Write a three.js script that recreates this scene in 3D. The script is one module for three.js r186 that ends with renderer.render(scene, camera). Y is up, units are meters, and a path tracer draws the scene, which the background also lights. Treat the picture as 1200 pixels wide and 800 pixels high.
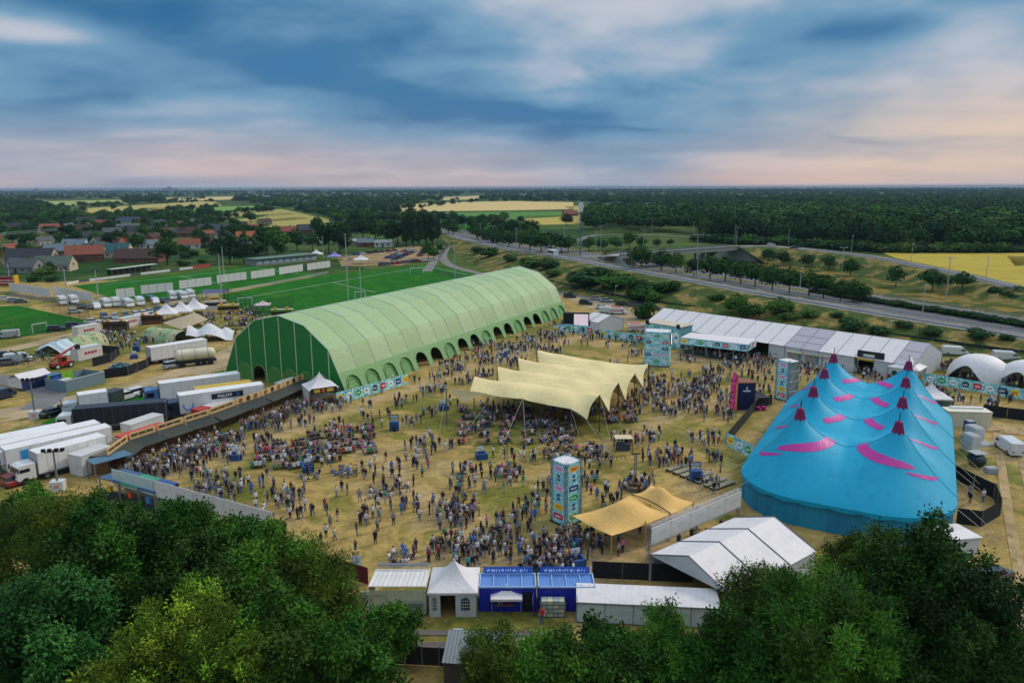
import * as THREE from 'three';
import { mergeGeometries, mergeVertices } from 'three/addons/utils/BufferGeometryUtils.js';
import { MarchingCubes } from 'three/addons/objects/MarchingCubes.js';
import { RoundedBoxGeometry } from 'three/addons/geometries/RoundedBoxGeometry.js';

// ---------------------------------------------------------------- camera, sky, sun, exposure
const scene = new THREE.Scene();
const EYE = 38, FOC = 870, PITCH = Math.atan(181 / FOC), ROLL = Math.atan(4.5 / 1200);
const camera = new THREE.PerspectiveCamera(2 * Math.atan(400 / FOC) * 180 / Math.PI, 1.5, 1, 60000);
camera.position.set(0, EYE, 0);
camera.rotation.set(-PITCH, 0, -ROLL, 'YXZ');
camera.updateMatrixWorld();
const EXPOSURE = 1.38;
const renderer = new THREE.WebGLRenderer({ antialias: true });
renderer.toneMapping = THREE.LinearToneMapping;
renderer.toneMappingExposure = EXPOSURE;
renderer.shadowMap.enabled = true;

// seeded noise
function rng(seed) { let a = seed >>> 0; return () => { a = a + 0x6D2B79F5 | 0; let t = Math.imul(a ^ a >>> 15, 1 | a); t = t + Math.imul(t ^ t >>> 7, 61 | t) ^ t; return ((t ^ t >>> 14) >>> 0) / 4294967296; }; }
const LAT = (() => { const r = rng(77), a = new Float32Array(65536); for (let i = 0; i < 65536; i++) a[i] = r(); return a; })();
const lat = (i, j, s) => LAT[(i * 127 + j * 9311 + s * 5407) & 65535];
function vnoise(x, y, per, s) {
  const xi = Math.floor(x), yi = Math.floor(y); let fx = x - xi, fy = y - yi;
  fx = fx * fx * (3 - 2 * fx); fy = fy * fy * (3 - 2 * fy);
  const x0 = per ? ((xi % per) + per) % per : xi, y0 = per ? ((yi % per) + per) % per : yi, x1 = per ? (x0 + 1) % per : xi + 1, y1 = per ? (y0 + 1) % per : yi + 1;
  const a = lat(x0, y0, s), b = lat(x1, y0, s), c = lat(x0, y1, s), d = lat(x1, y1, s);
  return a + (b - a) * fx + (c - a) * fy + (a - b - c + d) * fx * fy;
}
function fbm(x, y, oct, per = 0, s = 0) { let v = 0, a = .5, n = 0; for (let o = 0; o < oct; o++) { v += a * vnoise(x, y, per, s + o); n += a; x *= 2; y *= 2; per *= 2; a *= .5; } return v / n; }
const clamp = (x, a = 0, b = 1) => x < a ? a : x > b ? b : x, mix = (a, b, t) => a + (b - a) * t, sstep = (a, b, x) => { const t = clamp((x - a) / (b - a)); return t * t * (3 - 2 * t); };
const lin = c => { c /= 255; return c <= .04045 ? c / 12.92 : ((c + .055) / 1.055) ** 2.4; };

// evening sky: layered stratus, blue-grey with pale breaks, pink towards the horizon
{
  const w = 3072, h = 1536, d = new Float32Array(w * h * 4);
  const C = a => a.map(v => lin(v) / EXPOSURE);
  const dark = C([44, 104, 152]), mid = C([112, 156, 188]), pale = C([196, 200, 212]), pink = C([212, 182, 174]), warm = C([236, 206, 180]);
  // cloud banks seen: [azimuth deg, elevation deg, half width, half height, slope, strength]
  const banks = [[-17, 8.6, 15, 2.2, -.16, -.38], [-4, 5.6, 10, 1.6, -.1, -.28], [-30, 11.5, 9, 1.4, -.05, -.24], [24, 9.6, 7, 1.3, .05, -.18], [3, 3.2, 6, 1.6, 0, -.22], [18, 6, 8, .9, 0, -.12],
    [5, 12.8, 13, 1.8, -.03, .36], [-33, 9.3, 4.5, .9, -.12, .3], [13, 9.2, 8, 1.3, .05, .2], [33, 8, 5, 2.2, .1, .3], [-15, 12.9, 6, .8, -.05, .12], [28, 3.6, 9, 1.5, 0, .22], [-25, 5.4, 8, 1, -.05, .1], [-12, 2.6, 8, 1.3, 0, .12]];
  for (let j = 0; j < h; j++) {
    const el = ((j + .5) / h - .5) * Math.PI, elD = el * 180 / Math.PI, ce = Math.cos(el), se = Math.max(Math.sin(el), 0);
    for (let i = 0; i < w; i++) {
      const k = (j * w + i) * 4, ph = ((i + .5) / w - .5) * 2 * Math.PI;
      if (elD < -.3) { d[k] = .05; d[k + 1] = .07; d[k + 2] = .08; d[k + 3] = 1; continue; }
      const i4 = i & ~3, j4 = j & ~3, k4 = (j4 * w + i4) * 4;   // away from the frame a coarser grid will do
      if ((i !== i4 || j !== j4) && d[k4 + 3] === 1 && d[k4] !== .05 && (elD > 17 || Math.abs(ph + Math.PI / 2) > .75)) { d[k] = d[k4]; d[k + 1] = d[k4 + 1]; d[k + 2] = d[k4 + 2]; d[k + 3] = 1; continue; }
      const x = Math.cos(ph) * ce, z = Math.sin(ph) * ce, az = Math.atan2(x, -z) * 180 / Math.PI;
      const q = 1 / (se + .085), px = x * q, pz = z * q;
      const wx = fbm(px * .9 + 5, pz * .9, 3, 0, 3) - .5;
      let n = fbm(px * .32 + wx * .9 + 11, pz * .6 + wx * .8 + 4, 5, 0, 20);
      const fine = fbm(px * 1.1 + wx * 1.5, pz * 1.9 + 9, 4, 0, 31);
      const wa = (fbm(px * .8 + 40, pz * .8, 3, 0, 61) - .5) * 14, we = (n - .5) * 3.6 + (fine - .5) * 1.6; const lump = fbm(az * .085 + 7 + wx, elD * .3 + 2, 5, 0, 71), puff = fbm(az * .3 + 3, elD * .8 + wx * 2, 4, 0, 81); let v = .5 + (n - .5) * .6 + (fine - .5) * .22 + (lump - .5) * .62 + (puff - .5) * .26;
      for (const [a, e, sa, sE, sl, am] of banks) { const da = az + wa - a, de = elD + we - e - sl * da, r = (da / sa) ** 2 + (de / sE) ** 2; if (r < 9) v += am * Math.exp(-r * .9); }
      v = mix(v, .5 + v * .5, sstep(.3, .7, se)); v = .5 + .5 * Math.tanh((v - .5) * 2.3);
      const t1 = sstep(0, .52, v), t2 = sstep(.42, 1, v);
      const low = Math.exp(-((elD / 3.1) ** 2)), pk = low * (1.5 * fbm(az * .05 + 3, elD * .35, 3, 0, 50) - .15 - .45 * Math.exp(-(((az - 4) / 9) ** 2))), wm = sstep(8, 34, az) * Math.exp(-(((elD - 3) / 3.4) ** 2)) * clamp(v + .2);
      const up = 1 + 1.15 * sstep(.2, 1, se);          // an overcast sky is brighter overhead
      for (let c = 0; c < 3; c++) {
        let o = mix(dark[c], mid[c], t1); o = mix(o, pale[c], t2); o = mix(o, pink[c], clamp(pk) * .95); o = mix(o, warm[c], wm * .8);
        d[k + c] = o * up;
      }
      d[k + 3] = 1;
    }
  }
  const sky = new THREE.DataTexture(d, w, h, THREE.RGBAFormat, THREE.FloatType);
  sky.mapping = THREE.EquirectangularReflectionMapping; sky.magFilter = sky.minFilter = THREE.LinearFilter; sky.needsUpdate = true;
  scene.background = sky; scene.environment = sky;
}
const sun = new THREE.DirectionalLight(new THREE.Color(1, .86, .72), 1.5);
sun.name = 'sun'; sun.position.set(230, 170, -230); sun.target.position.set(20, 0, -110);
sun.castShadow = true; sun.shadow.radius = 20; sun.shadow.mapSize.set(4096, 4096);
Object.assign(sun.shadow.camera, { left: -220, right: 220, top: 220, bottom: -220, near: 1, far: 800 });
scene.add(sun, sun.target);
scene.fog = new THREE.FogExp2(new THREE.Color(.45, .64, .9), 4.5e-5);

// ---------------------------------------------------------------- helpers
const V = (x, y, z) => new THREE.Vector3(x, y, z);
const CM = camera.matrixWorld.clone();
// point at height y on the line of sight through photo pixel (u, v)
function W(u, v, y = 0) { const d = V((u - 600) / FOC, (400 - v) / FOC, -1).transformDirection(CM); return d.multiplyScalar((y - EYE) / d.y).add(camera.position); }
const CI = CM.clone().invert();
function toPix(p) { const q = p.clone().applyMatrix4(CI); return [600 + FOC * q.x / -q.z, 400 - FOC * q.y / -q.z]; }
const used = {};
function numbered(n) { const k = used[n] = (used[n] ?? -1) + 1; return k ? `${n}_${String(k).padStart(3, '0')}` : n; }
function T(name, label, category, pos = V(0, 0, 0), yaw = 0, group) {
  const o = new THREE.Group(); o.name = numbered(name); scene.add(o); o.position.copy(pos); o.rotation.y = yaw;
  o.userData = { label, category }; if (group) o.userData.group = group; return o;
}
function shade(m) { m.castShadow = m.receiveShadow = true; return m; }
function M(parent, name, geo, mat) { const m = shade(new THREE.Mesh(geo.g ? geo.g() : geo, mat)); m.name = name; parent.add(m); return m; }
function S(name, geo, mat, label) { const m = M(scene, numbered(name), geo, mat); m.userData = { kind: 'structure' }; if (label) m.userData.label = label; return m; }
function one(name, label, category, geo, mat, pos, yaw = 0, group) { const m = M(scene, numbered(name), geo, mat); if (pos) m.position.copy(pos); m.rotation.y = yaw; m.userData = { label, category }; if (group) m.userData.group = group; return m; }
function copy(src, pos, yaw, label, sc) { const c = src.clone(); c.name = numbered(src.name.replace(/_\d{3}$/, '')); c.userData = { ...src.userData }; if (label) c.userData.label = label; c.position.copy(pos); c.rotation.y = yaw; if (sc) { Array.isArray(sc) ? c.scale.set(...sc) : c.scale.setScalar(sc); } scene.add(c); return c; }
const yawOf = (a, b) => Math.atan2(-(b.z - a.z), b.x - a.x);      // local +x runs from a to b; +z then points to its right-hand side
const flat = (a, b) => Math.hypot(a.x - b.x, a.z - b.z);

// geometry collector: flat-shaded boxes, bars, polygons; uv in metres
class B {
  constructor() { this.p = []; this.u = []; }
  tri(a, b, c, ua, ub, uc) { this.p.push(...a, ...b, ...c); this.u.push(...ua, ...ub, ...uc); return this; }
  quad(a, b, c, d, uv) {
    if (!uv) { const l = (p, q) => Math.hypot(p[0] - q[0], p[1] - q[1], p[2] - q[2]), w = l(a, b), h = l(a, d); uv = [[0, 0], [w, 0], [w, h], [0, h]]; }
    this.tri(a, b, c, uv[0], uv[1], uv[2]); return this.tri(a, c, d, uv[0], uv[2], uv[3]);
  }
  box(x0, x1, y0, y1, z0, z1) {
    const q = (a, b, c, d) => this.quad(a, b, c, d);
    q([x0, y0, z1], [x1, y0, z1], [x1, y1, z1], [x0, y1, z1]); q([x1, y0, z0], [x0, y0, z0], [x0, y1, z0], [x1, y1, z0]);
    q([x1, y0, z1], [x1, y0, z0], [x1, y1, z0], [x1, y1, z1]); q([x0, y0, z0], [x0, y0, z1], [x0, y1, z1], [x0, y1, z0]);
    q([x0, y1, z1], [x1, y1, z1], [x1, y1, z0], [x0, y1, z0]); q([x0, y0, z0], [x1, y0, z0], [x1, y0, z1], [x0, y0, z1]); return this;
  }
  bar(a, b, r, n = 5, r2 = r) {                                        // round bar from a to b
    const A = V(...a), D = V(...b).sub(A), L = D.length(); D.normalize();
    const e = Math.abs(D.y) > .9 ? V(1, 0, 0) : V(0, 1, 0), e1 = e.cross(D).normalize(), e2 = D.clone().cross(e1);
    const ring = (c, rr) => Array.from({ length: n }, (_, i) => { const t = i / n * 2 * Math.PI; return V(...c).addScaledVector(e1, Math.cos(t) * rr).addScaledVector(e2, Math.sin(t) * rr).toArray(); });
    const R = ring(a, r), Q = ring(b, r2);
    for (let i = 0; i < n; i++) { const j = (i + 1) % n; this.quad(R[i], R[j], Q[j], Q[i], [[i * r, 0], [i * r + r, 0], [i * r + r, L], [i * r, L]]); }
    for (let i = 1; i < n - 1; i++) { this.tri(R[0], R[i + 1], R[i], [0, 0], [0, 0], [0, 0]); this.tri(Q[0], Q[i], Q[i + 1], [0, 0], [0, 0], [0, 0]); }
    return this;
  }
  path(pts, r, n = 4) { for (let i = 1; i < pts.length; i++) this.bar(pts[i - 1], pts[i], r, n); return this; }
  poly(pts) { for (let i = 1; i < pts.length - 1; i++) { const f = p => [p[0], p[1]]; this.tri(pts[0], pts[i], pts[i + 1], f(pts[0]), f(pts[i]), f(pts[i + 1])); } return this; }
  add(geo, m) { const g = geo.index ? geo.toNonIndexed() : geo, P = g.attributes.position, U = g.attributes.uv, v = V(0, 0, 0); for (let i = 0; i < P.count; i++) { v.fromBufferAttribute(P, i); if (m) v.applyMatrix4(m); this.p.push(v.x, v.y, v.z); this.u.push(U ? U.getX(i) : 0, U ? U.getY(i) : 0); } return this; }
  g() { const g = new THREE.BufferGeometry(); g.setAttribute('position', new THREE.Float32BufferAttribute(this.p, 3)); g.setAttribute('uv', new THREE.Float32BufferAttribute(this.u, 2)); g.computeVertexNormals(); return g; }
  smooth() { return this.g(); }
}
const bx = (...a) => new B().box(...a);
// sheet through a grid of points f(i, j), smooth
function gridGeo(nu, nv, f, uvf) {
  const p = [], u = [], ix = [];
  for (let j = 0; j <= nv; j++) for (let i = 0; i <= nu; i++) { const q = f(i / nu, j / nv); p.push(...q); u.push(...(uvf ? uvf(i / nu, j / nv, q) : [q[0], q[2]])); }
  for (let j = 0; j < nv; j++) for (let i = 0; i < nu; i++) { const a = j * (nu + 1) + i, b = a + 1, c = a + nu + 1, d = c + 1; ix.push(a, c, b, b, c, d); }
  const g = new THREE.BufferGeometry(); g.setAttribute('position', new THREE.Float32BufferAttribute(p, 3)); g.setAttribute('uv', new THREE.Float32BufferAttribute(u, 2)); g.setIndex(ix); g.computeVertexNormals(); return g;
}
// polygon extruded between z0 and z1 (outline in x, y)
function slab(pts, z0, z1, holes = []) {
  const s = new THREE.Shape(pts.map(p => new THREE.Vector2(...p)));
  for (const h of holes) s.holes.push(new THREE.Path(h.map(p => new THREE.Vector2(...p))));
  const g = new THREE.ExtrudeGeometry(s, { depth: z1 - z0, bevelEnabled: false, curveSegments: 6 }); g.translate(0, 0, z0); return g;
}
function archPts(cx, w, h, n = 12, y0 = 0) { const r = w / 2, o = [[cx - r, y0]]; for (let i = 0; i <= n; i++) { const t = Math.PI * (1 - i / n); o.push([cx + r * Math.cos(t), y0 + h - r * .92 + r * .92 * Math.sin(t)]); } o.push([cx + r, y0]); return o; }
// ground polygon through world points, uv in metres
function sheetGeo(pts, y) {
  const s = new THREE.Shape(pts.map(p => new THREE.Vector2(p.x, -p.z))), g = new THREE.ShapeGeometry(s); g.rotateX(-Math.PI / 2); g.translate(0, y, 0);
  const P = g.attributes.position, U = g.attributes.uv; for (let i = 0; i < P.count; i++) U.setXY(i, P.getX(i), -P.getZ(i)); return g;
}
const px = a => a.map(([u, v, y]) => W(u, v, y || 0));
function ribbonGeo(pts, w0, w1, n = 40, dy = 0, t0 = 0, t1 = 1) {    // strip between offsets w0..w1 from a smooth line
  const c = pts.isCurve ? pts : new THREE.CatmullRomCurve3(pts, false, 'centripetal'), L = c.getLength();
  return gridGeo(n, 1, (s, t) => { const k = mix(t0, t1, s), q = c.getPointAt(k), d = c.getTangentAt(k), l = Math.hypot(d.x, d.z), o = mix(w0, w1, t); return [q.x - d.z / l * o, q.y + dy, q.z + d.x / l * o]; }, (s, t) => [mix(w0, w1, t), mix(t0, t1, s) * L]);
}
const curve = pts => { const c = new THREE.CatmullRomCurve3(pts, false, 'centripetal'); c.isCurve = true; return c; };

// ---------------------------------------------------------------- materials
const mats = {};
function mat(color, rough = .8, o = {}) {
  const k = color + '|' + rough + '|' + Object.entries(o).map(([a, b]) => a + (b?.uuid || b)).join();
  if (!mats[k]) { const { phys, ...r } = o; mats[k] = new (phys ? THREE.MeshPhysicalMaterial : THREE.MeshStandardMaterial)({ color: new THREE.Color(color), roughness: rough, side: THREE.DoubleSide, ...r }); }
  return mats[k];
}
function dataTex(w, h, f, srgb = true) {
  const d = new Uint8Array(w * h * 4); for (let j = 0; j < h; j++) for (let i = 0; i < w; i++) { const c = f(i, j), k = (j * w + i) * 4; d[k] = c[0]; d[k + 1] = c[1]; d[k + 2] = c[2]; d[k + 3] = c[3] ?? 255; }
  const t = new THREE.DataTexture(d, w, h); t.wrapS = t.wrapT = THREE.RepeatWrapping; t.magFilter = t.minFilter = THREE.LinearFilter; if (srgb) t.colorSpace = THREE.SRGBColorSpace; t.needsUpdate = true; return t;
}
function canvasTex(w, h, draw) { const c = document.createElement('canvas'); c.width = w; c.height = h; draw(c.getContext('2d'), w, h); const t = new THREE.CanvasTexture(c); t.colorSpace = THREE.SRGBColorSpace; t.wrapS = t.wrapT = THREE.RepeatWrapping; return t; }
const rep = (t, a, b = a, ox = 0, oy = 0) => { const c = t.clone(); c.repeat.set(a, b); c.offset.set(ox, oy); c.needsUpdate = true; return c; };
const cl8 = v => clamp(Math.round(v), 0, 255);
// soiling on cloth and sheet metal: faint stains and streaks, white = clean
const grimeT = dataTex(512, 512, (i, j) => { const a = fbm(i / 64, j / 64, 5, 8, 5), b = fbm(i / 16, j / 128, 4, 4, 9) , s = 243 + 18 * (a - .5) - 20 * sstep(.58, .85, a) - 14 * sstep(.62, .9, b); return [cl8(s), cl8(s), cl8(s - 3)]; });
const wrinkT = dataTex(512, 512, (i, j) => { const a = fbm(i / 40, j / 40, 4, 0, 17), b = Math.abs(fbm(i / 70 + a, j / 24, 4, 0, 27) - .5) * 2, v = 255 * clamp(.25 + .45 * a + .5 * b); return [v, v, v]; }, false), wrink = rep(wrinkT, 1 / 7);
const grime = rep(grimeT, 1 / 9), grimeFine = rep(grimeT, 1 / 4);
const cloth = (c, r = .65, o = {}) => mat(c, r, { map: grime, bumpMap: wrink, bumpScale: .05, ...o });
const paint = (c, r = .4) => mat(c, r, { map: grimeFine });
const steel = mat('#8b9096', .45, { metalness: .7 }), darkSteel = mat('#2c2f33', .5, { metalness: .4 }), rubber = mat('#141414', .9), glassDark = mat('#11171d', .12, { metalness: .1 }), black = mat('#15161a', .85), whiteP = paint('#d8d8d8');

// ---------------------------------------------------------------- ground, roads, fields
// where feet have worn the turf to dust, and where it is greener and darker: [from, to, half width]
const wearL = [[[430, 472], [560, 430], 5], [[560, 430], [690, 388], 7], [[170, 562], [300, 522], 6], [[300, 522], [390, 478], 5], [[800, 418], [905, 432], 8], [[905, 432], [1040, 446], 6], [[700, 400], [800, 425], 6], [[780, 470], [850, 470], 8], [[740, 620], [700, 680], 4], [[500, 655], [700, 660], 5], [[640, 560], [800, 480], 3], [[390, 500], [520, 600], 3], [[520, 600], [560, 660], 4], [[830, 560], [760, 640], 4], [[1075, 460], [1190, 485], 4]].map(([a, b, w]) => [W(...a), W(...b), w, 1]).concat([[[560, 490], [690, 500], 11], [[590, 530], [730, 545], 7], [[640, 470], [740, 440], 8], [[620, 575], [690, 560], 4], [[455, 735], [640, 735], 3]].map(([a, b, w]) => [W(...a), W(...b), w, -1]));
const TILE = 230, wearAt = (X, Z) => { let a = 0, g = 0; for (const [p, q, w, s] of wearL) { const dx = q.x - p.x, dz = q.z - p.z, t = clamp(((X - p.x) * dx + (Z - p.z) * dz) / (dx * dx + dz * dz)), d = Math.hypot(X - p.x - t * dx, Z - p.z - t * dz) / w; if (d < 2) { const k = Math.exp(-d * d * 1.3); s > 0 ? a = Math.max(a, k) : g = Math.max(g, k); } } return [a, g]; };
const grassT = (() => {                                              // dry trampled summer grass, straw with greener patches
  return dataTex(1536, 1536, (i, j) => {
    const x = i / 1536, y = j / 1536, big = fbm(x * 12, y * 12, 5, 12, 1), med = fbm(x * 60 + big * 3, y * 60, 4, 60, 11), swirl = fbm(x * 90 + 6 * big, y * 240 + 9 * med, 3, 0, 15), fn = vnoise(i * .9, j * .9, 0, 22);
    const green = sstep(.46, .62, big * .5 + med * .5), worn = sstep(.56, .74, fbm(x * 26 + 5, y * 26, 4, 26, 41));
    const X = ((x * TILE + 115) % TILE) - 115, Z = -(y * TILE), [wa, gr2] = wearAt(X, Z), rag = fbm(x * 150, y * 150, 3, 150, 63);
    const gn = clamp(green * (1 - wa) + sstep(.35, .75, gr2 * .7 + (rag - .5) * 1.1) * .75), wn = clamp(worn * .6 + sstep(.4, .8, wa * .75 + (rag - .5) * 1.2));
    let r = mix(170, 106, gn * .9), g = mix(144, 108, gn * .9), b = mix(84, 44, gn * .9);
    r = mix(r, 178, wn * .75); g = mix(g, 154, wn * .75); b = mix(b, 112, wn * .75);
    const k = .74 + .34 * swirl + .2 * (fn - .5) + .26 * (med - .5) - .3 * sstep(.6, .8, swirl * .5 + med * .5);
    return [cl8(r * k), cl8(g * k), cl8(b * k)];
  });
})();
const greenT = dataTex(1024, 1024, (i, j) => { const a = fbm(i / 64, j / 64, 5, 16, 3), f = vnoise(i * .8, j * .8, 0, 8), m = .8 + .3 * a + .16 * (f - .5); return [cl8(26 * m + 24 * sstep(.5, .75, a)), cl8(98 * m), cl8(12 * m)]; });
const roughT = dataTex(1024, 1024, (i, j) => { const a = fbm(i / 48, j / 48, 6, 0, 13), c = fbm(i / 9, j / 9, 3, 0, 23), f = vnoise(i * .8, j * .8, 0, 8), g = sstep(.36, .56, a), m = .66 + .5 * c + .22 * (f - .5); return [cl8(mix(132, 66, g) * m), cl8(mix(116, 84, g) * m), cl8(mix(62, 34, g) * m)]; });
const dirtT = dataTex(1024, 1024, (i, j) => { const a = fbm(i / 64, j / 64, 6, 16, 33), f = vnoise(i * .9, j * .9, 0, 4), m = .74 + .45 * a + .16 * (f - .5), g = sstep(.6, .8, fbm(i / 40 + 9, j / 40, 4, 0, 61)); return [cl8(mix(160, 120, g) * m), cl8(mix(142, 112, g) * m), cl8(mix(110, 66, g) * m)]; });
const asphT = dataTex(512, 512, (i, j) => { const a = fbm(i / 64, j / 64, 5, 8, 43), f = vnoise(i * .9, j * .9, 0, 14), m = .86 + .26 * a + .14 * (f - .5); return [cl8(136 * m), cl8(136 * m), cl8(138 * m)]; });
const cropT = dataTex(1024, 1024, (i, j) => { const a = fbm(i / 90, j / 30, 5, 0, 53), r = fbm(i / 3, j / 60, 3, 0, 57), m = .72 + .3 * a + .24 * r; return [cl8(255 * m), cl8(252 * m), cl8(246 * m)]; });
const wildT = dataTex(1024, 1024, (i, j) => { const a = fbm(i / 100, j / 100, 6, 0, 73), c = fbm(i / 14, j / 14, 3, 0, 75), g = sstep(.4, .66, a), m = .7 + .5 * c; return [cl8(mix(70, 34, g) * m), cl8(mix(88, 66, g) * m), cl8(mix(32, 20, g) * m)]; });
const tm = (t, s, c = '#ffffff', r = .95) => new THREE.MeshPhysicalMaterial({ color: c, map: rep(t, 1 / s), roughness: r, specularIntensity: .2, side: THREE.DoubleSide });
const mGrass = tm(grassT, 230), mGreen = tm(greenT, 60), mRough = tm(roughT, 90), mDirt = tm(dirtT, 70), mAsph = tm(asphT, 30, '#b8b8ba', .8), mPath = tm(asphT, 30, '#e2dccf', .9), mWild = tm(wildT, 500);
{ const g = new THREE.CircleGeometry(30000, 96); g.rotateX(-Math.PI / 2); const U = g.attributes.uv, P = g.attributes.position; for (let i = 0; i < P.count; i++) U.setXY(i, P.getX(i), P.getZ(i)); S('ground', g, mWild); }
const sheet = (name, pts, y, m, label) => S(name, sheetGeo(px(pts), y), m, label);
S('festival_ground', sheetGeo([V(-185, 0, -30), V(120, 0, -30), V(150, 0, -150), V(100, 0, -215), V(20, 0, -300), V(-40, 0, -330), V(-260, 0, -300), V(-260, 0, -130)], .03), mGrass, 'dry trampled straw-coloured grass of the festival site');

// football pitches and training field
const pitch = (pts, name, label) => sheet(name, pts, .06, mGreen, label);
pitch([[84, 335], [300, 311], [345, 317], [372, 322], [190, 352], [140, 352]], 'football_pitch', 'green football pitch behind the white advertising panels');
pitch([[255, 346], [380, 322], [500, 310], [552, 320], [560, 330], [300, 372]], 'training_pitch', 'green training pitch behind the green hangar tent');
pitch([[-60, 362], [20, 358], [108, 377], [95, 384], [18, 396], [-60, 400]], 'small_pitch', 'dull green small pitch behind the dark net fence');

// service roads on the site
const road = (name, pts, w, m, y = .09, label) => { const c = curve(px(pts)); const o = S(name, ribbonGeo(c, -w / 2, w / 2, 60, y), m, label); o.userData.curve = undefined; return c; };
road('dirt_road', [[-80, 500], [20, 484], [70, 474], [150, 458], [235, 432], [275, 414], [330, 385]], 9, mDirt, .09, 'sandy service road between the lorries and the black fence');
road('asphalt_yard_road', [[-80, 545], [20, 514], [80, 500], [150, 486], [215, 478]], 9, tm(asphT, 30, '#d2d0cc', .9), .1, 'worn asphalt drive beside the parked lorries');
road('dirt_track', [[-60, 420], [20, 408], [60, 398], [120, 385]], 5, mDirt, .085);
road('cross_track', [[-30, 440], [25, 450], [60, 463], [40, 480]], 5, tm(asphT, 30, '#d2d0cc', .9), .095);
sheet('grass_verge', [[48, 497], [70, 499], [130, 482], [182, 467], [268, 440], [262, 434], [180, 459], [120, 476], [66, 488]], .13, mGreen);
sheet('gravel_yard', [[655, 345], [690, 338], [760, 352], [760, 372], [740, 380], [690, 362]], .07, mDirt);
road('site_path', [[500, 318], [516, 296], [524, 288], [519, 302], [530, 312], [560, 320], [640, 338], [720, 356]], 4.6, mPath, .1, 'pale winding path beside the training pitch');
sheet('gravel_car_park', [[395, 302], [480, 288], [512, 288], [508, 302], [470, 311], [400, 312]], .07, tm(dirtT, 60, '#e6ddd0'));
for (const [a, b] of [[[1168, 505], [1215, 760]], [[1194, 520], [1260, 760]]]) road('track_plates', [[a[0], a[1]], [(a[0] + b[0]) / 2 - 4, (a[1] + b[1]) / 2], b], 1.05, tm(dirtT, 30, '#fff6e6'), .1);
sheet('concrete_pad', [[1150, 495], [1210, 502], [1210, 512], [1158, 506]], .1, tm(dirtT, 20, '#fff4e4'));
sheet('paved_yard', [[1120, 705], [1240, 690], [1260, 820], [1130, 820]], .1, tm(dirtT, 20, '#f4e8d8'));
for (const [v0, v1] of [[739, 745], [753, 761]]) sheet('tarmac_strip', [[455, v0], [640, v0 + 1], [640, v1 + 1], [455, v1]], .1, tm(asphT, 20, '#b4aca0'));

// highway, ramps and flyover, on banks
const hw = curve(px([[1290, 392], [1200, 377], [1110, 363], [1030, 350.5], [900, 330], [740, 306.5], [620, 286], [540, 271], [470, 257], [380, 240.5], [320, 230.5], [285, 225.5]]));
hw.getPointAt = hw.getPoint; hw.getTangentAt = hw.getTangent;
S('highway', ribbonGeo(hw, -5.5, 5.5, 90, .12), mAsph, 'grey highway carriageway running to the horizon');
S('far_carriageway', ribbonGeo(hw, -21, -10, 90, .12), mAsph);
S('median_verge', ribbonGeo(hw, -9.8, -5.7, 90, .1), mRough);
const lineM = mat('#c9c9c4', .8);
for (const o of [-5.2, 5.0, -20.6, -10.5]) S('lane_marking', ribbonGeo(hw, o, o + .25, 90, .15), lineM);
const rampP = [[1290, 416, 2.4], [1200, 395, 3], [1100, 379, 3.6], [1000, 362.5, 4.4], [900, 345.5, 5.2], [800, 327, 6], [720, 313, 6.4], [655, 301, 6.4], [600, 292.5, 5], [560, 284, 3], [528, 275.5, .8]];
const rampC = curve(px(rampP));
S('ramp_road', ribbonGeo(rampC, -3.6, 3.6, 90, .1), tm(asphT, 30, '#d6d6d8', .85), 'pale slip road on the dry grass embankment');
for (const o of [-3.3, 3.05]) S('lane_marking', ribbonGeo(rampC, o, o + .22, 90, .13), lineM);
const upP = [[1290, 362, 2], [1200, 339, 3.2], [1100, 316, 4.6], [1000, 298, 6], [900, 288.5, 6.6], [855, 289.5, 6.8], [790, 294, 6.8], [718, 299.5, 6.6], [668, 301, 6.4]];
const upC = curve(px(upP));
S('flyover_road', ribbonGeo(upC, -4, 4, 90, .1), tm(asphT, 30, '#d0d0d2', .85), 'road over the flyover and down the far embankment');
for (const o of [-3.7, 3.45]) S('lane_marking', ribbonGeo(upC, o, o + .22, 90, .13), lineM);
road('far_road', [[660, 290], [710, 275], [770, 276], [850, 281], [905, 288.5]], 7, tm(asphT, 30, '#d6d2c8', .85), .3);
// embankment shoulders: from the road edge down to the ground
function bank(c, side, w, foot, n = 80, t0 = 0, t1 = 1) {
  return gridGeo(n, 8, (s, t) => { const k = mix(t0, t1, s), q = c.getPointAt(k), d = c.getTangentAt(k), l = Math.hypot(d.x, d.z), nx = -d.z / l * side, nz = d.x / l * side, run = Math.max(q.y, .3) * foot + 1.5, o = w + t * run, e = t < .16 ? 0 : (t - .16) / .84; return [q.x + nx * o, q.y * (1 - e) + .05 * (1 - e) - .02 + (t > 0 && t < 1 ? .35 * (fbm(q.x / 9 + o / 3, q.z / 9, 3, 0, 88) - .5) : 0), q.z + nz * o]; });
}
const banks3 = []; banks3[0] = S('embankment', mergeGeometries([bank(rampC, -1, 3.6, 4.2), bank(rampC, 1, 3.6, 2)]), mRough, 'dry grass embankment of the slip road');
let tB = .5; for (let t = .4; t < 1; t += .002) if (toPix(upC.getPointAt(t))[0] < 857) { tB = t; break; }
banks3[1] = S('embankment', mergeGeometries([bank(upC, -1, 4, 3, 80, 0, tB), bank(upC, 1, 4, 3, 80, 0, tB)]), mRough, 'brown grass bank of the road that climbs to the flyover');
sheet('verge', [[660, 337], [745, 356], [850, 372], [960, 388], [1074, 405], [1240, 428], [1240, 368], [1030, 338], [760, 300], [560, 275]], .04, mRough);
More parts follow.
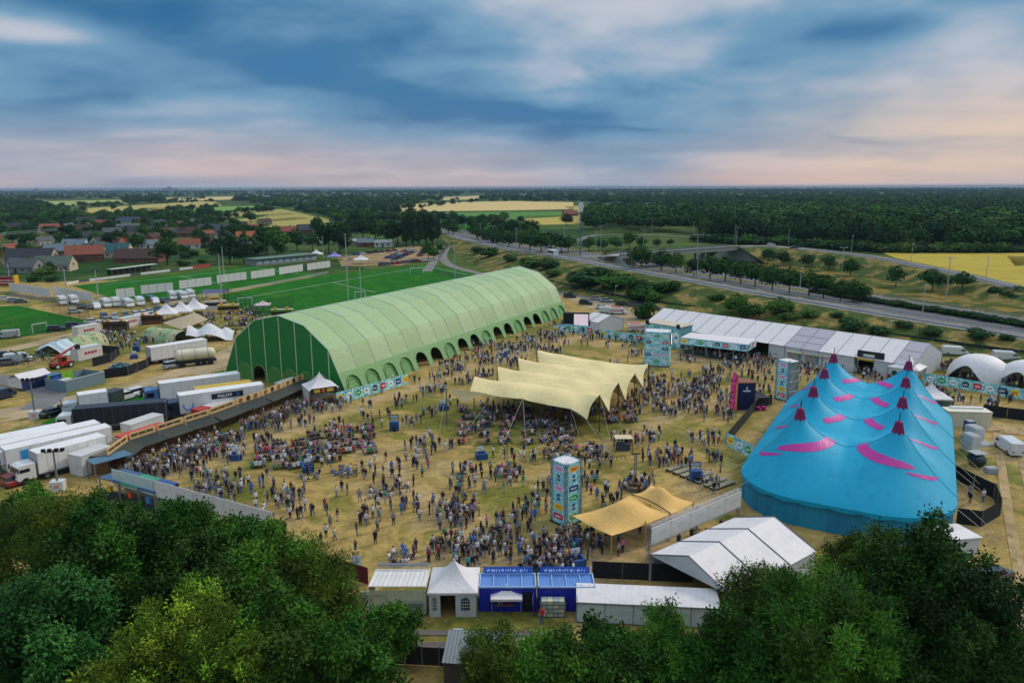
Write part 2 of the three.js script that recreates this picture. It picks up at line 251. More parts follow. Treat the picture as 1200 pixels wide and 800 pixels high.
sheet('verge', [[880, 292], [1000, 305], [1240, 350], [1240, 385], [1030, 345], [880, 318]], .045, tm(roughT, 120, '#fff3c8'));

// fields of the plain
const cropM = c => tm(cropT, 120, c);
const field = (pts, c, label) => sheet('field', pts, .25, cropM(c), label);
field([[1030, 294.5], [1240, 296], [1240, 345], [1120, 318], [1050, 303]], '#a8963a', 'ripe yellow grain field beyond the flyover road');
field([[1080, 250.5], [1156, 252], [1160, 258], [1090, 257.5]], '#b8a868', 'pale straw field in front of the far wood');
field([[1130, 258], [1160, 258.5], [1160, 264], [1140, 265]], '#7d9a5c');
field([[440, 243.5], [505, 237.5], [600, 235.5], [672, 237], [672, 245], [600, 246.5], [480, 248]], '#c2ac72', 'pale harvested field in the middle of the plain');
field([[515, 249], [672, 248], [676, 253], [520, 262]], '#4f7a35');
field([[610, 253], [690, 252], [690, 262], [625, 264]], '#a99a4e');
field([[512, 231.5], [565, 229], [560, 233.5], [520, 234.5]], '#b7a574');
field([[660, 242], [700, 240], [775, 241], [770, 247], [680, 249]], '#9d9650');
field([[255, 250], [330, 245], [385, 257], [388, 268], [275, 267]], '#9a9350', 'strip field of yellow and green bands');
field([[262, 255], [338, 249], [348, 251], [266, 258]], '#5d8f45');
field([[266, 260.5], [355, 254], [364, 256.5], [270, 263]], '#b6a35c');
field([[70, 246], [250, 235], [260, 241], [100, 256]], '#a79a58', 'straw coloured field behind the village');
field([[160, 244], [300, 241], [310, 246], [180, 250]], '#6f9348');
field([[190, 232], [275, 230], [280, 233.5], [195, 236]], '#bcab74');
field([[40, 236], [140, 234], [150, 239], [60, 241]], '#8e9a52');
field([[966, 250], [992, 249.5], [990, 253.5], [968, 254]], '#5c8a3c');
field([[1180, 300], [1260, 304], [1260, 318], [1190, 312]], '#86994a');
sheet('lawn', [[520, 264], [600, 262], [640, 268], [560, 274]], .22, tm(greenT, 90));

// ---------------------------------------------------------------- green hangar tent
{
  const A = W(263, 440), Bp = W(411, 462), C = W(677, 369), yaw = (yawOf(A, Bp) + yawOf(Bp, C) - Math.PI / 2) / 2, w = flat(A, Bp), L = flat(Bp, C), hw2 = w / 2, nb = 18, bl = L / nb;
  const t = T('hangar_tent', 'huge pale green polygonal hangar tent with arched side openings', 'tent', A, yaw);
  const s = w / 34.5, half = [[0, 14.6], [6.8, 13.1], [12.9, 8.75], [15.2, 4.2], [17.25, 0]].map(([x, y]) => [x * s, y * s]);
  const cream = [cloth('#9bb681', .6), cloth('#95b17b', .6), cloth('#a1ba87', .6)], low = cloth('#689a50', .5), gableG = cloth('#0c7a2c', .5), door = cloth('#4a8a3c', .5), rib = mat('#cfd4bc', .5);
  const Z = (x, y, z) => [hw2 + x, y, z];
  for (const sd of [-1, 1]) for (let k = 0; k < 3; k++) {
    const [x0, y0] = half[k], [x1, y1] = half[k + 1], ln = Math.hypot(x1 - x0, y1 - y0), nx = (y0 - y1) / ln, ny = (x1 - x0) / ln;
    const g = gridGeo(4, 3, (a, b) => { const o = .16 * Math.sin(Math.PI * a) * Math.sin(Math.PI * b); return Z(sd * (mix(x0, x1, b) + nx * o), mix(y0, y1, b) + ny * o, -a * bl); }, (a, b) => [a * bl + k * 3, b * ln]);
    for (let b = 0; b < nb; b++) { const m = M(t, 'roof_panel', g, cream[(b * 7 + k * 3) % 3]); m.position.z = -b * bl; }
  }
  // lower walls: inclined, an arch in each bay, some open, some closed
  const [x0, y0] = half[3], [x1] = half[4], sl = Math.hypot(x1 - x0, y0), open = [0, 0, 0, 0, 1, 1, 0, 1, 1, 0, 1, 1, 0, 1, 1, 0, 0, 0], arch = archPts(bl / 2, bl * .7, sl * .8, 10, .001);
  const wallG = slab([[0, 0], ...arch.slice(0), [bl, 0], [bl, sl], [0, sl]], 0, .06), doorG = slab(arch, -.22, -.16), ringB = new B(); ringB.path(arch.map(p => [p[0], p[1], .06]), .07, 5);
  const ringG = ringB.g(), foldB = new B(); for (const f of [.3, .62]) foldB.path(arch.map(p => [bl / 2 + (p[0] - bl / 2) * (1 - f * .5), p[1] * (1 - f * .35), -.1]), .05, 4); const foldG = foldB.g();
  for (const sd of [-1, 1]) {
    const e1 = V(0, 0, -1), e2 = V(sd * (x0 - x1), y0, 0).normalize(), e3 = e1.clone().cross(e2), mx = new THREE.Matrix4().makeBasis(e1, e2, e3).setPosition(hw2 + sd * x1, 0, 0);
    const put = (n, g, m, b) => { const q = M(t, n, g, m); mx.clone().premultiply(new THREE.Matrix4().makeTranslation(0, 0, -b * bl)).decompose(q.position, q.quaternion, q.scale); return q; };
    for (let b = 0; b < nb; b++) { put('wall_panel', wallG, low, b); put('arch_frame', ringG, low, b); if (!(sd > 0 && open[b])) { const d = put('arch_door', doorG, door, b); M(d, 'fold', foldG, low); } }
  }
  const prof = [...half.slice().reverse().map(([x, y]) => [hw2 - x, y]), ...half.slice(1).map(([x, y]) => [hw2 + x, y])];
  const rb = new B().path(prof.map(([x, y]) => [x, y + .07, 0]), .1, 4), ribG = rb.g();
  for (let b = 0; b <= nb; b++) { const m = M(t, 'rib', ribG, rib); m.position.z = -b * bl; }
  // gables: green cloth strips between pale posts
  const top = x => { for (let i = 1; i < prof.length; i++) if (x <= prof[i][0] + 1e-6) { const f = (x - prof[i - 1][0]) / (prof[i][0] - prof[i - 1][0]); return mix(prof[i - 1][1], prof[i][1], clamp(f)); } return 0; };
  const np = 8, pw = w / np;
  for (const [zg, front] of [[0, 1], [-L, 0]]) for (let i = 0; i < np; i++) {
    const a = i * pw, b = a + pw, pts = [[a, 0]], isDoor = i > 0 && i < np - 1;
    if (front && i === 2) pts.push(...archPts(a + pw / 2, pw * .8, 3.4));
    pts.push([b, 0]); if (top(b) > .1) pts.push([b, top(b)]);
    for (let k = prof.length - 1; k >= 0; k--) if (prof[k][0] > a + .05 && prof[k][0] < b - .05) pts.push(prof[k]);
    if (top(a) > .1) pts.push([a, top(a)]);
    M(t, 'gable_panel', slab(pts, zg - .04, zg + .04), gableG);
    if (front && isDoor) { const ap = archPts(a + pw / 2, pw * .8, 3.4); M(t, 'arch_frame', new B().path(ap.map(p => [p[0], p[1], zg + .08]), .1, 5), low); if (i !== 2) M(t, 'arch_door', slab(ap, zg + .05, zg + .09), door); }
    if (i) M(t, 'post', new B().bar([a, 0, zg + .1], [a, top(a), zg + .1], .09, 5), rib);
  }
}

// ---------------------------------------------------------------- blue big top, two rows of four masts
{
  const a = V(.4905, 0, -.8714), n = V(.8714, 0, .4905), c0 = W(938, 484, 10.8), c1 = W(1054, 498, 10.8), c2 = W(977.5, 419, 10.8);
  const dot = (p, q) => p.x * q.x + p.z * q.z, near = (dot(c0, a) + dot(c1, a)) / 2, pitchA = (dot(c2, a) - dot(c0, a)) / 3, nl = dot(c0, n), nr = dot(c1, n);
  const EV = 3.3, A0 = dot(W(1010, 600, 3.3), a), A1 = near + 3 * pitchA + 7, N0 = nl - 6.2, N1 = nr + 6.6, nm = (N0 + N1) / 2, hwid = (N1 - N0) / 2, len = A1 - A0, RC = 8;
  const org = V(0, 0, 0).addScaledVector(a, A0).addScaledVector(n, nm);
  const t = T('big_top_tent', 'turquoise blue circus tent with magenta caps and crescents', 'tent', org, Math.atan2(-a.z, a.x));   // local x along axis, z = across
  const masts = []; for (let i = 0; i < 4; i++) for (const q of [nl, nr]) masts.push([near - A0 + i * pitchA, q - nm]);
  const halfW = x => { const e = Math.min(x, len - x); return e >= RC ? hwid : hwid - RC + Math.sqrt(Math.max(0, RC * RC - (RC - e) ** 2)); };
  const edgeD = (x, z) => { const ex = Math.min(x, len - x), ez = hwid - Math.abs(z); if (ex < RC && ez < RC) return Math.max(0, RC - Math.hypot(RC - ex, RC - ez)); return Math.min(ex, ez); };
  const hgt = (x, z) => {
    const e = edgeD(x, z), b = EV + 3.7 * (1 - Math.exp(-e / 4.2)); let pk = 0;
    for (const [mx, mz] of masts) { const d = Math.hypot(x - mx, (z - mz)); pk = Math.max(pk, Math.exp(-d / 3.1) - .02); }
    return b + (11 - b) * pk * sstep(0, 5.5, e);
  };
  const NU = 150, NV = 72;
  const blue = new THREE.MeshPhysicalMaterial({ color: new THREE.Color('#009dc0'), roughness: .6, side: THREE.DoubleSide, map: grime, bumpMap: wrink, bumpScale: .02, specularIntensity: .5 });
  const skinF = (u, v) => { const x = u * len, z = (v * 2 - 1) * halfW(clamp(x, .02, len - .02)); return [x, hgt(x, z), z]; };
  M(t, 'roof_skin', gridGeo(NU, NV, skinF, (u, v, q) => [q[0], q[2]]), blue);
  const mag = cloth('#b8108c', .5), capM = cloth('#7c0a4c', .7), seamM = mat('#2a9cc0', .5), rope = mat('#b9b29a', .8);
  // seams between the masts, running down to the eave
  for (const sd of [-1, 1]) for (let i = 0; i < 4; i++) { const [mx, mz] = masts[i * 2 + (sd > 0 ? 1 : 0)], pts = []; for (let k = 2; k <= 16; k++) { const z = mix(mz, sd * hwid, k / 16); pts.push([mx, hgt(mx, clamp(z, -hwid + .02, hwid - .02)) + .03, z]); } M(t, 'seam', new B().path(pts, .05, 4), seamM); }
  for (let i = 0; i < 4; i++) { const x = masts[i * 2][0], pts = []; for (let k = 2; k <= 22; k++) { const z = mix(masts[i * 2][1], masts[i * 2 + 1][1], k / 24); pts.push([x, hgt(x, z) + .03, z]); } M(t, 'seam', new B().path(pts, .05, 4), seamM); }
  masts.forEach(([mx, mz], i) => {
    const pr = [[.02, 1.75], [.2, 1.62], [.42, 1.5], [.4, 1.35], [.58, .6], [.74, 0], [.8, -.08]].map(p => new THREE.Vector2(...p));
    const cg = new THREE.LatheGeometry(pr, 14), P = cg.attributes.position; for (let k = 0; k < P.count; k++) { const f = 1 + .1 * Math.sin(Math.atan2(P.getZ(k), P.getX(k)) * 7); P.setX(k, P.getX(k) * f); P.setZ(k, P.getZ(k) * f); } cg.computeVertexNormals();
    const cp = M(t, 'mast_cap', cg, capM); cp.position.set(mx, 9.75, mz); M(cp, 'mast_tip', new B().bar([0, 1.6, 0], [0, 2.6, 0], .06, 5), darkSteel);
    const left = mz < 0, fwd = i < 2;
    // crescents: one facing the ring of masts, one facing outwards; the front pair curl round the end
    const cres = (a0, a1, r, wd, both) => M(t, 'crescent', gridGeo(26, 4, (s, q) => { const ang = mix(a0, a1, s), tp = both === 'full' ? 1 : both ? Math.sin(Math.PI * s) ** .6 : Math.min(1, 1.5 * Math.sqrt(left === (a0 < a1) ? s : s) + .02), rr = r + wd * tp * (q - .5), x = mx + Math.cos(ang) * rr, z = mz + Math.sin(ang) * rr; return [x, hgt(clamp(x, .1, len - .1), z) + .04, z]; }), mag);
    const R = 4.1, sg = left ? 1 : -1, dg = Math.PI / 180;
    if (fwd) cres(sg * 215 * dg, sg * 84 * dg, 3.6, 1.15, false); else cres(sg * 150 * dg, sg * 88 * dg, 3.8, 1.0, 'full');
    cres(-sg * 165 * dg, -sg * 88 * dg, 4.3, .42, true);
  });
  // pleated side wall, panel by panel
  const out = []; for (let k = 0; k <= 40; k++) { const x = len * (1 - Math.cos(Math.PI * k / 40)) / 2; out.push([x, -halfW(clamp(x, .001, len - .001))]); } const loop = [...out, ...out.slice().reverse().map(([x, z]) => [x, -z])];
  const cvs = new THREE.CatmullRomCurve3(loop.map(([x, z]) => V(x, 0, z)), true), per = cvs.getLength(), pn = Math.round(per / 3.2), wallMs = [cloth('#0585ae', .55), cloth('#057ea6', .55), cloth('#0a8db4', .55)];
  for (let i = 0; i < pn; i++) {
    M(t, 'wall_panel', gridGeo(16, 3, (u, v) => { const k = (i + u) / pn, q = cvs.getPointAt(k % 1), d = cvs.getTangentAt(k % 1), o = -.35 + .1 * Math.sin(u * Math.PI * 8) * (1 - .4 * v) + .05 * Math.sin(i * 5 + u * 9); return [q.x - d.z * o * -1, .02 + v * (EV - .1), q.z + d.x * o * -1]; }, (u, v) => [u * 3.2 + i, v * 3]), wallMs[i % 3]);
    M(t, 'valance', gridGeo(8, 2, (u, v) => { const k = ((i + u) / pn) % 1, q = cvs.getPointAt(k); return [q.x, EV + .05 - v * (.35 + .22 * Math.sin(u * Math.PI)), q.z]; }), blue);
  }
  // guy ropes and stakes along the sides
  for (let i = 0; i < 15; i++) for (const sd of [-1, 1]) { const x = 3 + i * (len - 6) / 14, z = sd * halfW(x); M(t, 'guy_rope', new B().bar([x, EV, z], [x + (i % 2 ? 1 : -1) * .6, .05, z + sd * 4.2], .03, 4), rope); }
  globalThis.bigTop = { org, a, n, len, hwid };
}

// ---------------------------------------------------------------- stretch tents
function stretchPoles(t, list, m, r = .07) { for (const [a, b] of list) M(t, 'pole', new B().bar(a.toArray(), b.toArray(), r, 6), m); }
{
  // four strips; each has a raised pole at the left and right end and two poles inside
  const t = T('stretch_tent', 'large cream stretch tent in four waves over crowded picnic tables', 'tent', V(0, 0, 0));
  const Lp = [[541, 446], [555.7, 441], [582.8, 429], [606.7, 419], [629.4, 410.6]].map(p => W(...p, 6)), Rp = [[703, 462.6], [724.8, 448.5], [744.3, 437.7], [760.5, 425.8]].map(p => W(...p, 6.2)), tip = [[688, 491.8], [714, 482], [733.4, 469], [754, 454]].map(p => W(...p, 3.1));
  const sm = cloth('#e4d196', .75);
  // strip edges: key points along the front-to-back direction
  const key = (arr, x) => { const i = clamp(Math.floor(x), 0, arr.length - 2), f = x - i; return arr[i].clone().lerp(arr[i + 1], f); };
  const LL = [W(551, 458.5, 4.6), ...Lp.slice(1)];                         // left side: front corner, then the four peaks
  const skin = (s, q) => {                                                 // s left->right, q front->back 0..4
    const k = Math.min(3, Math.floor(q)), f = q - k;
    // left end: peak in the middle of each strip, dip at strip borders
    const inw = V(2.6, 0, 1.2), l0 = k === 0 ? LL[0] : LL[k].clone().lerp(LL[k + 1], .42).add(inw).setY(4.5), lp = LL[k + 1], l1 = k === 3 ? LL[4].clone().add(V(1.2, -.5, -1.6)) : LL[k + 1].clone().lerp(LL[k + 2], .42).add(inw).setY(4.5);
    const fl = f < .42 ? l0.clone().lerp(lp, (f / .42) ** 1.5) : lp.clone().lerp(l1, 1 - (1 - (f - .42) / .58) ** 1.5);
    // right end: low tip at the front of each strip, high pole behind it
    const r0 = tip[k], rp = Rp[k], r1 = k < 3 ? Rp[k].clone().lerp(tip[k + 1], .55).setY(4.5) : Rp[3].clone().add(V(.5, -.4, -1.4));
    const e = f < .72 ? Math.pow(f / .72, .8) : 1, fr = f < .72 ? r0.clone().lerp(rp, e) : rp.clone().lerp(k < 3 ? tip[k + 1].clone().setY(tip[k + 1].y) : r1, (f - .72) / .28 * (k < 3 ? .999 : 1));
    if (f < .72) fr.addScaledVector(V(-.9, 0, .2), Math.sin(Math.PI * f / .72) * .55);
    const bL = LL[0].clone().lerp(LL[4].clone().add(V(1.2, 0, -1.6)), q / 4).setY(5.35), bR = tip[0].clone().lerp(Rp[0], .4).lerp(Rp[3], q / 4).setY(5.1), wL = (1 - s) ** 5, wR = s ** 6;
    const p = bL.clone().lerp(bR, s).addScaledVector(fl.sub(bL), wL).addScaledVector(fr.sub(bR), wR);
    p.y -= .55 * Math.exp(-q * 3.5) * Math.sin(Math.PI * s);
    const bump = (cs, am) => am * Math.exp(-(((s - cs) / .12) ** 2) - (((f - .5) / .3) ** 2)), mid = Math.sin(Math.PI * s);
    p.y += bump(.3, .55) + bump(.62, .6) + mid * (.12 - .16 * Math.pow(Math.abs(2 * f - 1), 6)) + .04 * Math.sin(s * 23 + q * 7);
    if (k === 0 && f < .25) { const g = (1 - f / .25); p.y -= g * .55 * (1 - Math.exp(-Math.min(Math.abs(s - .45), Math.abs(s - .85), Math.abs(s)) * 9)) * mid; }
    return p;
  };
  for (let k = 0; k < 4; k++) M(t, 'canopy', gridGeo(60, 22, (s, f) => { const p = skin(s, k + Math.min(f, .9995)); return [p.x, p.y, p.z]; }, (s, f) => [s * 22, f * 8]), sm);
  const flap = [W(525, 455, 5.2), W(571, 461, 4.6), W(541, 471.5, 3), W(551, 458.5, 4.6)];
  M(t, 'flap', gridGeo(10, 8, (s, q) => { const p = flap[0].clone().lerp(flap[1], s).lerp(flap[2].clone().lerp(flap[1], s), q); p.y -= .3 * Math.sin(Math.PI * s) * Math.sin(Math.PI * q); return p.toArray(); }), sm);
  const pole = mat('#3a3530', .6), ropeM = mat('#a39d8c', .8);
  const under = (s, q) => { const p = skin(s, q); return [V(p.x, 0, p.z), p]; };
  stretchPoles(t, [...[.3, .62].flatMap(s => [.5, 1.5, 2.5, 3.5].map(q => under(s, q))), ...Rp.map(p => [V(p.x + .1, 0, p.z), p]), ...LL.slice(1).map(p => [V(p.x - .1, 0, p.z), p]), [W(523.5, 500), W(523, 455, 5.6)], under(.45, .01), under(.85, .01)], pole, .09);
  const guy = (a, b) => M(t, 'guy_rope', new B().bar(a.toArray(), b.toArray(), .03, 4), ropeM);
  guy(skin(.45, .01), W(584, 533)); guy(skin(.45, .01), W(617, 526)); guy(skin(.85, .01), W(681, 519)); guy(skin(.85, .01), W(716, 519)); guy(skin(.2, .01), W(532, 525)); guy(W(523, 455, 5.6), W(515, 505));
  tip.forEach((p, i) => { const g = [[716, 538], [735, 503], [746, 500], [768, 474]][i]; guy(p, W(...g)); }); Rp.forEach((p, i) => guy(p, W(...[[716, 519], [752, 500], [761, 485], [790, 470]][i]))); LL.slice(1).forEach((p, i) => guy(p, V(p.x - 3, 0, p.z - 1.5)));
}
{
  const t = T('stretch_tent', 'small ochre yellow stretch tent with a dark seam beside the logo tower', 'tent', V(0, 0, 0));
  const sm = cloth('#deb163', .75), c = [W(671, 604, 3), W(717, 627.5, 2.7), W(786, 602, 2.9), W(813, 588.5, 2.7), W(763, 567.5, 3.5), W(739, 579.5, 3.2), W(705, 588, 3.1)];
  const seamN = W(786, 602, 2.9), seamF = W(740, 579.5, 3.4);
  const half = (a, b, d, e, peak, bias) => M(t, 'canopy', gridGeo(24, 24, (s, q) => {
    const p = a.clone().lerp(b, s).lerp(e.clone().lerp(d, s), q), sag = Math.sin(Math.PI * s), sq = Math.sin(Math.PI * q), cen = V((a.x + b.x + d.x + e.x) / 4, 0, (a.z + b.z + d.z + e.z) / 4);
    const pull = .055 * (sag * Math.abs(2 * q - 1) ** 3 + sq * Math.abs(2 * s - 1) ** 3); p.x = mix(p.x, cen.x, pull); p.z = mix(p.z, cen.z, pull);
    p.y += peak * Math.exp(-(((s - .5 - bias) / .24) ** 2) - (((q - .5) / .24) ** 2)) + .35 * sag * sq - .3 * (sag * (Math.abs(2 * q - 1) ** 4) + sq * (Math.abs(2 * s - 1) ** 4)); return p.toArray();
  }, (s, q) => [s * 8, q * 8]), sm);
  half(c[0], c[1], seamN, seamF, 1.3, .05); half(seamN.clone().add(V(.03, .04, -.02)), W(813, 588.5, 2.7), W(763, 567.5, 3.5), seamF.clone().add(V(.03, .05, -.02)), 1, -.05);
  M(t, 'seam', new B().path(Array.from({ length: 13 }, (_, i) => { const p = seamF.clone().lerp(seamN, i / 12); p.y += .25 * Math.sin(Math.PI * i / 12) + .06; return p.toArray(); }), .06, 5), black);
  const wood = mat('#b8923f', .7); for (const p of [c[0], c[1], seamN, c[3], c[4], W(757, 611, 2.9)]) M(t, 'pole', new B().bar([p.x, 0, p.z], [p.x * .998, p.y + .05, p.z], .08, 6), wood);
  const q = V((c[0].x + c[1].x + seamN.x + seamF.x) / 4, 4.4, (c[0].z + c[1].z + seamN.z + seamF.z) / 4); M(t, 'pole', new B().bar([q.x, 0, q.z], q.toArray(), .08, 6), wood);
}

// ---------------------------------------------------------------- frame tents, pagodas, domes
const whiteC = cloth('#dad5d5', .6), whiteD = cloth('#cfd1d3', .6), seamDark = mat('#5f6368', .6), clearPlastic = mat('#aaa6ae', .3, { map: grimeFine });
// gable roof along local x (length L), from z = 0 back to z = -D
function frameTent(t, L, D, eave, ridge, bays, o = {}) {
  const rm = o.roof || whiteC, wm = o.wall || whiteD, bw = L / bays, ov = o.over ?? .25, th = .05;
  const slope = (ridge - eave) / (D / 2), lo = eave - slope * ov;
  for (let i = 0; i < bays; i++) for (const s of [0, 1]) {
    const x0 = i * bw + .012, x1 = (i + 1) * bw - .012, zE = s ? -D - ov : ov, zR = -D / 2, clear = o.clear && o.clear.includes(i) && !s;
    const g = gridGeo(3, 4, (u, v) => [mix(x0, x1, u), mix(lo, ridge, v) - (o.sag ?? .08) * Math.sin(Math.PI * u) * Math.sin(Math.PI * v), mix(zE, zR, v)], (u, v) => [x0 + u * bw, v * D / 2]);
    const p = M(t, 'roof_panel', g, clear ? clearPlastic : rm);
    if (clear) for (const f of [.3, .6]) M(p, 'batten', new B().bar([x0, mix(lo, ridge, f) + .03, mix(zE, zR, f)], [x1, mix(lo, ridge, f) + .03, mix(zE, zR, f)], .05, 4), whiteC);
  }
  for (let i = 0; i <= bays; i++) { const x = i * bw; M(t, 'rafter', new B().path([[x, lo + .04, ov], [x, ridge + .05, -D / 2], [x, lo + .04, -D - ov]], .06, 4), o.seam || seamDark); for (const z of [-.04, -D + .04]) M(t, 'post', new B().bar([x, 0, z], [x, eave, z], .06, 4), steel); }
  const gab = x => M(t, 'gable', slab([[0, eave - (o.openEnds ? 0 : eave - .02)], [-D, eave - (o.openEnds ? 0 : eave - .02)], [-D, eave], [-D / 2, ridge - .03], [0, eave]].map(([z, y]) => [z, y]), -.03, .03).rotateY(-Math.PI / 2).translate(x, 0, 0), wm);
  if (o.gables !== false) { gab(.05).scale.z = 1; gab(L - .05); }
  if (o.back !== false) for (let i = 0; i < bays; i++) M(t, 'wall_panel', bx(i * bw + .07, (i + 1) * bw - .07, .02, eave - .02, -D - .02, -D + .02), wm);
  if (o.front) for (const i of o.front) M(t, 'wall_panel', bx(i * bw + .07, (i + 1) * bw - .07, .02, eave - .02, -.02, .02), wm);
  return t;
}
{
  const A = W(755, 379, 3.5).setY(0), Bp = W(1072, 428, 3.5).setY(0), L = flat(A, Bp);
  const t = T('clearspan_tent', 'very long white marquee with clear roof panels along the black fence', 'tent', A, yawOf(A, Bp));
  frameTent(t, L, 17, 3.5, 6.6, 17, { clear: [10, 11, 16], front: [0, 9, 10, 11, 12, 13, 15] , over: .3 });
  // bar canopy with printed fascia in front of it
}
{
  const a = W(765, 647.5, 3).setY(0), b = W(856, 697, 3).setY(0), far = W(865, 604, 3).setY(0), yaw = yawOf(b, b.clone().add(far).sub(a));
  const t = T('frame_tent', 'white gabled frame tent beside the blue circus tent', 'tent', b, yaw);
  frameTent(t, flat(a, far), flat(a, b), 2.9, 4.7, 3, { front: [0, 1, 2], openEnds: true, over: .1 });
}
function pagoda(t, w, d, eave, peak, o = {}) {                          // swept square roof on legs, local x 0..w, z 0..-d
  const rm = o.roof || whiteC, ex = .12;
  for (let k = 0; k < 4; k++) {
    const cs = [[-ex, ex], [w + ex, ex], [w + ex, -d - ex], [-ex, -d - ex]], A = cs[k], Bq = cs[(k + 1) % 4], c = [w / 2, -d / 2];
    M(t, 'roof_panel', gridGeo(10, 10, (s, q) => { const x = mix(mix(A[0], Bq[0], s), c[0], q), z = mix(mix(A[1], Bq[1], s), c[1], q); return [x, eave + (peak - eave) * (q * .5 + .5 * q ** 3.2) , z]; }, (s, q) => [s * w, q * w / 2]), rm);
    M(t, 'valance', new B().quad([A[0], eave - .22, A[1]], [Bq[0], eave - .22, Bq[1]], [Bq[0], eave, Bq[1]], [A[0], eave, A[1]]), rm);
  }
  for (const [x, z] of [[0, 0], [w, 0], [w, -d], [0, -d]]) M(t, 'leg', new B().bar([x, 0, z], [x, eave, z], .05, 5), steel);
  M(t, 'finial', new THREE.SphereGeometry(.1, 6, 5).translate(w / 2, peak, -d / 2), whiteC);
  for (const s of o.walls || []) { const q = [[[0, 0], [w, 0]], [[w, 0], [w, -d]], [[w, -d], [0, -d]], [[0, -d], [0, 0]]][s]; const dx = q[1][0] - q[0][0], dz = q[1][1] - q[0][1], n = Math.round(Math.hypot(dx, dz) / .25) * 2; M(t, 'wall', gridGeo(n, 1, (u, v) => { const o2 = .03 * Math.sin(u * n * 1.6), l = Math.hypot(dx, dz); return [q[0][0] + dx * u + dz / l * o2, v * (eave - .2) + .02, q[0][1] + dz * u - dx / l * o2]; }), whiteD); }
  return t;
}
{   // white pagoda with arched windows among the containers
  const A = W(503, 723).setY(0), Bp = W(558.5, 723).setY(0), w = flat(A, Bp), t = T('pagoda_tent', 'white pagoda tent with arched lattice windows and an open door', 'tent', A, yawOf(A, Bp));
  pagoda(t, w, 4.4, 2.45, 4.5, { walls: [1, 2, 3] });
  for (const [x0, x1] of [[0, w * .24], [w * .56, w]]) {
    const wn = M(t, 'wall', gridGeo(14, 4, (u, v) => [mix(x0, x1, u), .02 + v * 2.35, .02 + .025 * Math.sin(u * 22)]), whiteD);
    const cx = x0 ? w * .77 : w * .12, ww = x0 ? .85 : .42, ap = archPts(cx, ww, 1.3, 8, .75);
    const win = M(wn, 'window', slab(ap, .05, .07), glassDark);
    const lb = new B(); for (let k = 1; k < 4; k++) lb.box(cx - ww / 2 + ww * k / 4 - .015, cx - ww / 2 + ww * k / 4 + .015, .75, 1.95, .075, .095); for (let k = 1; k < 4; k++) lb.box(cx - ww / 2, cx + ww / 2, .75 + k * .3 - .015, .75 + k * .3 + .015, .078, .092); lb.path(ap.map(p => [p[0], p[1], .08]), .03, 4); M(win, 'window_lattice', lb, whiteD);
  }
  M(t, 'counter', bx(w * .27, w * .53, .02, .95, -2.6, -2.2), mat('#6b5330', .8)); M(t, 'counter_board', bx(w * .26, w * .54, 1.5, 1.75, -3, -2.95), mat('#c8961e', .6)); M(t, 'floor', bx(.05, w - .05, .01, .06, -4.3, -.05), mat('#7a6332', .9));
}
{ const A = W(576.5, 722), Bp = W(610.5, 722), t = T('gazebo', 'small white folding gazebo in front of the blue containers', 'tent', A.setY(0), 0); pagoda(t, flat(A, Bp), 2.2, 1.75, 2.5, {}); M(t, 'table', bx(.3, 2, .7, .75, -1.3, -.5), mat('#8a6a2a', .8)); M(t, 'crate', bx(.5, 1.1, .75, 1.05, -1.1, -.7), mat('#c59a22', .7)); M(t, 'crate', bx(1.3, 1.8, .75, 1.0, -1.1, -.7), mat('#a33a22', .7)); }
{ const A = W(363, 476), Bp = W(391, 472), t = T('pagoda_tent', 'white pagoda stall with a dark yellow-lettered sign at the hangar corner', 'tent', A, yawOf(A, Bp)); const w = 5.2; pagoda(t, w, 5, 2.9, 5.4, { walls: [2, 3] }); M(t, 'counter', bx(.2, w - .2, .02, 1.05, -.4, 0), mat('#4a3a28', .8));
  const sg = M(t, 'sign_board', bx(.25, w - .25, 2.15, 3.15, .18, .26), mat('#2a1c14', .7)); M(sg, 'sign_lettering', bx(.8, 1.9, 2.35, 2.95, .26, .3), mat('#e0b93a', .6)); M(sg, 'sign_lettering', bx(2.2, 2.8, 2.3, 3, .26, .3), mat('#d9622a', .6)); M(sg, 'sign_lettering', bx(3.1, 4.3, 2.35, 2.95, .26, .3), mat('#e0b93a', .6)); }
for (const [u, v, l] of [[188, 377, 'white pointed tent beside the beige canopy, behind the striped shelter'], [206, 374, 'white pointed tent between two others behind the beige canopy'], [222, 371, 'white pointed tent rising over the beige canopy, the tallest of three']]) { const A = W(u - 10, v + 2), t = T('pagoda_tent', l, 'tent', A, .2, 'white pointed tents by the beige canopy'); pagoda(t, 6.5, 6.5, 2.6, u === 222 ? 6 : 5.4, {}); }
{ const t = T('stretch_canopy', 'beige low canopy in front of the white pointed tents', 'tent', V(0, 0, 0)); const c = [W(190, 378, 3), W(212, 386, 2.4), W(244, 374, 2.8), W(228, 366, 3.6)]; M(t, 'canopy', gridGeo(14, 14, (s, q) => { const p = c[0].clone().lerp(c[1], s).lerp(c[3].clone().lerp(c[2], s), q); p.y += .7 * Math.sin(Math.PI * s) * Math.sin(Math.PI * q); return p.toArray(); }), cloth('#a8977a', .8)); for (const p of c) M(t, 'pole', new B().bar([p.x, 0, p.z], p.toArray(), .08, 5), mat('#5b4630', .8)); }
{ const A = W(681, 386), Bp = W(703, 392), t = T('frame_tent', 'small white gabled tent beside the glowing stage screen', 'tent', A, yawOf(A, Bp) + .1); frameTent(t, 7, 9, 2.9, 4.4, 2, { front: [1], over: .1 }); }
{ const A = W(1085, 480), t = T('pagoda_tent', 'white pointed tent behind the right flank of the circus tent', 'tent', W(1078, 484), -.15); t.userData.label = 'white pointed tent tucked behind the blue circus tent'; pagoda(t, 5, 5, 2.6, 4.8, { walls: [1, 2] }); }
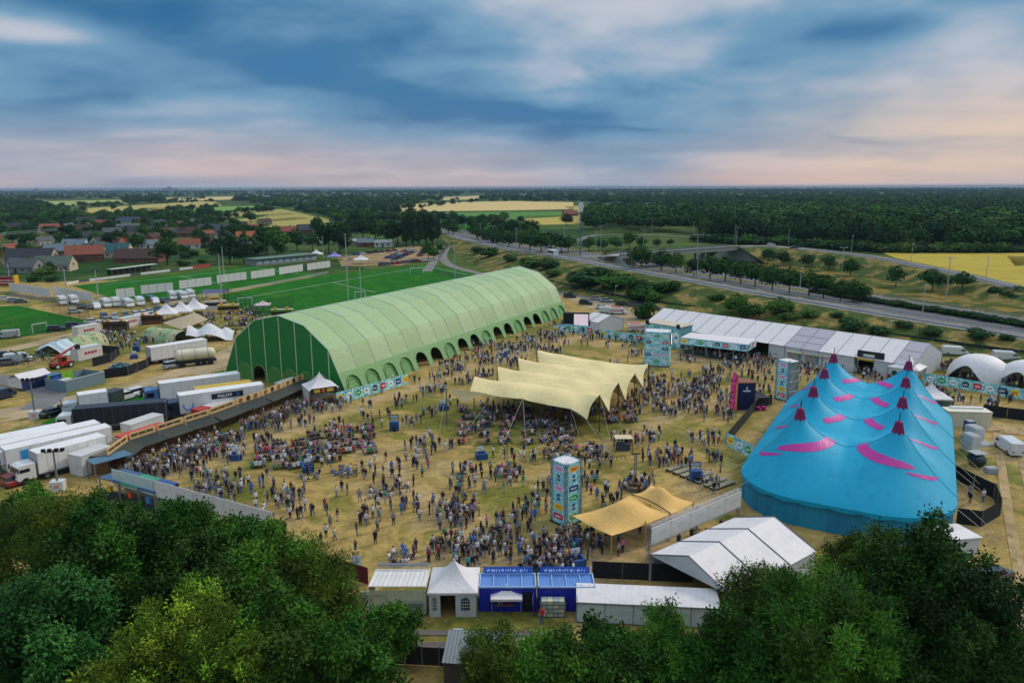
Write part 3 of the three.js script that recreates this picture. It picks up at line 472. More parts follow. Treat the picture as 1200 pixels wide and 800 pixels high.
{ const A = W(994 + 72, 447), t = T('pagoda_tent', 'white pointed entrance tent at the end of the long marquee', 'tent', W(1040, 445), yawOf(W(1000, 436), W(1070, 447))); pagoda(t, 5.6, 5, 2.8, 5.2, { walls: [0, 2] }); M(t, 'emblem', new THREE.CylinderGeometry(.55, .55, .04, 16).rotateX(Math.PI / 2).translate(1.2, 1.6, .07), mat('#1d3d38', .6)); }
function dome(name, label, u, v, w, h, yaw) {                            // arched dome tent, open on its sides
  const t = T(name, label, 'tent', W(u, v), yaw, 'white dome tents behind the teal banner fence'), r = w / 2;
  const N = 28, pts = (a, b) => { const th = a * 2 * Math.PI, open = Math.max(0, Math.cos(th * 2)) ** 1.5, y0 = open * .5, ph = mix(y0 * Math.PI / 2 * .92, Math.PI / 2, b); return [Math.cos(th) * r * Math.cos(ph) ** .85, h * Math.sin(ph), Math.sin(th) * r * Math.cos(ph) ** .85]; };
  M(t, 'dome_skin', gridGeo(N * 2, 12, pts, (a, b) => [a * 20, b * 6]), whiteC);
  for (const o of [0, .25, .5, .75]) M(t, 'rim', new B().path(Array.from({ length: 15 }, (_, i) => pts(o - .125 + i / 14 * .25, 0)), .1, 5), whiteD);
}
dome('dome_tent', 'white arched dome tent behind the teal banner fence, next to the marquee', 1147, 444, 11.5, 5, .5);
dome('dome_tent', 'white arched dome tent behind the teal banner fence, farther from the marquee', 1207, 452, 11.5, 5, .5);

// ---------------------------------------------------------------- printed banner cloth
function mosaic(g, w, h, seed, cols = ['#5fbcc4', '#9fdcde', '#f2f8f6', '#3f8fb0', '#86cfc4', '#d4efec', '#e8f3f0']) {
  const r = rng(seed); g.fillStyle = '#7cc8cc'; g.fillRect(0, 0, w, h);
  for (let i = 0; i < w * h / 260; i++) { g.fillStyle = cols[Math.floor(r() * cols.length)]; const x = r() * w, y = r() * h, s = 5 + r() * 13, a = r() * 6.3; g.save(); g.translate(x, y); g.rotate(a); g.beginPath(); g.ellipse(0, 0, s, s * .38, 0, 0, 6.3); g.fill(); g.restore(); }
}
function logo(g, x, y, w, h, kind, r) {                                     // sponsor marks: field, and strokes too small to read
  const K = { white: ['#f2f5f4', '#2c6f9e'], navy: ['#20386e', '#e8eef4'], yellow: ['#f2c81e', '#c8281e'], red: ['#d02a36', '#ffffff'], green: ['#1f9440', '#d9f0d8'], pink: ['#e9b8d4', '#b0428e'], dark: ['#1a1c22', '#e6e6e6'], orange: ['#f0a030', '#5a2410'] }[kind];
  g.fillStyle = K[0]; if (kind === 'green' || kind === 'dark' || kind === 'white') { g.beginPath(); g.ellipse(x + w / 2, y + h / 2, w / 2, h / 2, 0, 0, 6.3); g.fill(); } else g.fillRect(x, y, w, h);
  g.fillStyle = K[1]; const n = 3 + Math.floor(r() * 3); for (let i = 0; i < n; i++) { const cw = w * .62 / n; g.fillRect(x + w * .2 + i * cw, y + h * (.36 + r() * .06), cw * .72, h * (.22 + r() * .1)); }
}
const fenceBanner = canvasTex(1024, 128, (g, w, h) => { mosaic(g, w, h, 3); const r = rng(8), k = ['yellow', 'white', 'green', 'white', 'dark', 'red', 'white', 'navy']; k.forEach((q, i) => logo(g, i * 128 + 22, 30, 84, 68, q, r)); });
const towerFace = seed => canvasTex(256, 768, (g, w, h) => { mosaic(g, w, h, seed); const r = rng(seed + 4), k = seed % 2 ? ['red', 'yellow', 'dark', 'pink', 'dark', 'pink'] : ['green', 'dark', 'green', 'navy', 'dark', 'orange']; k.slice().reverse().forEach((q, i) => { const s = q === 'dark'; s ? logo(g, 104, 40 + i * 118, 48, 74, 'navy', r) : logo(g, 52, 46 + i * 118, 152, 70, q, r); }); });
const wideFace = seed => canvasTex(512, 768, (g, w, h) => { mosaic(g, w, h, seed); const r = rng(seed), k = ['white', 'red', 'pink', 'dark', 'navy', 'green', 'white', 'pink', 'white', 'navy', 'white', 'white']; g.fillStyle = '#e6efee'; for (const x of [168, 340]) g.fillRect(x, 0, 7, h); for (let c = 0; c < 3; c++) for (let q = 0; q < 5; q++) logo(g, c * 171 + 30, 60 + q * 140, 112, 62, k[(c * 5 + q * 3) % 12], r); });
const print = t => new THREE.MeshStandardMaterial({ map: t, roughness: .7, side: THREE.DoubleSide });
const q01 = (b, a, c, d, e) => b.quad(a, c, d, e, [[0, 0], [1, 0], [1, 1], [0, 1]]);
const trussB = (b, a, c, w = .3) => { const A = V(...a), D = V(...c).sub(A), L = D.length(), n = Math.max(2, Math.round(L / 1)); D.normalize(); const e1 = (Math.abs(D.y) > .8 ? V(1, 0, 0) : V(0, 1, 0)).cross(D).normalize(), e2 = D.clone().cross(e1), P = (k, i) => A.clone().addScaledVector(D, k * L / n).addScaledVector(e1, (i & 1 ? 1 : -1) * w / 2).addScaledVector(e2, (i & 2 ? 1 : -1) * w / 2).toArray(); for (let i = 0; i < 4; i++) b.bar(P(0, i), P(n, i), .035, 4); for (let k = 0; k < n; k++) { b.bar(P(k, 0), P(k + 1, 1), .02, 3); b.bar(P(k, 2), P(k + 1, 3), .02, 3); b.bar(P(k, 0), P(k + 1, 2), .02, 3); b.bar(P(k, 1), P(k + 1, 3), .02, 3); } return b; };

// ---------------------------------------------------------------- logo towers
function tower(label, u, v, wx, wz, h, yaw, faces, back) {
  const t = T('logo_tower', label, 'tower', W(u, v), yaw), X = wx / 2, Zd = wz / 2;
  for (const [x, z] of [[-X, Zd], [X, Zd], [X, -Zd], [-X, -Zd]]) M(t, 'truss_post', trussB(new B(), [x * .93, 0, z * .93], [x * .93, h + .25, z * .93], .26), steel);
  const y0 = .1, F = [[[-X, Zd], [X, Zd]], [[X, Zd], [X, -Zd]], [[X, -Zd], [-X, -Zd]], [[-X, -Zd], [-X, Zd]]];
  faces.forEach((f, i) => { if (!f) return; const [[a, b], [c, d]] = F[i]; M(t, 'printed_face', q01(new B(), [a, y0, b], [c, y0, d], [c, h, d], [a, h, b]), f); });
  M(t, 'top_sheet', new B().quad([-X, h - .1, Zd], [X, h - .1, Zd], [X, h - .1, -Zd], [-X, h - .1, -Zd]), back || whiteC);
  M(t, 'base', bx(-X - .1, X + .1, 0, .22, -Zd - .1, Zd + .1), darkSteel);
  return t;
}
const tf1 = print(towerFace(11)), tf2 = print(towerFace(12)), tf3 = print(wideFace(21)), tf4 = print(towerFace(32));
tower('tall square tower with printed teal logo faces beside the ochre tent', 663, 611, 2.45, 2.45, 7.6, .72, [tf2, tf1, tf1, tf1].map((f, i) => [tf2, tf2, tf1, tf1][i]));
{ const t = tower('wide tower with three columns of logos and a lit screen', 770, 427, 5.4, 4.2, 7.6, -.28, [tf3, tf4, tf3, tf4]);
  const s = M(t, 'screen_frame', bx(2.78, 2.9, 4.6, 7.2, -.9, 1.6), black); s.rotation.y = .0; M(s, 'screen', new B().quad([2.93, 4.7, 1.5], [2.93, 4.7, -.8], [2.93, 7.1, -.8], [2.93, 7.1, 1.5]), mat('#222222', .4, { emissive: new THREE.Color('#ffe9dc'), emissiveIntensity: .9 })); }
{ const t = tower('logo tower with one printed face and open steel bracing beside the circus tent', 921, 468, 2.6, 2.9, 7.4, .5, [null, null, null, tf1], whiteC);
  const b = new B(); for (let k = 0; k < 4; k++) { b.bar([-1.2, k * 1.85, 1.4], [1.2, k * 1.85 + 1.85, 1.4], .05, 4); b.bar([-1.2, k * 1.85, 1.4], [1.2, k * 1.85, 1.4], .05, 4); } M(t, 'bracing', b, steel); M(t, 'blank_face', new B().quad([1.25, .2, 1.35], [1.25, .2, -1.35], [1.25, 7.3, -1.35], [1.25, 7.3, 1.35]), whiteD); }
// navy drink stand with pink serrated sign
{ const t = T('drink_stand', 'navy box stand with tall pink serrated sign wall', 'stand', W(861, 481), .06); M(t, 'box', bx(.3, 3.5, 0, 4.8, -3.2, 0), mat('#141a44', .6)); M(t, 'roof', bx(.28, 3.52, 4.8, 4.95, -3.22, .02), mat('#7a4a30', .8));
  const m = M(t, 'emblem', bx(1.3, 2.6, 3.35, 3.6, .01, .04), mat('#cfd4ea', .6)); M(t, 'emblem', bx(1.85, 2.05, 3.7, 4.2, .01, .04), mat('#cfd4ea', .6));
  const z = []; for (let i = 0; i <= 12; i++) z.push([-.25 - (i % 2) * .25 - .1 * Math.sin(i), i * .5]); M(t, 'pink_sign', slab([[.2, 0], [.2, 6.2], [-.1, 6.7], ...z.slice().reverse()], -1.2, .35), mat('#d8347e', .6)); M(t, 'pink_sign', slab([[.2, .2], [.2, 5], [-.15, 5], [-.15, .2]], .36, .42), mat('#f08a5a', .6)); }
// stage screen at the far end of the site
{ const t = T('stage_screen', 'glowing stage screen at the far end of the hangar tent', 'screen', W(662, 388), -.1); M(t, 'frame', bx(-.5, 6.5, .4, 5, -1.2, 0), black); M(t, 'screen', bx(2.4, 6.2, 1.2, 4.7, .01, .05), mat('#333333', .4, { emissive: new THREE.Color('#f4e0f0'), emissiveIntensity: .5 })); }

// ---------------------------------------------------------------- fences
// panels along a pixel polyline; each panel is a part
function fence(label, pts, h, m, o = {}) {
  const P = pts[0].isVector3 ? pts : px(pts), t = T(o.name || 'fence', label, 'fence', V(0, 0, 0)), step = o.step || 3.5; if (o.group) t.userData.group = o.group;
  let dist = 0;
  for (let i = 1; i < P.length; i++) {
    const a = P[i - 1], b = P[i], L = flat(a, b), n = Math.max(1, Math.round(L / step)), yaw = yawOf(a, b);
    for (let k = 0; k < n; k++) {
      const p = a.clone().lerp(b, k / n), g = new B(), w = L / n - .04;
      g.quad([.02, o.y0 || .06, 0], [w, o.y0 || .06, 0], [w, h, 0], [.02, h, 0], [[(dist) / 16, 0], [(dist + w) / 16, 0], [(dist + w) / 16, 1], [dist / 16, 1]]); dist += w;
      const q = M(t, 'panel', g, m); q.position.copy(p); q.rotation.y = yaw + (o.wob || 0) * Math.sin(k * 2.3);
      const f = M(t, 'post', new B().bar([0, 0, -.06], [0, h + (o.post || .1), -.06], .045, 4), o.pm || steel); f.position.copy(p);
    }
  }
  return t;
}
const blackMesh = cloth('#10141a', .9), navyMesh = cloth('#16242c', .9), bannerM = print(fenceBanner), maroonM = cloth('#5e1420', .8), netM = mat('#1c2a24', .9, { transparent: true, opacity: .2 });
fence('long black screen fence along the foot of the highway embankment', [[640, 333], [700, 347], [745, 356], [850, 372], [960, 387.5], [1074, 404], [1130, 412], [1240, 427]], 2.1, navyMesh);
fence('teal banner fence with sponsor marks at the foot of the hangar tent', [[394, 474], [430, 464], [478, 450]], 2.2, bannerM);
fence('teal banner fence with sponsor marks in front of the stage screen', [[648, 391], [665, 389], [693, 392]], 2.2, bannerM);
fence('teal banner fence with sponsor marks beside the small gabled tent', [[703, 395], [722, 398], [758, 402]], 2.1, bannerM);
fence('teal banner fence with sponsor marks in front of the dome tents', [[1070, 447], [1120, 455], [1200, 469], [1240, 477]], 2.1, bannerM);
fence('black fence with a service road behind the grass beside the dome tents', [[1152, 487], [1180, 491], [1240, 498]], 2, blackMesh).userData.label = 'black fence panels behind the cream container by the concrete pad';
fence('black fence around the yard at the foot of the circus tent', [[852, 521], [868, 502], [885, 481], [905, 474]], 1.9, blackMesh).userData.label = 'black fence between the crowd and the seating yard of the circus tent';
fence('short teal banner fence at the corner of the seating yard', [[851, 522], [882, 538]], 2.1, bannerM);
fence('black fence pen beside the circus tent with green end panels', [[1119, 562], [1165, 585], [1172, 605], [1150, 618], [1120, 614]], 2, blackMesh);
fence('green printed banner on the pen beside the circus tent', [[1165.5, 584], [1173, 604]], 2.02, cloth('#1f8a3a', .7));
fence('maroon banner fence with round white marks in front of the trees', [[318, 640], [345, 655], [390, 673], [432, 686]], 1.9, maroonM);
fence('black barrier continuing the white entrance banner', [[296, 632], [312, 626], [318, 640]], 1.6, blackMesh);
fence('black fence between the blue containers and the gabled tent', [[694, 678], [765, 681], [812, 683]], 1.9, blackMesh);
fence('black screened fence around the waste yard', [[122, 444], [150, 440], [172, 431], [184, 422]], 2, blackMesh);
fence('black screened fence behind the grey skip', [[108, 430], [130, 424], [140, 416], [120, 414]], 2, blackMesh).userData.label = 'black screened fence between the grey skip and the crowd';
fence('dark net fence around the small pitch', [[-40, 404], [20, 396], [60, 390], [105, 379], [60, 366]], 5, netM, { step: 8, pm: darkSteel });
fence('dark net fence along the end of the training pitch', [[262, 352], [300, 372], [345, 363]], 5, netM, { step: 6, pm: darkSteel });
fence('wire fence beside the pale winding path', [[508, 320], [540, 326], [600, 338], [640, 346]], 1.8, mat('#4a564e', .8, { transparent: true, opacity: .4 }), { step: 4 });
fence('dark garden fence among the trees below the pagoda', [[455, 778], [535, 782]], 1.7, mat('#1c1712', .9), { step: 1.6 });
for (const [u, v] of [[343, 650], [361, 658], [412, 677]]) one('round_mark', 'round white mark on the maroon banner fence', 'banner mark', new THREE.TorusGeometry(.55, .13, 6, 18), mat('#d9d2d0', .7), W(u, v + 1).add(V(.12, 1.05, .14)), yawOf(W(345, 655), W(432, 686)), 'round marks on the maroon banner');

// ---------------------------------------------------------------- banner screens on truss
{ const A = W(762, 661), Bp = W(867, 613), L = flat(A, Bp), t = T('truss_banner', 'long blank white banner on steel truss beside the gabled tent', 'banner', A, yawOf(A, Bp)), n = 5;
  for (let i = 0; i < n; i++) M(t, 'banner_panel', bx(i * L / n + .03, (i + 1) * L / n - .03, 2.1, 3.95, -.03, .03), cloth('#dcdad6', .7));
  for (const y of [2, 4.1]) M(t, 'truss', trussB(new B(), [0, y, -.2], [L, y, -.2], .26), steel); for (const x of [0, L * .5, L]) M(t, 'truss_post', trussB(new B(), [x, 0, -.3], [x, 4.2, -.3], .28), steel); }
{ const P = [W(130, 549, 4.2), W(180, 563, 4.2), W(250, 581.5, 4.2), W(318, 600, 4.2)], t = T('truss_banner', 'long white scuffed banner above the entrance behind the dark trees', 'banner', V(0, 0, 0));
  for (let i = 1; i < 4; i++) { const a = P[i - 1], b = P[i], n = i === 1 ? 3 : 4; for (let k = 0; k < n; k++) { const p = a.clone().lerp(b, k / n), w = flat(a, b) / n; const m = M(t, 'banner_panel', bx(.02, w - .02, -2, 0, -.03, .03), cloth(i === 1 ? '#b9cbd2' : '#d6d4d8', .6)); m.position.copy(p); m.rotation.y = yawOf(a, b); } M(t, 'truss', trussB(new B(), [a.x, 2.05, a.z - .2], [b.x, 2.05, b.z - .2]), steel); M(t, 'truss_post', trussB(new B(), [b.x, 0, b.z - .2], [b.x, 4.2, b.z - .2]), steel); } }

// ---------------------------------------------------------------- bar canopy in front of the marquee
{ const A = W(797, 402, 2.9).setY(0), Bp = W(876, 411, 2.9).setY(0), L = flat(A, Bp), D = 7, t = T('bar_canopy', 'long bar canopy with printed teal fascia in front of the marquee', 'bar', A, yawOf(A, Bp)), n = 5;
  for (let i = 0; i < n; i++) { const x0 = i * L / n, x1 = (i + 1) * L / n - .03; M(t, 'fascia_panel', new B().quad([x0, 2.7, 0], [x1, 2.7, 0], [x1, 4.3, -.15], [x0, 4.3, -.15], [[i * .2, 0], [i * .2 + .2, 0], [i * .2 + .2, 1], [i * .2, 1]]), bannerM); M(t, 'roof_panel', bx(x0, x1, 4.15, 4.25, -D, -.1), whiteC); }
  M(t, 'fascia_panel', new B().quad([L, 2.7, 0], [L, 2.7, -D], [L, 4.3, -D], [L, 4.3, -.1], [[.5, 0], [.8, 0], [.8, 1], [.5, 1]]), bannerM);
  for (let i = 0; i <= n; i++) M(t, 'post', bx(i * L / n - .1, i * L / n + .1, 0, 4.1, -.4, -.2), steel); M(t, 'counter', bx(.3, L - .3, 0, 1.1, -2.6, -1.9), mat('#3a4a4c', .7)); M(t, 'back_wall', bx(0, L, 0, 4, -D - .1, -D), black); }
{ const A = W(757, 402), Bp = W(797, 409), L = flat(A, Bp), t = T('bar_container', 'raised teal bar block with a flat deck roof at the end of the marquee', 'bar', A, yawOf(A, Bp)); M(t, 'front', q01(new B(), [0, 0, 0], [L, 0, 0], [L, 5.2, 0], [0, 5.2, 0]), print(rep(fenceBanner, .5, 1))); M(t, 'body', bx(0, L, 0, 5.2, -5, -.02), mat('#5a9a9c', .7)); M(t, 'roof_deck', bx(-.2, L + .2, 5.2, 5.35, -5.2, .2), mat('#b9ad96', .8)); for (const x of [.5, L - .5]) M(t, 'speaker', bx(x - .4, x + .4, 4.9, 5.9, .22, .6), black); }
// kiosks with diagonal stripes
const stripes = canvasTex(128, 128, (g) => { g.fillStyle = '#e6e0d4'; g.fillRect(0, 0, 128, 128); g.strokeStyle = '#1d1b1e'; g.lineWidth = 11; for (let i = -128; i < 256; i += 26) { g.beginPath(); g.moveTo(i, 0); g.lineTo(i + 128, 128); g.stroke(); } });
{ const yaw = yawOf(W(921, 424), W(1000, 436)); let first;
  [[922, 424], [943, 427], [962, 430], [983, 433]].forEach(([u, v], i) => { if (first) return copy(first, W(u, v), yaw);
    const t = first = T('kiosk', 'small kiosk with diagonal black and white stripes below the marquee', 'kiosk', W(u, v), yaw, 'striped kiosks along the marquee'); M(t, 'striped_front', q01(new B(), [0, 0, 0], [3.1, 0, 0], [3.1, 2.2, 0], [0, 2.2, 0]), print(stripes)); M(t, 'body', bx(0, 3.1, 0, 2.3, -2.4, -.03), mat('#c9c2b4', .8)); M(t, 'roof', bx(-.15, 3.25, 2.3, 2.55, -2.5, .35), mat('#c8bda6', .8)); M(t, 'door', bx(2.4, 2.95, 0, 2, .01, .04), mat('#4a7f86', .7)); }); }
{ const A = W(1003, 437), t = T('entrance_sign', 'dark and yellow sign over the marquee entrance', 'sign', A, yawOf(W(1003, 437), W(1034, 442))); for (const x of [.2, 5]) M(t, 'post', bx(x - .12, x + .12, 0, 3, -.4, -.1), steel); const s = M(t, 'sign_board', bx(0, 5.2, 2.9, 4.9, -.3, 0), mat('#1d2226', .7)); M(s, 'yellow_band', bx(0, 5.2, 2.9, 3.35, .01, .04), mat('#d8b422', .6)); M(s, 'lettering', bx(1.2, 3.4, 3.75, 4.3, .01, .04), mat('#cfd2c8', .7)); M(t, 'green_panel', bx(5.3, 6.6, 0, 1.8, -.2, -.1), mat('#8fb83a', .7)); M(t, 'blue_panel', bx(-1.2, -.1, 0, 1.8, -.2, -.1), mat('#6fa8c4', .7)); }
{ const A = W(880, 480), t = T('dark_canopy', 'small black pavilion with magenta tubs in the circus yard', 'tent', A, .15); pagoda(t, 3.4, 3, 2.1, 3, { roof: cloth('#1e2a34', .7) }); for (const x of [.9, 1.9]) M(t, 'tub', new THREE.CylinderGeometry(.4, .32, .8, 10).translate(x, .4, .9), mat('#a0186e', .6)); }
{ const t = T('terrace_steps', 'grey scaffold terrace steps beside the circus tent', 'steps', W(838, 576), .62); for (let i = 0; i < 7; i++) { M(t, 'step', bx(0, 4.2, .25 + i * .02, .33 + i * .02, -i * 1.25 - .95, -i * 1.25), cloth('#8f8a74', .9)); M(t, 'riser', bx(0, 4.2, 0, .25, -i * 1.25 - .95, -i * 1.25 - .9), darkSteel); } }

// ---------------------------------------------------------------- food stalls with sign boards
{
  const warm = mat('#5a4630', .7, { emissive: new THREE.Color('#ffb060'), emissiveIntensity: .55 }), awn = cloth('#2a332c', .8), awn2 = cloth('#343a30', .8), wood = cloth('#7d5d3a', .8), boardM = cloth('#d8b478', .7), dk = mat('#2b2018', .8);
  const line = [[134, 560], [158, 541], [190, 530], [222, 519], [252, 509], [282, 497], [312, 486], [338, 474.5], [362, 464]].map(p => W(p[0] - 3, p[1] - 4));
  const what = ['with its board turned to the entrance', 'nearest to the red awning lorry', 'second along from the entrance corner', 'third along from the entrance corner', 'behind the thickest queue', 'fifth along from the entrance corner', 'before the white trailer', 'last before the pagoda stall'];
  const labs = ['food stall with long letter board at the entrance corner of the row', 'food stall with dark awning, second of the row from the entrance corner', 'food stall with dark awning, third of the row from the entrance corner', 'food stall with dark awning, fourth of the row from the entrance corner', 'food stall with dark awning, fifth of the row from the entrance corner', 'food stall with dark awning, sixth of the row from the entrance corner', 'food stall with round boards, next but one to the white pagoda stall', 'food stall with round boards, next to the white pagoda stall'];
  const r = rng(5);
  for (let i = 0; i < 8; i++) {
    const a = line[i], b = line[i + 1], L = flat(a, b), t = T('food_stall', labs[i], 'stall', a, yawOf(a, b), 'food stalls in a row');
    M(t, 'body', bx(.05, L - .05, 0, 2.6, -2.6, -2.5), wood); for (const x of [.05, L - .12]) M(t, 'side_wall', bx(x, x + .07, 0, 2.6, -2.5, -.3), wood); M(t, 'roof', bx(.02, L - .02, 2.6, 2.7, -2.7, -.2), mat('#6b6352', .9));
    M(t, 'counter', bx(.1, L - .1, 0, 1.05, -.75, -.2), wood); M(t, 'kitchen', bx(.5, L - .5, 0, 1.5, -2.4, -1.7), darkSteel);
    M(t, 'awning', gridGeo(6, 3, (u, v) => [.05 + u * (L - .1), 2.66 - .7 * v - .06 * Math.sin(Math.PI * u), -.2 + 2.3 * v]), i % 2 ? awn : awn2);
    const s = M(t, 'sign_board', bx(.15, L - .15, 2.72, 3.65, -.45, -.33), boardM);
    for (let k = 0; k < 3; k++) { const x = .4 + k * (L - .8) / 3, w = (L - 1.2) / 3; if (i > 4) M(s, 'round_sign', new THREE.CylinderGeometry(.42, .42, .06, 14).rotateX(Math.PI / 2).translate(x + w / 2, 3.2, -.29), k % 2 ? dk : mat('#8a5a2c', .7)); else { const lb = new B(); for (let c = 0; c < 5; c++) { const cw = w / 5; lb.box(x + c * cw, x + c * cw + cw * .62, 3.0 + r() * .1, 3.42, -.33, -.29); } M(s, 'lettering', lb, dk); } }
    M(t, 'light_strip', bx(.3, L - .3, 2.3, 2.36, -.3, -.22), warm); M(t, 'menu_board', bx(.3, L * .4, 1.3, 2.2, -2.48, -2.44), warm);
  }
}
{ const t = T('entrance_bar', 'bar block with blue and green flat roofs behind the white banner', 'bar', W(118, 584), yawOf(W(118, 584), W(182, 603)));
  [[0, 3.8, '#3c5a78'], [3.9, 7.4, '#2f8a6c'], [7.5, 10.4, '#2a4f86']].forEach(([x0, x1, c], i) => { M(t, 'roof', bx(x0, x1, 2.7 + i * .003, 2.82, -3.4, 0), paint(c, .6)); M(t, 'counter', bx(x0 + .2, x1 - .2, 0, 1.05, -.7, -.2), mat('#22252b', .8)); M(t, 'back_wall', bx(x0, x1, 0, 2.7, -3.4, -3.3), mat('#1c2028', .8)); for (const x of [x0 + .1, x1 - .1]) M(t, 'post', bx(x - .05, x + .05, 0, 2.7, -.1, 0), steel); }); for (const [x, c] of [[1, '#caa62c'], [5, '#c0482c'], [8.3, '#3a7ac0']]) M(t, 'fridge', bx(x, x + .7, 1.05, 1.75, -.6, -.25), mat(c, .5)); }
{ const t = T('blue_platform', 'blue-grey roofed deck behind the bend of the stall row', 'platform', W(112, 566), yawOf(W(112, 566), W(140, 558))); M(t, 'roof', bx(0, 5, 2.5, 2.6, -2.6, 0), paint('#4a6f88', .6)); for (const [x, z] of [[.1, -.1], [4.9, -.1], [4.9, -2.5], [.1, -2.5]]) M(t, 'post', bx(x - .06, x + .06, 0, 2.5, z - .06, z + .06), steel); }

// ---------------------------------------------------------------- vehicles
// all vehicles: local +x is forward, origin on the ground below the middle
const wheelG = (r, w) => { const g = new THREE.CylinderGeometry(r, r, w, 14).rotateX(Math.PI / 2); return g; };
function wheels(t, xs, half, r, w = .22) { for (const x of xs) for (const s of [-1, 1]) { const m = M(t, 'wheel', wheelG(r, w), rubber); m.position.set(x, r, s * (half - w / 2 + .02)); M(m, 'rim', new THREE.CylinderGeometry(r * .6, r * .6, w + .02, 10).rotateX(Math.PI / 2), steel); } }
function prism(pts, half, inset = 0, bev = .06) {                           // side outline extruded across, softened edges
  const s = new THREE.Shape(pts.map(p => new THREE.Vector2(...p))), g = new THREE.ExtrudeGeometry(s, { depth: 2 * (half - bev), bevelEnabled: true, bevelThickness: bev, bevelSize: bev * .8, bevelSegments: 1, curveSegments: 2 }); g.translate(0, 0, -(half - bev));
  if (inset) { const P = g.attributes.position; let lo = 1e9, hi = -1e9; for (let i = 0; i < P.count; i++) { lo = Math.min(lo, P.getY(i)); hi = Math.max(hi, P.getY(i)); } for (let i = 0; i < P.count; i++) P.setZ(i, P.getZ(i) * (1 - inset * (P.getY(i) - lo) / (hi - lo))); g.computeVertexNormals(); }
  return g;
}
const carGeo = {
  car: { body: prism([[-2.05, .35], [2.05, .35], [2.1, .62], [1.95, .82], [.95, .95], [-1.6, .98], [-2.08, .85], [-2.12, .55]], .87), glass: prism([[-1.75, .96], [1, .94], [.35, 1.42], [-1.3, 1.45]], .78, .18), roof: prism([[-1.38, 1.44], [.42, 1.41], [.3, 1.5], [-1.25, 1.52]], .66, 0, .03), wx: [-1.3, 1.32], r: .32, half: .87 },
  estate: { body: prism([[-2.25, .38], [2.2, .38], [2.25, .7], [2.1, .92], [1.1, 1.04], [-2.15, 1.08], [-2.3, .8]], .92), glass: prism([[-2.15, 1.06], [1.15, 1.02], [.45, 1.6], [-1.95, 1.62]], .83, .14), roof: prism([[-2.02, 1.6], [.52, 1.58], [.38, 1.68], [-1.9, 1.7]], .73, 0, .03), wx: [-1.4, 1.4], r: .36, half: .92 },
  van: { body: prism([[-2.6, .4], [2.6, .4], [2.65, .9], [2.1, 1.2], [1.35, 1.95], [-2.55, 2], [-2.62, 1]], .98), glass: prism([[1.0, 1.22], [2.08, 1.2], [1.42, 1.9], [1.0, 1.92]], .99, .02, .03), roof: prism([[-2.5, 1.98], [1.3, 1.95], [1.2, 2.05], [-2.4, 2.07]], .9, 0, .03), wx: [-1.6, 1.7], r: .36, half: .98 },
  camper: { body: prism([[-3, .5], [3, .5], [3.05, 1], [2.6, 1.3], [2.1, 1.8], [2.6, 2.2], [2.4, 2.8], [-2.95, 2.85], [-3.05, 1.2]], 1.12), glass: prism([[1.75, 1.3], [2.55, 1.3], [2.12, 1.78], [1.75, 1.8]], 1.13, .02, .03), roof: prism([[-2.4, 2.85], [-.4, 2.85], [-.6, 3], [-2.3, 3]], .5, 0, .03), wx: [-1.5, 2], r: .36, half: 1.1 },
};
const tailM = mat('#8e1a1a', .4), headM = mat('#e6e6e0', .2);
function makeVehicle(kind, color, label, cat, group, pos, yaw) {
  const c = carGeo[kind], t = T(kind === 'car' || kind === 'estate' ? 'parked_car' : kind === 'van' ? 'parked_van' : 'camper_van', label, cat, pos, yaw, group), pm = mat(color, .3, { phys: true, clearcoat: .6, clearcoatRoughness: .15, map: grimeFine });
  const b = M(t, 'body', c.body, pm); M(t, 'windows', c.glass, glassDark); M(t, 'roof', c.roof, pm); wheels(t, c.wx, c.half, c.r);
  const L = kind === 'camper' ? 3 : kind === 'van' ? 2.6 : kind === 'estate' ? 2.22 : 2.05; for (const s of [-1, 1]) { M(t, 'headlight', bx(L - .02, L + .07, .62, .78, s * .62 - .14, s * .62 + .14), headM); M(t, 'tail_light', bx(-L - .08, -L - .0, .7, .9, s * .62 - .12, s * .62 + .12), tailM); }
  if (kind === 'camper') for (const x of [-2, -.6]) M(t, 'side_window', bx(x, x + .8, 1.6, 2.1, -1.14, 1.14), glassDark);
  return t;
}
const protoV = {};
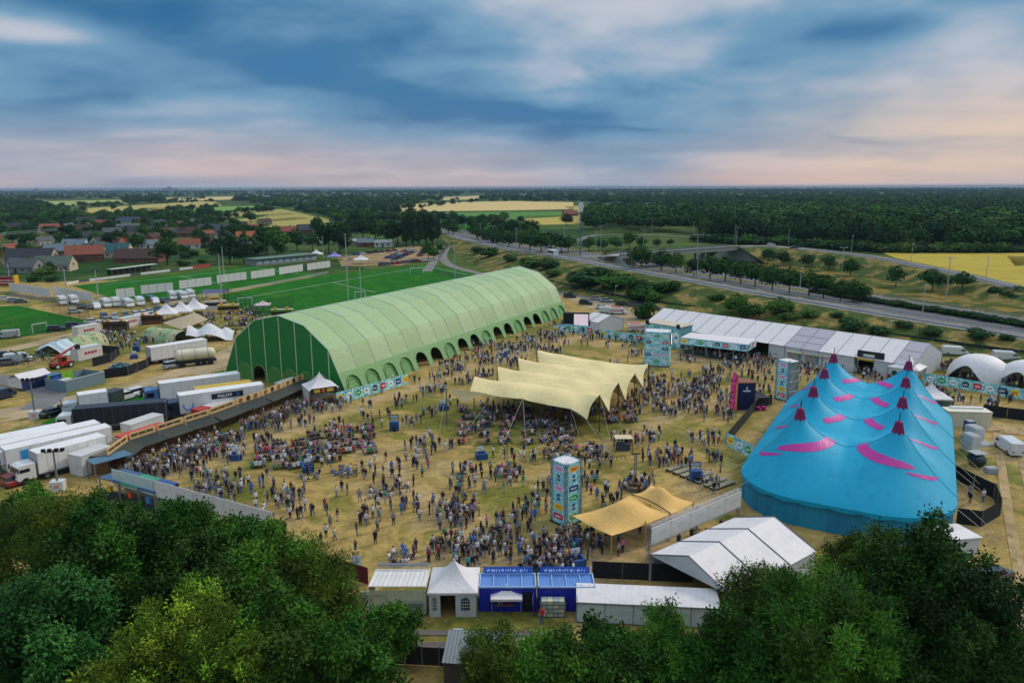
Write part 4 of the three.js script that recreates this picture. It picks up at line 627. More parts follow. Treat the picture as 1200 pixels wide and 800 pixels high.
// [kind, colour word] at pixel; heading given as a second pixel it points to, or as a yaw
function park(kind, cw, u, v, yaw, place, group) {
  const cols = { white: '#d6d7d8', silver: '#9a9fa5', grey: '#565b62', black: '#14161a', navy: '#1b2a48', blue: '#234f8c', red: '#8c1c1c', green: '#2f4a3a' };
  const k = kind + cw, what = { car: 'car', estate: 'estate car', van: 'van', camper: 'camper van' }[kind], label = `${cw} ${what} parked ${place}`, cat = kind === 'camper' ? 'camper' : kind === 'van' ? 'van' : 'car';
  const p = W(u, v), y = typeof yaw === 'number' ? yaw : yawOf(p, W(...yaw));
  if (!protoV[k]) return protoV[k] = makeVehicle(kind, cols[cw], label, cat, group, p, y);
  const c = copy(protoV[k], p, y, label); c.userData.group = group; return c;
}
{
  const fy = yawOf(W(60, 360), W(220, 350)), g1 = 'vehicles parked beside the football pitch', p1 = 'in the rows between the football pitch and the small stalls', face = fy - 1.35;
  [['camper', 'white', 73, 357], ['camper', 'white', 86, 356], ['car', 'black', 94, 361], ['car', 'grey', 103, 362], ['van', 'white', 113, 362], ['camper', 'white', 124, 360], ['camper', 'white', 136, 359], ['camper', 'white', 150, 360], ['camper', 'white', 164, 358], ['van', 'navy', 177, 353], ['van', 'white', 182, 356], ['estate', 'navy', 193, 355], ['camper', 'white', 202, 351], ['camper', 'white', 213, 350.5], ['camper', 'white', 223, 349]].forEach(([k, c, u, v], i) => park(k, c, u, v, face + .1 * Math.sin(i * 3), p1, g1));
  [['estate', 'navy', 122, 373], ['car', 'silver', 134, 373], ['estate', 'grey', 147, 372], ['car', 'white', 159, 370], ['car', 'white', 168, 369], ['car', 'silver', 175, 367], ['estate', 'navy', 184, 365], ['car', 'silver', 192, 364], ['car', 'grey', 200, 363], ['car', 'black', 210, 361], ['car', 'navy', 220, 359.5], ['estate', 'black', 232, 358]].forEach(([k, c, u, v], i) => park(k, c, u, v, face + .12 * Math.sin(i * 5), p1, g1));
  const g2 = 'vehicles along the sandy track', p2 = 'along the sandy track behind the small pitch fence'; [['estate', 'black', 66, 388], ['estate', 'navy', 87, 384], ['car', 'white', 108, 379], ['car', 'silver', 128, 377]].forEach(([k, c, u, v]) => park(k, c, u, v, fy + .1, p2, g2));
  const g3 = 'vehicles behind the small pitch'; [['car', 'white', 4, 352], ['car', 'silver', 15, 354], ['car', 'grey', 24, 355], ['car', 'white', 87, 367]].forEach(([k, c, u, v]) => park(k, c, u, v, fy + .05, 'on the grass behind the small pitch', g3));
  const g4 = 'vehicles on the grass by the scrap heap'; park('van', 'white', 9, 396, Math.PI + fy, 'alone on the track beside the net fence'); park('van', 'white', 21, 424, fy, 'on the grass beside the dark scrap heap'); park('estate', 'black', 4, 420, fy, 'next to the white van by the scrap heap'); park('estate', 'grey', 9, 428, fy + .1, 'next to the white van by the scrap heap'); park('van', 'navy', 0, 468, 1.3, 'at the edge of the concrete cross track');
  const yl = yawOf(W(97, 475), W(172, 455)); park('car', 'black', 63, 487, yl, 'on the asphalt beside the grass verge', 'black cars on the asphalt drive'); park('estate', 'black', 84, 482, yl, 'on the asphalt beside the grass verge', 'black cars on the asphalt drive'); park('estate', 'white', 148, 468, yl, 'beside the grass verge, next to the dark trailer'); park('estate', 'white', 163, 463, yl, 'beside the grass verge, next to the lorry cab'); park('estate', 'silver', 204, 431, yawOf(W(190, 433), W(216, 428)), 'on the sandy road below the tanker'); park('car', 'black', 177, 462, 1.2, 'between the white cars and the lorry cab'); park('car', 'red', 8, 568, 2.6, 'behind the white lorries above the trees'); park('van', 'green', 1, 551, 2.7, 'beside the refrigerated lorries');
  const r = rng(3), cs = ['white', 'silver', 'grey', 'black', 'navy', 'blue', 'red']; const g5 = 'cars on the gravel car park';
  for (const [u0, v0, u1, v1, n] of [[418, 299, 462, 294, 7], [455, 303, 478, 294, 8], [462, 305, 486, 295, 7], [492, 300, 500, 292, 5], [448, 311, 500, 306, 10]]) for (let i = 0; i < n; i++) { const c = cs[Math.floor(r() * cs.length)]; park(r() < .3 ? 'estate' : 'car', c, mix(u0, u1, i / (n - 1)), mix(v0, v1, i / (n - 1)), .5 + .1 * r(), 'on the gravel car park beyond the training pitch', g5); }
  const g6 = 'vehicles behind the hangar tent', p6 = 'on the gravel behind the hangar tent'; [['estate', 'navy', 668, 349], ['estate', 'black', 687, 357], ['car', 'silver', 698, 352], ['car', 'silver', 711, 354], ['car', 'black', 729, 358], ['estate', 'grey', 745, 359], ['estate', 'black', 765, 363], ['car', 'white', 706, 362], ['van', 'white', 712, 367], ['car', 'black', 757, 373]].forEach(([k, c, u, v], i) => park(k, c, u, v, -.3 + .15 * Math.sin(i * 4), p6, g6));
  park('van', 'white', 1119, 416, -.3, 'between the marquee end and the dome tents'); park('van', 'white', 1179, 422, -.3, 'behind the dome tents beside the screen fence');
  park('van', 'white', 1182, 529, 1.42, 'on the concrete plates beside the circus tent'); park('estate', 'black', 1163, 682, .5, 'under the tree beside the small white hut');
  for (const [c, u, v, y] of [['red', 525, 270.5, 2.2], ['white', 531, 276, 2.4], ['silver', 541, 272.5, 2.2]]) park('car', c, u, v, y, 'on the highway where the slip road leaves it', 'cars on the highway');
  { const p = W(931, 291, 6.5); const c = copy(protoV.carblack, p, .2, 'black car driving down from the flyover'); delete c.userData.group; const d = copy(protoV.carwhite, W(904, 288, 6.7), .2, 'white car driving on the flyover road'); delete d.userData.group; }
}
// ambulances: white van with red band
{ const t = makeVehicle('van', '#dcdcdc', 'white van with red roof markings beside the marquee end', 'van', null, W(747, 388), .1); M(t, 'red_band', bx(-2.2, 1, 2.06, 2.12, -.8, .8), mat('#c22030', .5)); M(t, 'red_stripe', bx(-2.4, 1.2, 1.1, 1.35, -1.0, 1.0), mat('#c22030', .5));
  const c = copy(t, W(724, 368), -.2, 'white van with red roof markings behind the small gabled tent'); c.userData.category = 'van'; }
// bus on the slip road
{ const p = W(648, 300, 6.4), t = T('minibus', 'white minibus driving along the slip road', 'bus', p, yawOf(W(648, 300, 6.4), W(600, 292, 5))); M(t, 'body', prism([[-4, .5], [4, .5], [4.1, 1.4], [3.8, 2.9], [-4, 2.95]], 1.2), paint('#dcdcdc', .35)); M(t, 'window_band', bx(-3.6, 3.5, 1.5, 2.4, -1.215, 1.215), glassDark); wheels(t, [-2.4, 2.6], 1.2, .45); }

// lorries: trailer box with cab
function lorry(label, pRear, pFront, o) {                                    // pixels of the ground along the side towards the viewer
  const a = W(...pRear), b = W(...pFront), L = o.len || flat(a, b), yaw = yawOf(a, b), t = T('lorry', label, 'lorry', a, yaw), w = 2.55, z1 = o.side ?? -0, zc = w;
  // local x: rear 0 .. L front ; z from 0 (near side) to zc (far side)
  const zA = Math.min(0, zc), zB = Math.max(0, zc), H = o.h || 4, y0 = o.y0 || 1.1, bm = paint(o.box || '#e6e4e2', .45);
  const bl = o.boxLen || L - (o.cab ? 2.5 : 0);
  const body = M(t, 'box_body', new RoundedBoxGeometry(bl, H - y0, w, 1, .06).translate(bl / 2, (H + y0) / 2, (zA + zB) / 2), bm);
  const tr = new B(); for (const z of [zA + .03, zB - .03]) { tr.box(0, bl, y0 - .14, y0, z - .06, z + .06); } for (const x of [.02, bl - .02]) tr.box(x - .05, x + .05, y0, H, zA - .02, zB + .02); for (let x = 1.3; x < bl - 1; x += 1.3) tr.box(x - .015, x + .015, y0 + .05, H - .08, zA - .012, zB + .012); M(t, 'frame_trim', tr, mat(o.trim || '#9a9a9a', .5));
  M(t, 'chassis', bx(.3, L - .8, .7, y0 - .15, zA + .8, zB - .8), darkSteel);
  M(t, 'side_guard', bx(bl * .28, bl * .72, .45, .9, zB - .08, zB - .02), darkSteel); M(t, 'side_guard', bx(bl * .28, bl * .72, .45, .9, zA + .02, zA + .08), darkSteel);
  for (const x of o.axles || [1.6, 2.9, 4.2, L - 3]) for (const z of [zA + .2, zB - .2]) { const m = M(t, 'wheel', wheelG(.5, .32), rubber); m.position.set(x, .5, z); M(m, 'rim', new THREE.CylinderGeometry(.28, .28, .34, 10).rotateX(Math.PI / 2), steel); }
  if (o.cab) {
    const cx = bl + .25, cl = 2.2, ch = o.cabH || 3.1, cm = paint(o.cab, .35), zc2 = (zA + zB) / 2;
    const cb = M(t, 'cab', prism([[cx, .7], [cx + cl, .7], [cx + cl + .05, 1.7], [cx + cl - .2, ch - .2], [cx + cl - .6, ch], [cx, ch]], 1.2).translate(0, 0, zc2), cm);
    M(cb, 'windscreen', new B().quad([cx + cl + .1, 1.75, zc2 + 1.0], [cx + cl + .1, 1.75, zc2 - 1.0], [cx + cl - .1, ch - .3, zc2 - .95], [cx + cl - .1, ch - .3, zc2 + .95]), glassDark);
    for (const s of [-1, 1]) { M(cb, 'side_window', bx(cx + .7, cx + cl - .3, 1.75, ch - .5, zc2 + s * 1.21 - .02, zc2 + s * 1.21 + .02), glassDark); M(cb, 'mirror', bx(cx + cl - .1, cx + cl + .05, 1.9, 2.5, zc2 + s * 1.42 - .1, zc2 + s * 1.42 + .1), black); M(cb, 'headlight', bx(cx + cl + .06, cx + cl + .14, .85, 1.1, zc2 + s * .85 - .2, zc2 + s * .85 + .2), headM); }
    M(cb, 'bumper', bx(cx + cl - .1, cx + cl + .16, .4, .8, zc2 - 1.2, zc2 + 1.2), darkSteel); M(cb, 'grille', bx(cx + cl + .05, cx + cl + .1, 1.15, 1.6, zc2 - .7, zc2 + .7), black);
    for (const z of [zA + .2, zB - .2]) { const m = M(t, 'wheel', wheelG(.5, .32), rubber); m.position.set(cx + 1.3, .5, z); }
  }
  if (o.fridge) { const f = M(t, 'cooling_unit', new RoundedBoxGeometry(.5, 1.9, 1.9, 1, .1).translate(bl + .22, H - 1.15, (zA + zB) / 2), mat('#cfd2d2', .5)); M(f, 'grille', bx(bl + .47, bl + .5, H - 1.9, H - .5, (zA + zB) / 2 - .75, (zA + zB) / 2 + .75), black); }
  for (const s of [0, 1]) M(t, 'rear_door', bx(-.06, -.01, y0 + .1, H - .1, mix(zA, zB, s * .5) + .06, mix(zA, zB, s * .5 + .5) - .06), bm);
  return { t, zA, zB, H, y0, bl, L };
}
{
  const l1 = lorry('white box lorry with cab beside the small white container', [128, 541], [47, 564], { cab: '#d8d8d8', len: 11.5, h: 3.9, flip: false, cabH: 2.7, axles: [2, 8] });
  const rear = W(134, 524), dir = W(25, 550).sub(rear), n = V(-dir.z, 0, dir.x).normalize();
  const l2 = lorry('white refrigerated trailer with blue shield emblem', [134, 531], [25, 558], { fridge: true, len: 13.8, h: 4.1, boxLen: 13.4 });
  const shield = new THREE.Shape(); shield.moveTo(-.6, .7); shield.lineTo(.6, .7); shield.lineTo(.6, -.2); shield.quadraticCurveTo(.5, -.7, 0, -.9); shield.quadraticCurveTo(-.5, -.7, -.6, -.2); const sg = new THREE.ExtrudeGeometry(shield, { depth: .02, bevelEnabled: false }); const e = M(l2.t, 'emblem', sg, mat('#2a8ec8', .5)); e.position.set(11, 2.9, -.04);
  lorry('white refrigerated trailer between two others beside the asphalt drive', [121, 526], [13, 552.5], { fridge: true, len: 13.8, h: 4.1, boxLen: 13.4 });
  lorry('white refrigerated trailer next to the asphalt drive, farthest from the stalls', [84, 529], [2, 547.5], { fridge: true, len: 11, h: 4.1, boxLen: 10.6 }).t.userData.label = 'white refrigerated trailer parked along the asphalt drive';
  lorry('articulated lorry with navy curtain trailer and white cab', [196, 499], [98, 508], { cab: '#d8d8d8', box: '#161d2c', trim: '#6a6d72', len: 16, h: 4.1 });
  const ph = lorry('white trailer lettered on its side with dark blue cab beside the stalls', [311, 477], [206, 493], { cab: '#18264a', box: '#e8e6e4', len: 16.4, h: 4.2, trim: '#8fa3a8' });
  const letT = canvasTex(512, 96, (g, w, h) => { g.fillStyle = '#16181e'; g.fillRect(0, 0, w, h); g.fillStyle = '#e8e8e8'; g.font = 'bold 70px sans-serif'; g.textAlign = 'center'; g.textBaseline = 'middle'; g.fillText('PHLIPP', 215, 52); g.fillStyle = '#3f8fd0'; g.fillText('O', 425, 52); });
  { const z = -.03; M(ph.t, 'lettering', new B().quad([8.8, 2.75, z], [3.6, 2.75, z], [3.6, 3.7, z], [8.8, 3.7, z], [[0, 0], [1, 0], [1, 1], [0, 1]]), print(letT)); }
  { const z = -.03; const c = M(ph.t, 'blue_ring', new THREE.TorusGeometry(.75, .13, 4, 20, Math.PI * 1.2), mat('#3f8fd0', .5)); c.position.set(12.5, 2.4, z); c.rotation.z = Math.PI * .9; }
  lorry('white trailer with blue and white cab parked behind the lettered lorry', [283, 462], [180, 477], { cab: '#4a78a8', len: 16.4, h: 4.1 });
  lorry('yellow trailer between the two white lorries', [297, 471], [228, 481], { box: '#c9a81e', len: 10, h: 3.7, boxLen: 9.6 });
  lorry('white trailer behind the tanker at the waste yard', [244, 417], [186, 427], { len: 13, h: 4, boxLen: 12.8 });
  lorry('white box van with small cab beside the grass verge', [128, 481], [95, 486], { cab: '#c8cbd0', len: 7, h: 3.5, cabH: 2.3, axles: [1.4], y0: .8 });
  { const t = T('dark_trailer', 'small dark green covered trailer beside the white box van', 'trailer', W(133, 473), yawOf(W(128, 476), W(140, 472))); M(t, 'box', new RoundedBoxGeometry(3, 2, 2.2, 1, .1).translate(0, 1.6, 0), paint('#2c3a3c', .6)); wheels(t, [0], 1.1, .35); M(t, 'drawbar', new B().bar([-1.5, .6, 0], [-2.6, .5, 0], .06, 4), steel); }
  { const a = W(252, 424), b = W(216, 428), t = T('tank_lorry', 'cream tank trailer on a dark chassis beside the waste yard', 'tanker', a, yawOf(a, b)); M(t, 'tank', new THREE.CapsuleGeometry(1.25, 6, 4, 16).rotateZ(Math.PI / 2).translate(4.2, 2.55, -1.3), paint('#d8cfb4', .4)); for (const x of [1.6, 4.2, 6.8]) M(t, 'band', new THREE.TorusGeometry(1.27, .05, 4, 20).rotateY(Math.PI / 2).translate(x, 2.55, -1.3), steel); M(t, 'chassis', bx(0, 8.4, .75, 1.25, -2.3, -.3), darkSteel); for (const x of [1.2, 2.5, 3.8, 7]) for (const z of [-2.4, -.2]) { const m = M(t, 'wheel', wheelG(.5, .3), rubber); m.position.set(x, .5, z); } M(t, 'ladder', bx(8.0, 8.1, 1, 3.9, -1.6, -1), steel); }
  { const t = T('red_awning_lorry', 'red roofed food trailer behind the stall row', 'trailer', W(148, 536), yawOf(W(148, 536), W(196, 520))); M(t, 'roof', bx(0, 7.2, 2.7, 2.95, -2.3, .2), paint('#c2382c', .5)); M(t, 'body', bx(.1, 7.1, .5, 2.7, -2.2, 0), paint('#d0cfcc')); wheels(t, [3, 4], 1.1, .35); t.children.forEach(c => { if (c.name === 'wheel') c.position.z -= 1.1; }); }
  for (const [l, u, v, s, c] of [['white site container beside the red roofed food trailer', 155, 518, [6, 2.6, 2.4], '#d6d6d4'], ['small white container with cooling fans beside the white lorry', 97, 560, [4.6, 2.9, 2.6], '#d2d2d0'], ['white container with a red mark beside the tunnel shelter', 92, 424, [6, 2.8, 2.6], '#dcd6d2'], ['white stall wagon with red marks beyond the tunnel shelter', 92, 396, [6.5, 2.7, 2.4], '#d8d2ce'], ['white stall wagon with red marks next to the wooden bar', 144, 385, [6, 2.7, 2.4], '#d8d2ce'], ['white service hut beside the pagoda stall and the hangar', 334, 466, [4.6, 2.5, 2.4], '#d4d6d8'], ['white lorry box with red end behind the stall row', 249, 492, [5, 2.1, 2.2], '#d4d4d4']]) {
    const t = T('site_container', l, 'container', W(u, v), fyaw(u, v)); M(t, 'box', new RoundedBoxGeometry(s[0], s[1], s[2], 1, .05).translate(s[0] / 2, s[1] / 2 + .1, -s[2] / 2), paint(c)); M(t, 'roof_rim', bx(-.03, s[0] + .03, s[1] + .02, s[1] + .14, -s[2] - .03, .03), mat('#b9b9b6', .6)); M(t, 'door', bx(s[0] + .0, s[0] + .05, .25, s[1] - .1, -s[2] + .2, -.2), mat('#c3c5c6', .6));
    if (/red mark/.test(l)) for (let k = 0; k < 4; k++) M(t, 'mark', bx(1.6 + k * .8, 2.2 + k * .8, 1.3 + (k % 2) * .1, 1.9, .0, .04), mat('#b02238', .6)); if (/fans/.test(l)) for (const x of [2.9, 3.9]) M(t, 'fan', new THREE.TorusGeometry(.4, .08, 5, 16).translate(x, 1.6, .03), darkSteel); if (/red end/.test(l)) M(t, 'red_end', bx(-2.4, -.05, .3, 2.3, -2.2, 0), paint('#b02a26'));
    for (const x of [.3, s[0] - .6]) M(t, 'skid', bx(x, x + .3, 0, .12, -s[2], 0), darkSteel);
  }
  function fyaw() { return yawOf(W(60, 500), W(160, 470)); }
  // waste yard
  { const y = fyaw(), t = T('skip', 'large open grey skip with a bright green inner wall', 'skip', W(101, 454), y); for (const [n, g] of [['wall', bx(-4, 0, 0, 2.2, -.12, 0)], ['wall', bx(-4.1, -3.98, 0, 2.2, -6, 0)], ['wall', bx(-4, 4, 0, 2.2, -6.1, -6)], ['wall', bx(0, 4, 0, 2.2, -.12, -.01)], ['wall', bx(4, 4.1, 0, 2.2, -6, 0)]]) M(t, n, g, paint('#6f8690', .6)); for (let i = 0; i < 4; i++) M(t, 'green_sheet', bx(-3.6 + i * 1.3, -2.4 + i * 1.3, .4, 2.6, -5.9, -5.8), paint('#7ab81e', .6)); M(t, 'rim', bx(-4.1, 4.1, 2.2, 2.3, -.2, .1), mat('#a2b0b4', .6)); }
  { const y = fyaw(), t = T('market_tent', 'white and navy market tent on the trodden grass', 'tent', W(26, 459), y); M(t, 'roof', new B().quad([0, 2.2, .1], [6, 2.2, .1], [6, 3.2, -2], [0, 3.2, -2]).quad([0, 3.2, -2], [6, 3.2, -2], [6, 2.2, -4.1], [0, 2.2, -4.1]), whiteC); M(t, 'side_wall', bx(0, 6, 0, 2.2, -.05, 0), cloth('#1c2658')); M(t, 'side_wall', bx(6, 6.05, 0, 2.2, -4, 0), cloth('#1c2658')); M(t, 'white_flap', bx(-.06, -.01, .6, 2.3, -4, 0), whiteC); }
  { const t = T('blue_box', 'square blue toilet cabin beside the market tent', 'cabin', W(61, 455), fyaw()); M(t, 'body', new RoundedBoxGeometry(2.2, 2.4, 2, 1, .08).translate(1.1, 1.2, -1), paint('#1f3f86')); M(t, 'roof', bx(-.05, 2.25, 2.4, 2.52, -2.05, .05), paint('#27509c')); M(t, 'door', bx(.6, 1.5, .1, 2.1, 0, .03), mat('#2d57a8', .5)); }
  { const t = T('generator', 'small white generator next to the blue cabin', 'generator', W(73, 454), fyaw()); M(t, 'body', new RoundedBoxGeometry(2, 1.3, 1.2, 1, .08).translate(1, .85, -.6), paint('#d0d2d2')); wheels(t, [1], .5, .3); M(t, 'vent', bx(1.1, 1.8, .7, 1.2, 0, .03), black); }
  { const t = T('scrap_heap', 'tangled dark heap of blue and green scrap in the fenced yard', 'scrap', W(141, 436), 0), r = rng(9); for (let i = 0; i < 26; i++) { const g = new THREE.BoxGeometry(.3 + r() * 1.1, .2 + r() * .7, .3 + r()); const m = M(t, 'scrap_piece', g, mat(['#3a5d72', '#4d7f8c', '#2b3d44', '#6c8a90', '#24486a'][i % 5], .8)); m.position.set((r() - .5) * 6, .3 + r() * 1.1, (r() - .5) * 3); m.rotation.set(r() * 3, r() * 3, r() * 3); } }
  { const t = T('scrap_heap', 'dark green heap of frames beside the crumpled white sheeting', 'scrap', W(43, 425), 0), r = rng(19); for (let i = 0; i < 34; i++) { const a = V((r() - .5) * 7, r() * 2.6, (r() - .5) * 4), b = a.clone().add(V((r() - .5) * 3, (r() - .5) * 2, (r() - .5) * 3)); b.y = Math.max(.1, b.y); M(t, 'frame_bar', new B().bar(a.toArray(), b.toArray(), .06 + r() * .12, 5), mat(['#2f4a44', '#20322f', '#3d6460'][i % 3], .7)); } }
  // half-round tunnel shelters
  function tunnel(label, u, v, L, R, yaw, sheet2) { const t = T('tunnel_shelter', label, 'shelter', W(u, v), yaw), n = 8, ms = [cloth('#93ac7c', .7), cloth('#a6b088', .7), cloth('#b3ad80', .7), cloth('#86a878', .7)], r = rng(u | 0), rust = mat('#7a5a34', .9); for (let i = 0; i < n; i++) { const p = M(t, 'roof_sheet', gridGeo(2, 12, (a, b) => { const th = Math.PI * b; return [(i + a * .97) * L / n, R * Math.sin(th) + .02 * (i % 2), R * Math.cos(th) * 1.1]; }), ms[(i * 3) % 4]); for (let k = 0; k < 3; k++) { const th = .6 + r() * 1.7, x = (i + r() * .6) * L / n, q = (s, w) => [x + s * (.4 + .3 * r() * 0), (R + .03) * Math.sin(th + w), (R + .03) * Math.cos(th + w) * 1.1]; M(p, 'rust_patch', new B().quad(q(0, 0), q(1, 0), q(1, .22), q(0, .22)), rust); } } if (sheet2) { const rr = rng(7), h = (a, b) => Math.sin(Math.PI * b) * R * (1 - .35 * a) + .5 * Math.sin(a * 17 + b * 9) * a; M(t, 'crumpled_sheet', gridGeo(10, 12, (a, b) => [-a * 5 + .4 * Math.sin(b * 14), Math.max(.05, h(a, b)), Math.cos(Math.PI * b) * R * (1.1 + .2 * a) + .3 * Math.sin(a * 11)]), cloth('#c3d0d6', .6)); } return t; }
  tunnel('half-round green and rust tunnel shelter with crumpled white sheeting', 78, 412, 9, 3.3, fyaw() + .12, true);
  tunnel('half-round green and rust tunnel shelter behind the white trailer', 178, 397, 12, 3.1, yawOf(W(178, 392), W(225, 398)), false);
  { const t = T('white_tent', 'crumpled white peaked tent between the tunnel shelter and the hangar', 'tent', W(218, 402), .2); const pk = [[.3, 4.2, -3], [5, 4.6, -3.5], [9, 3.2, -4]]; M(t, 'skin', gridGeo(20, 10, (a, b) => { const x = a * 11, z = -b * 8; let y = 1.6 * Math.sin(Math.PI * b) + .3; for (const [px2, h, pz] of pk) y = Math.max(y, h - Math.hypot(x - px2, z - pz) * .75); return [x, Math.max(.1, y), z]; }), whiteD); }
  // telehandler
  { const t = T('telehandler', 'red telehandler with its arm raised beside the tunnel shelter', 'telehandler', W(72, 431), fyaw() - .1), red = paint('#a82a20', .45); M(t, 'chassis', bx(-2, 2, .7, 1.4, -1.1, 1.1), red); const c = M(t, 'cab', new RoundedBoxGeometry(1.4, 1.3, 1, 1, .08).translate(.1, 2, .5), red); M(c, 'window', bx(-.4, .6, 1.6, 2.45, 1.0, 1.02), glassDark); const arm = M(t, 'arm', new B().bar([-1.9, 1.8, -.4], [2.6, 3.8, -.4], .24, 6), red); M(arm, 'arm_extension', new B().bar([2.6, 3.8, -.4], [3.8, 4.3, -.4], .17, 6), red); M(arm, 'fork', bx(3.7, 4.4, 3.4, 4.4, -.9, .1), darkSteel); for (const x of [-1.4, 1.4]) for (const z of [-1, 1]) { const m = M(t, 'wheel', wheelG(.65, .4), rubber); m.position.set(x, .65, z); M(m, 'rim', new THREE.CylinderGeometry(.34, .34, .42, 10).rotateX(Math.PI / 2), mat('#c9c5ba', .6)); } }
  // wooden bars of the small area beyond
  for (const [l, u, v, c] of [['brown wooden bar shed beside the white stall wagon', 162, 381, '#6b4522'], ['brown wooden bar shed with goods on its roof next to the white wagon', 120, 389, '#5d4326'], ['yellow fronted food wagon with lit counter beyond the beige canopy', 255, 368, '#c9b02e'], ['white flat roofed stall beyond the beige canopy', 240, 363, '#d3d0cc'], ['green fronted bar under a striped parasol by the training pitch', 318, 374, '#6f9a2c']]) { const t = T('bar_shed', l, 'stall', W(u, v), .2); M(t, 'body', bx(0, 6, 0, 2.5, -2.6, -.4), mat('#3a2a1c', .8)); M(t, 'front', bx(0, 6, 0, 1.1, -.4, -.2), paint(c, .7)); M(t, 'fascia', bx(-.1, 6.1, 2.2, 2.8, -.3, -.1), paint(c, .7)); M(t, 'roof', bx(-.15, 6.15, 2.5, 2.62, -2.8, -.35), mat('#c4beb2', .8)); for (const x of [1, 4.4]) M(t, 'goods', new RoundedBoxGeometry(.8, .6, .7, 1, .1).translate(x, 2.95, -1.6), mat(['#c8861e', '#8a4a22'][x | 0 ? 0 : 1], .7)); }
  { const t = T('parasol', 'pale pink square parasol by the training pitch', 'parasol', W(298, 367), .2); pagoda(t, 4.5, 4.5, 2.4, 3.6, { roof: cloth('#d9c6c8', .7) }); const s = T('lean_to', 'dark blue pitched shelter roof beside the parked campers', 'shelter', W(236, 352), .15); M(s, 'roof', new B().quad([0, 2.4, 0], [8, 2.4, 0], [8, 3.4, -3], [0, 3.4, -3]).quad([0, 3.4, -3], [8, 3.4, -3], [8, 2.4, -6], [0, 2.4, -6]), paint('#3a4668')); for (const [x, z] of [[.2, -.2], [7.8, -.2], [7.8, -5.8], [.2, -5.8]]) M(s, 'post', bx(x - .08, x + .08, 0, 2.5, z - .08, z + .08), darkSteel); }
}

// ---------------------------------------------------------------- containers by the lower edge of the site
function corrugated(L, H, z, m, t, nm, x0 = 0, y0 = 0) { const n = Math.round(L / .28); return M(t, nm, gridGeo(n * 4, 1, (u, v) => { const k = (u * n) % 1, o = (k < .3 || k > .8) ? 0 : .035; return [x0 + u * L, y0 + v * H, z - o]; }), m); }
{ // cream cabin with stairs
  const A = W(433, 719), Bp = W(500, 719), L = flat(A, Bp), t = T('cream_cabin', 'cream cabin with ribbed white roof, steel stairs and blue board', 'cabin', A, yawOf(A, Bp)), cm = cloth('#cfd0ae', .7);
  M(t, 'wall', bx(0, L, 0, 2.3, -.08, 0), cm); M(t, 'side_wall', bx(0, .08, 0, 2.6, -3.5, -.08), cm); M(t, 'side_wall', bx(L - .08, L, 0, 2.6, -3.5, -.08), cm);
  const n = 12; for (let i = 0; i < n; i++) M(t, 'roof_sheet', new B().box(i * L / n + .01, (i + 1) * L / n - .02, 0, .06, 0, 3.7).g().rotateX(-.09).translate(0, 2.42, -3.55), i % 3 ? whiteC : cloth('#dfdcd8', .6));
  M(t, 'ridge_truss', trussB(new B(), [.1, 2.95, -3.5], [L - .1, 2.95, -3.5], .22), steel);
  M(t, 'door', bx(-.75, -.05, .25, 2.1, -.3, -.25), mat('#cfe0e2', .6));
  const st = new B(); for (let i = 0; i < 4; i++) st.box(.1, 1.6, .1 + i * .2, .16 + i * .2, .9 - i * .3, 1.2 - i * .3); const stairs = M(t, 'stairs', st, steel); const rl = new B(); for (const x of [.1, 1.6]) { rl.bar([x, 0, 1.2], [x, 1, 1.2], .03); rl.bar([x, .8, .1], [x, 1.9, .1], .03); rl.bar([x, 1, 1.2], [x, 1.9, .1], .03); } rl.bar([.1, 1.9, .1], [1.6, 1.9, .1], .03); M(stairs, 'railing', rl, steel);
  const bd = M(t, 'blue_board', bx(1.7, 3.5, .25, .85, .35, .42), mat('#262a6e', .6)); M(bd, 'mark', bx(1.95, 2.5, .45, .65, .42, .44), mat('#b8bce0', .6)); M(bd, 'mark', bx(2.75, 3.25, .38, .72, .42, .44), mat('#d0a72e', .6));
  for (const [x, w] of [[2.1, .6], [3.6, .5], [4.2, .7]]) M(t, 'rack', bx(x, x + w, .85, 1.25, .1, .4), mat('#6f7c72', .7)); M(t, 'bench', bx(3.5, L, .3, .4, .1, .6), mat('#7b8a80', .7)); M(t, 'crate', bx(2.3, 3.6, 0, .5, 1, 1.6), mat('#1f8a3a', .7));
}
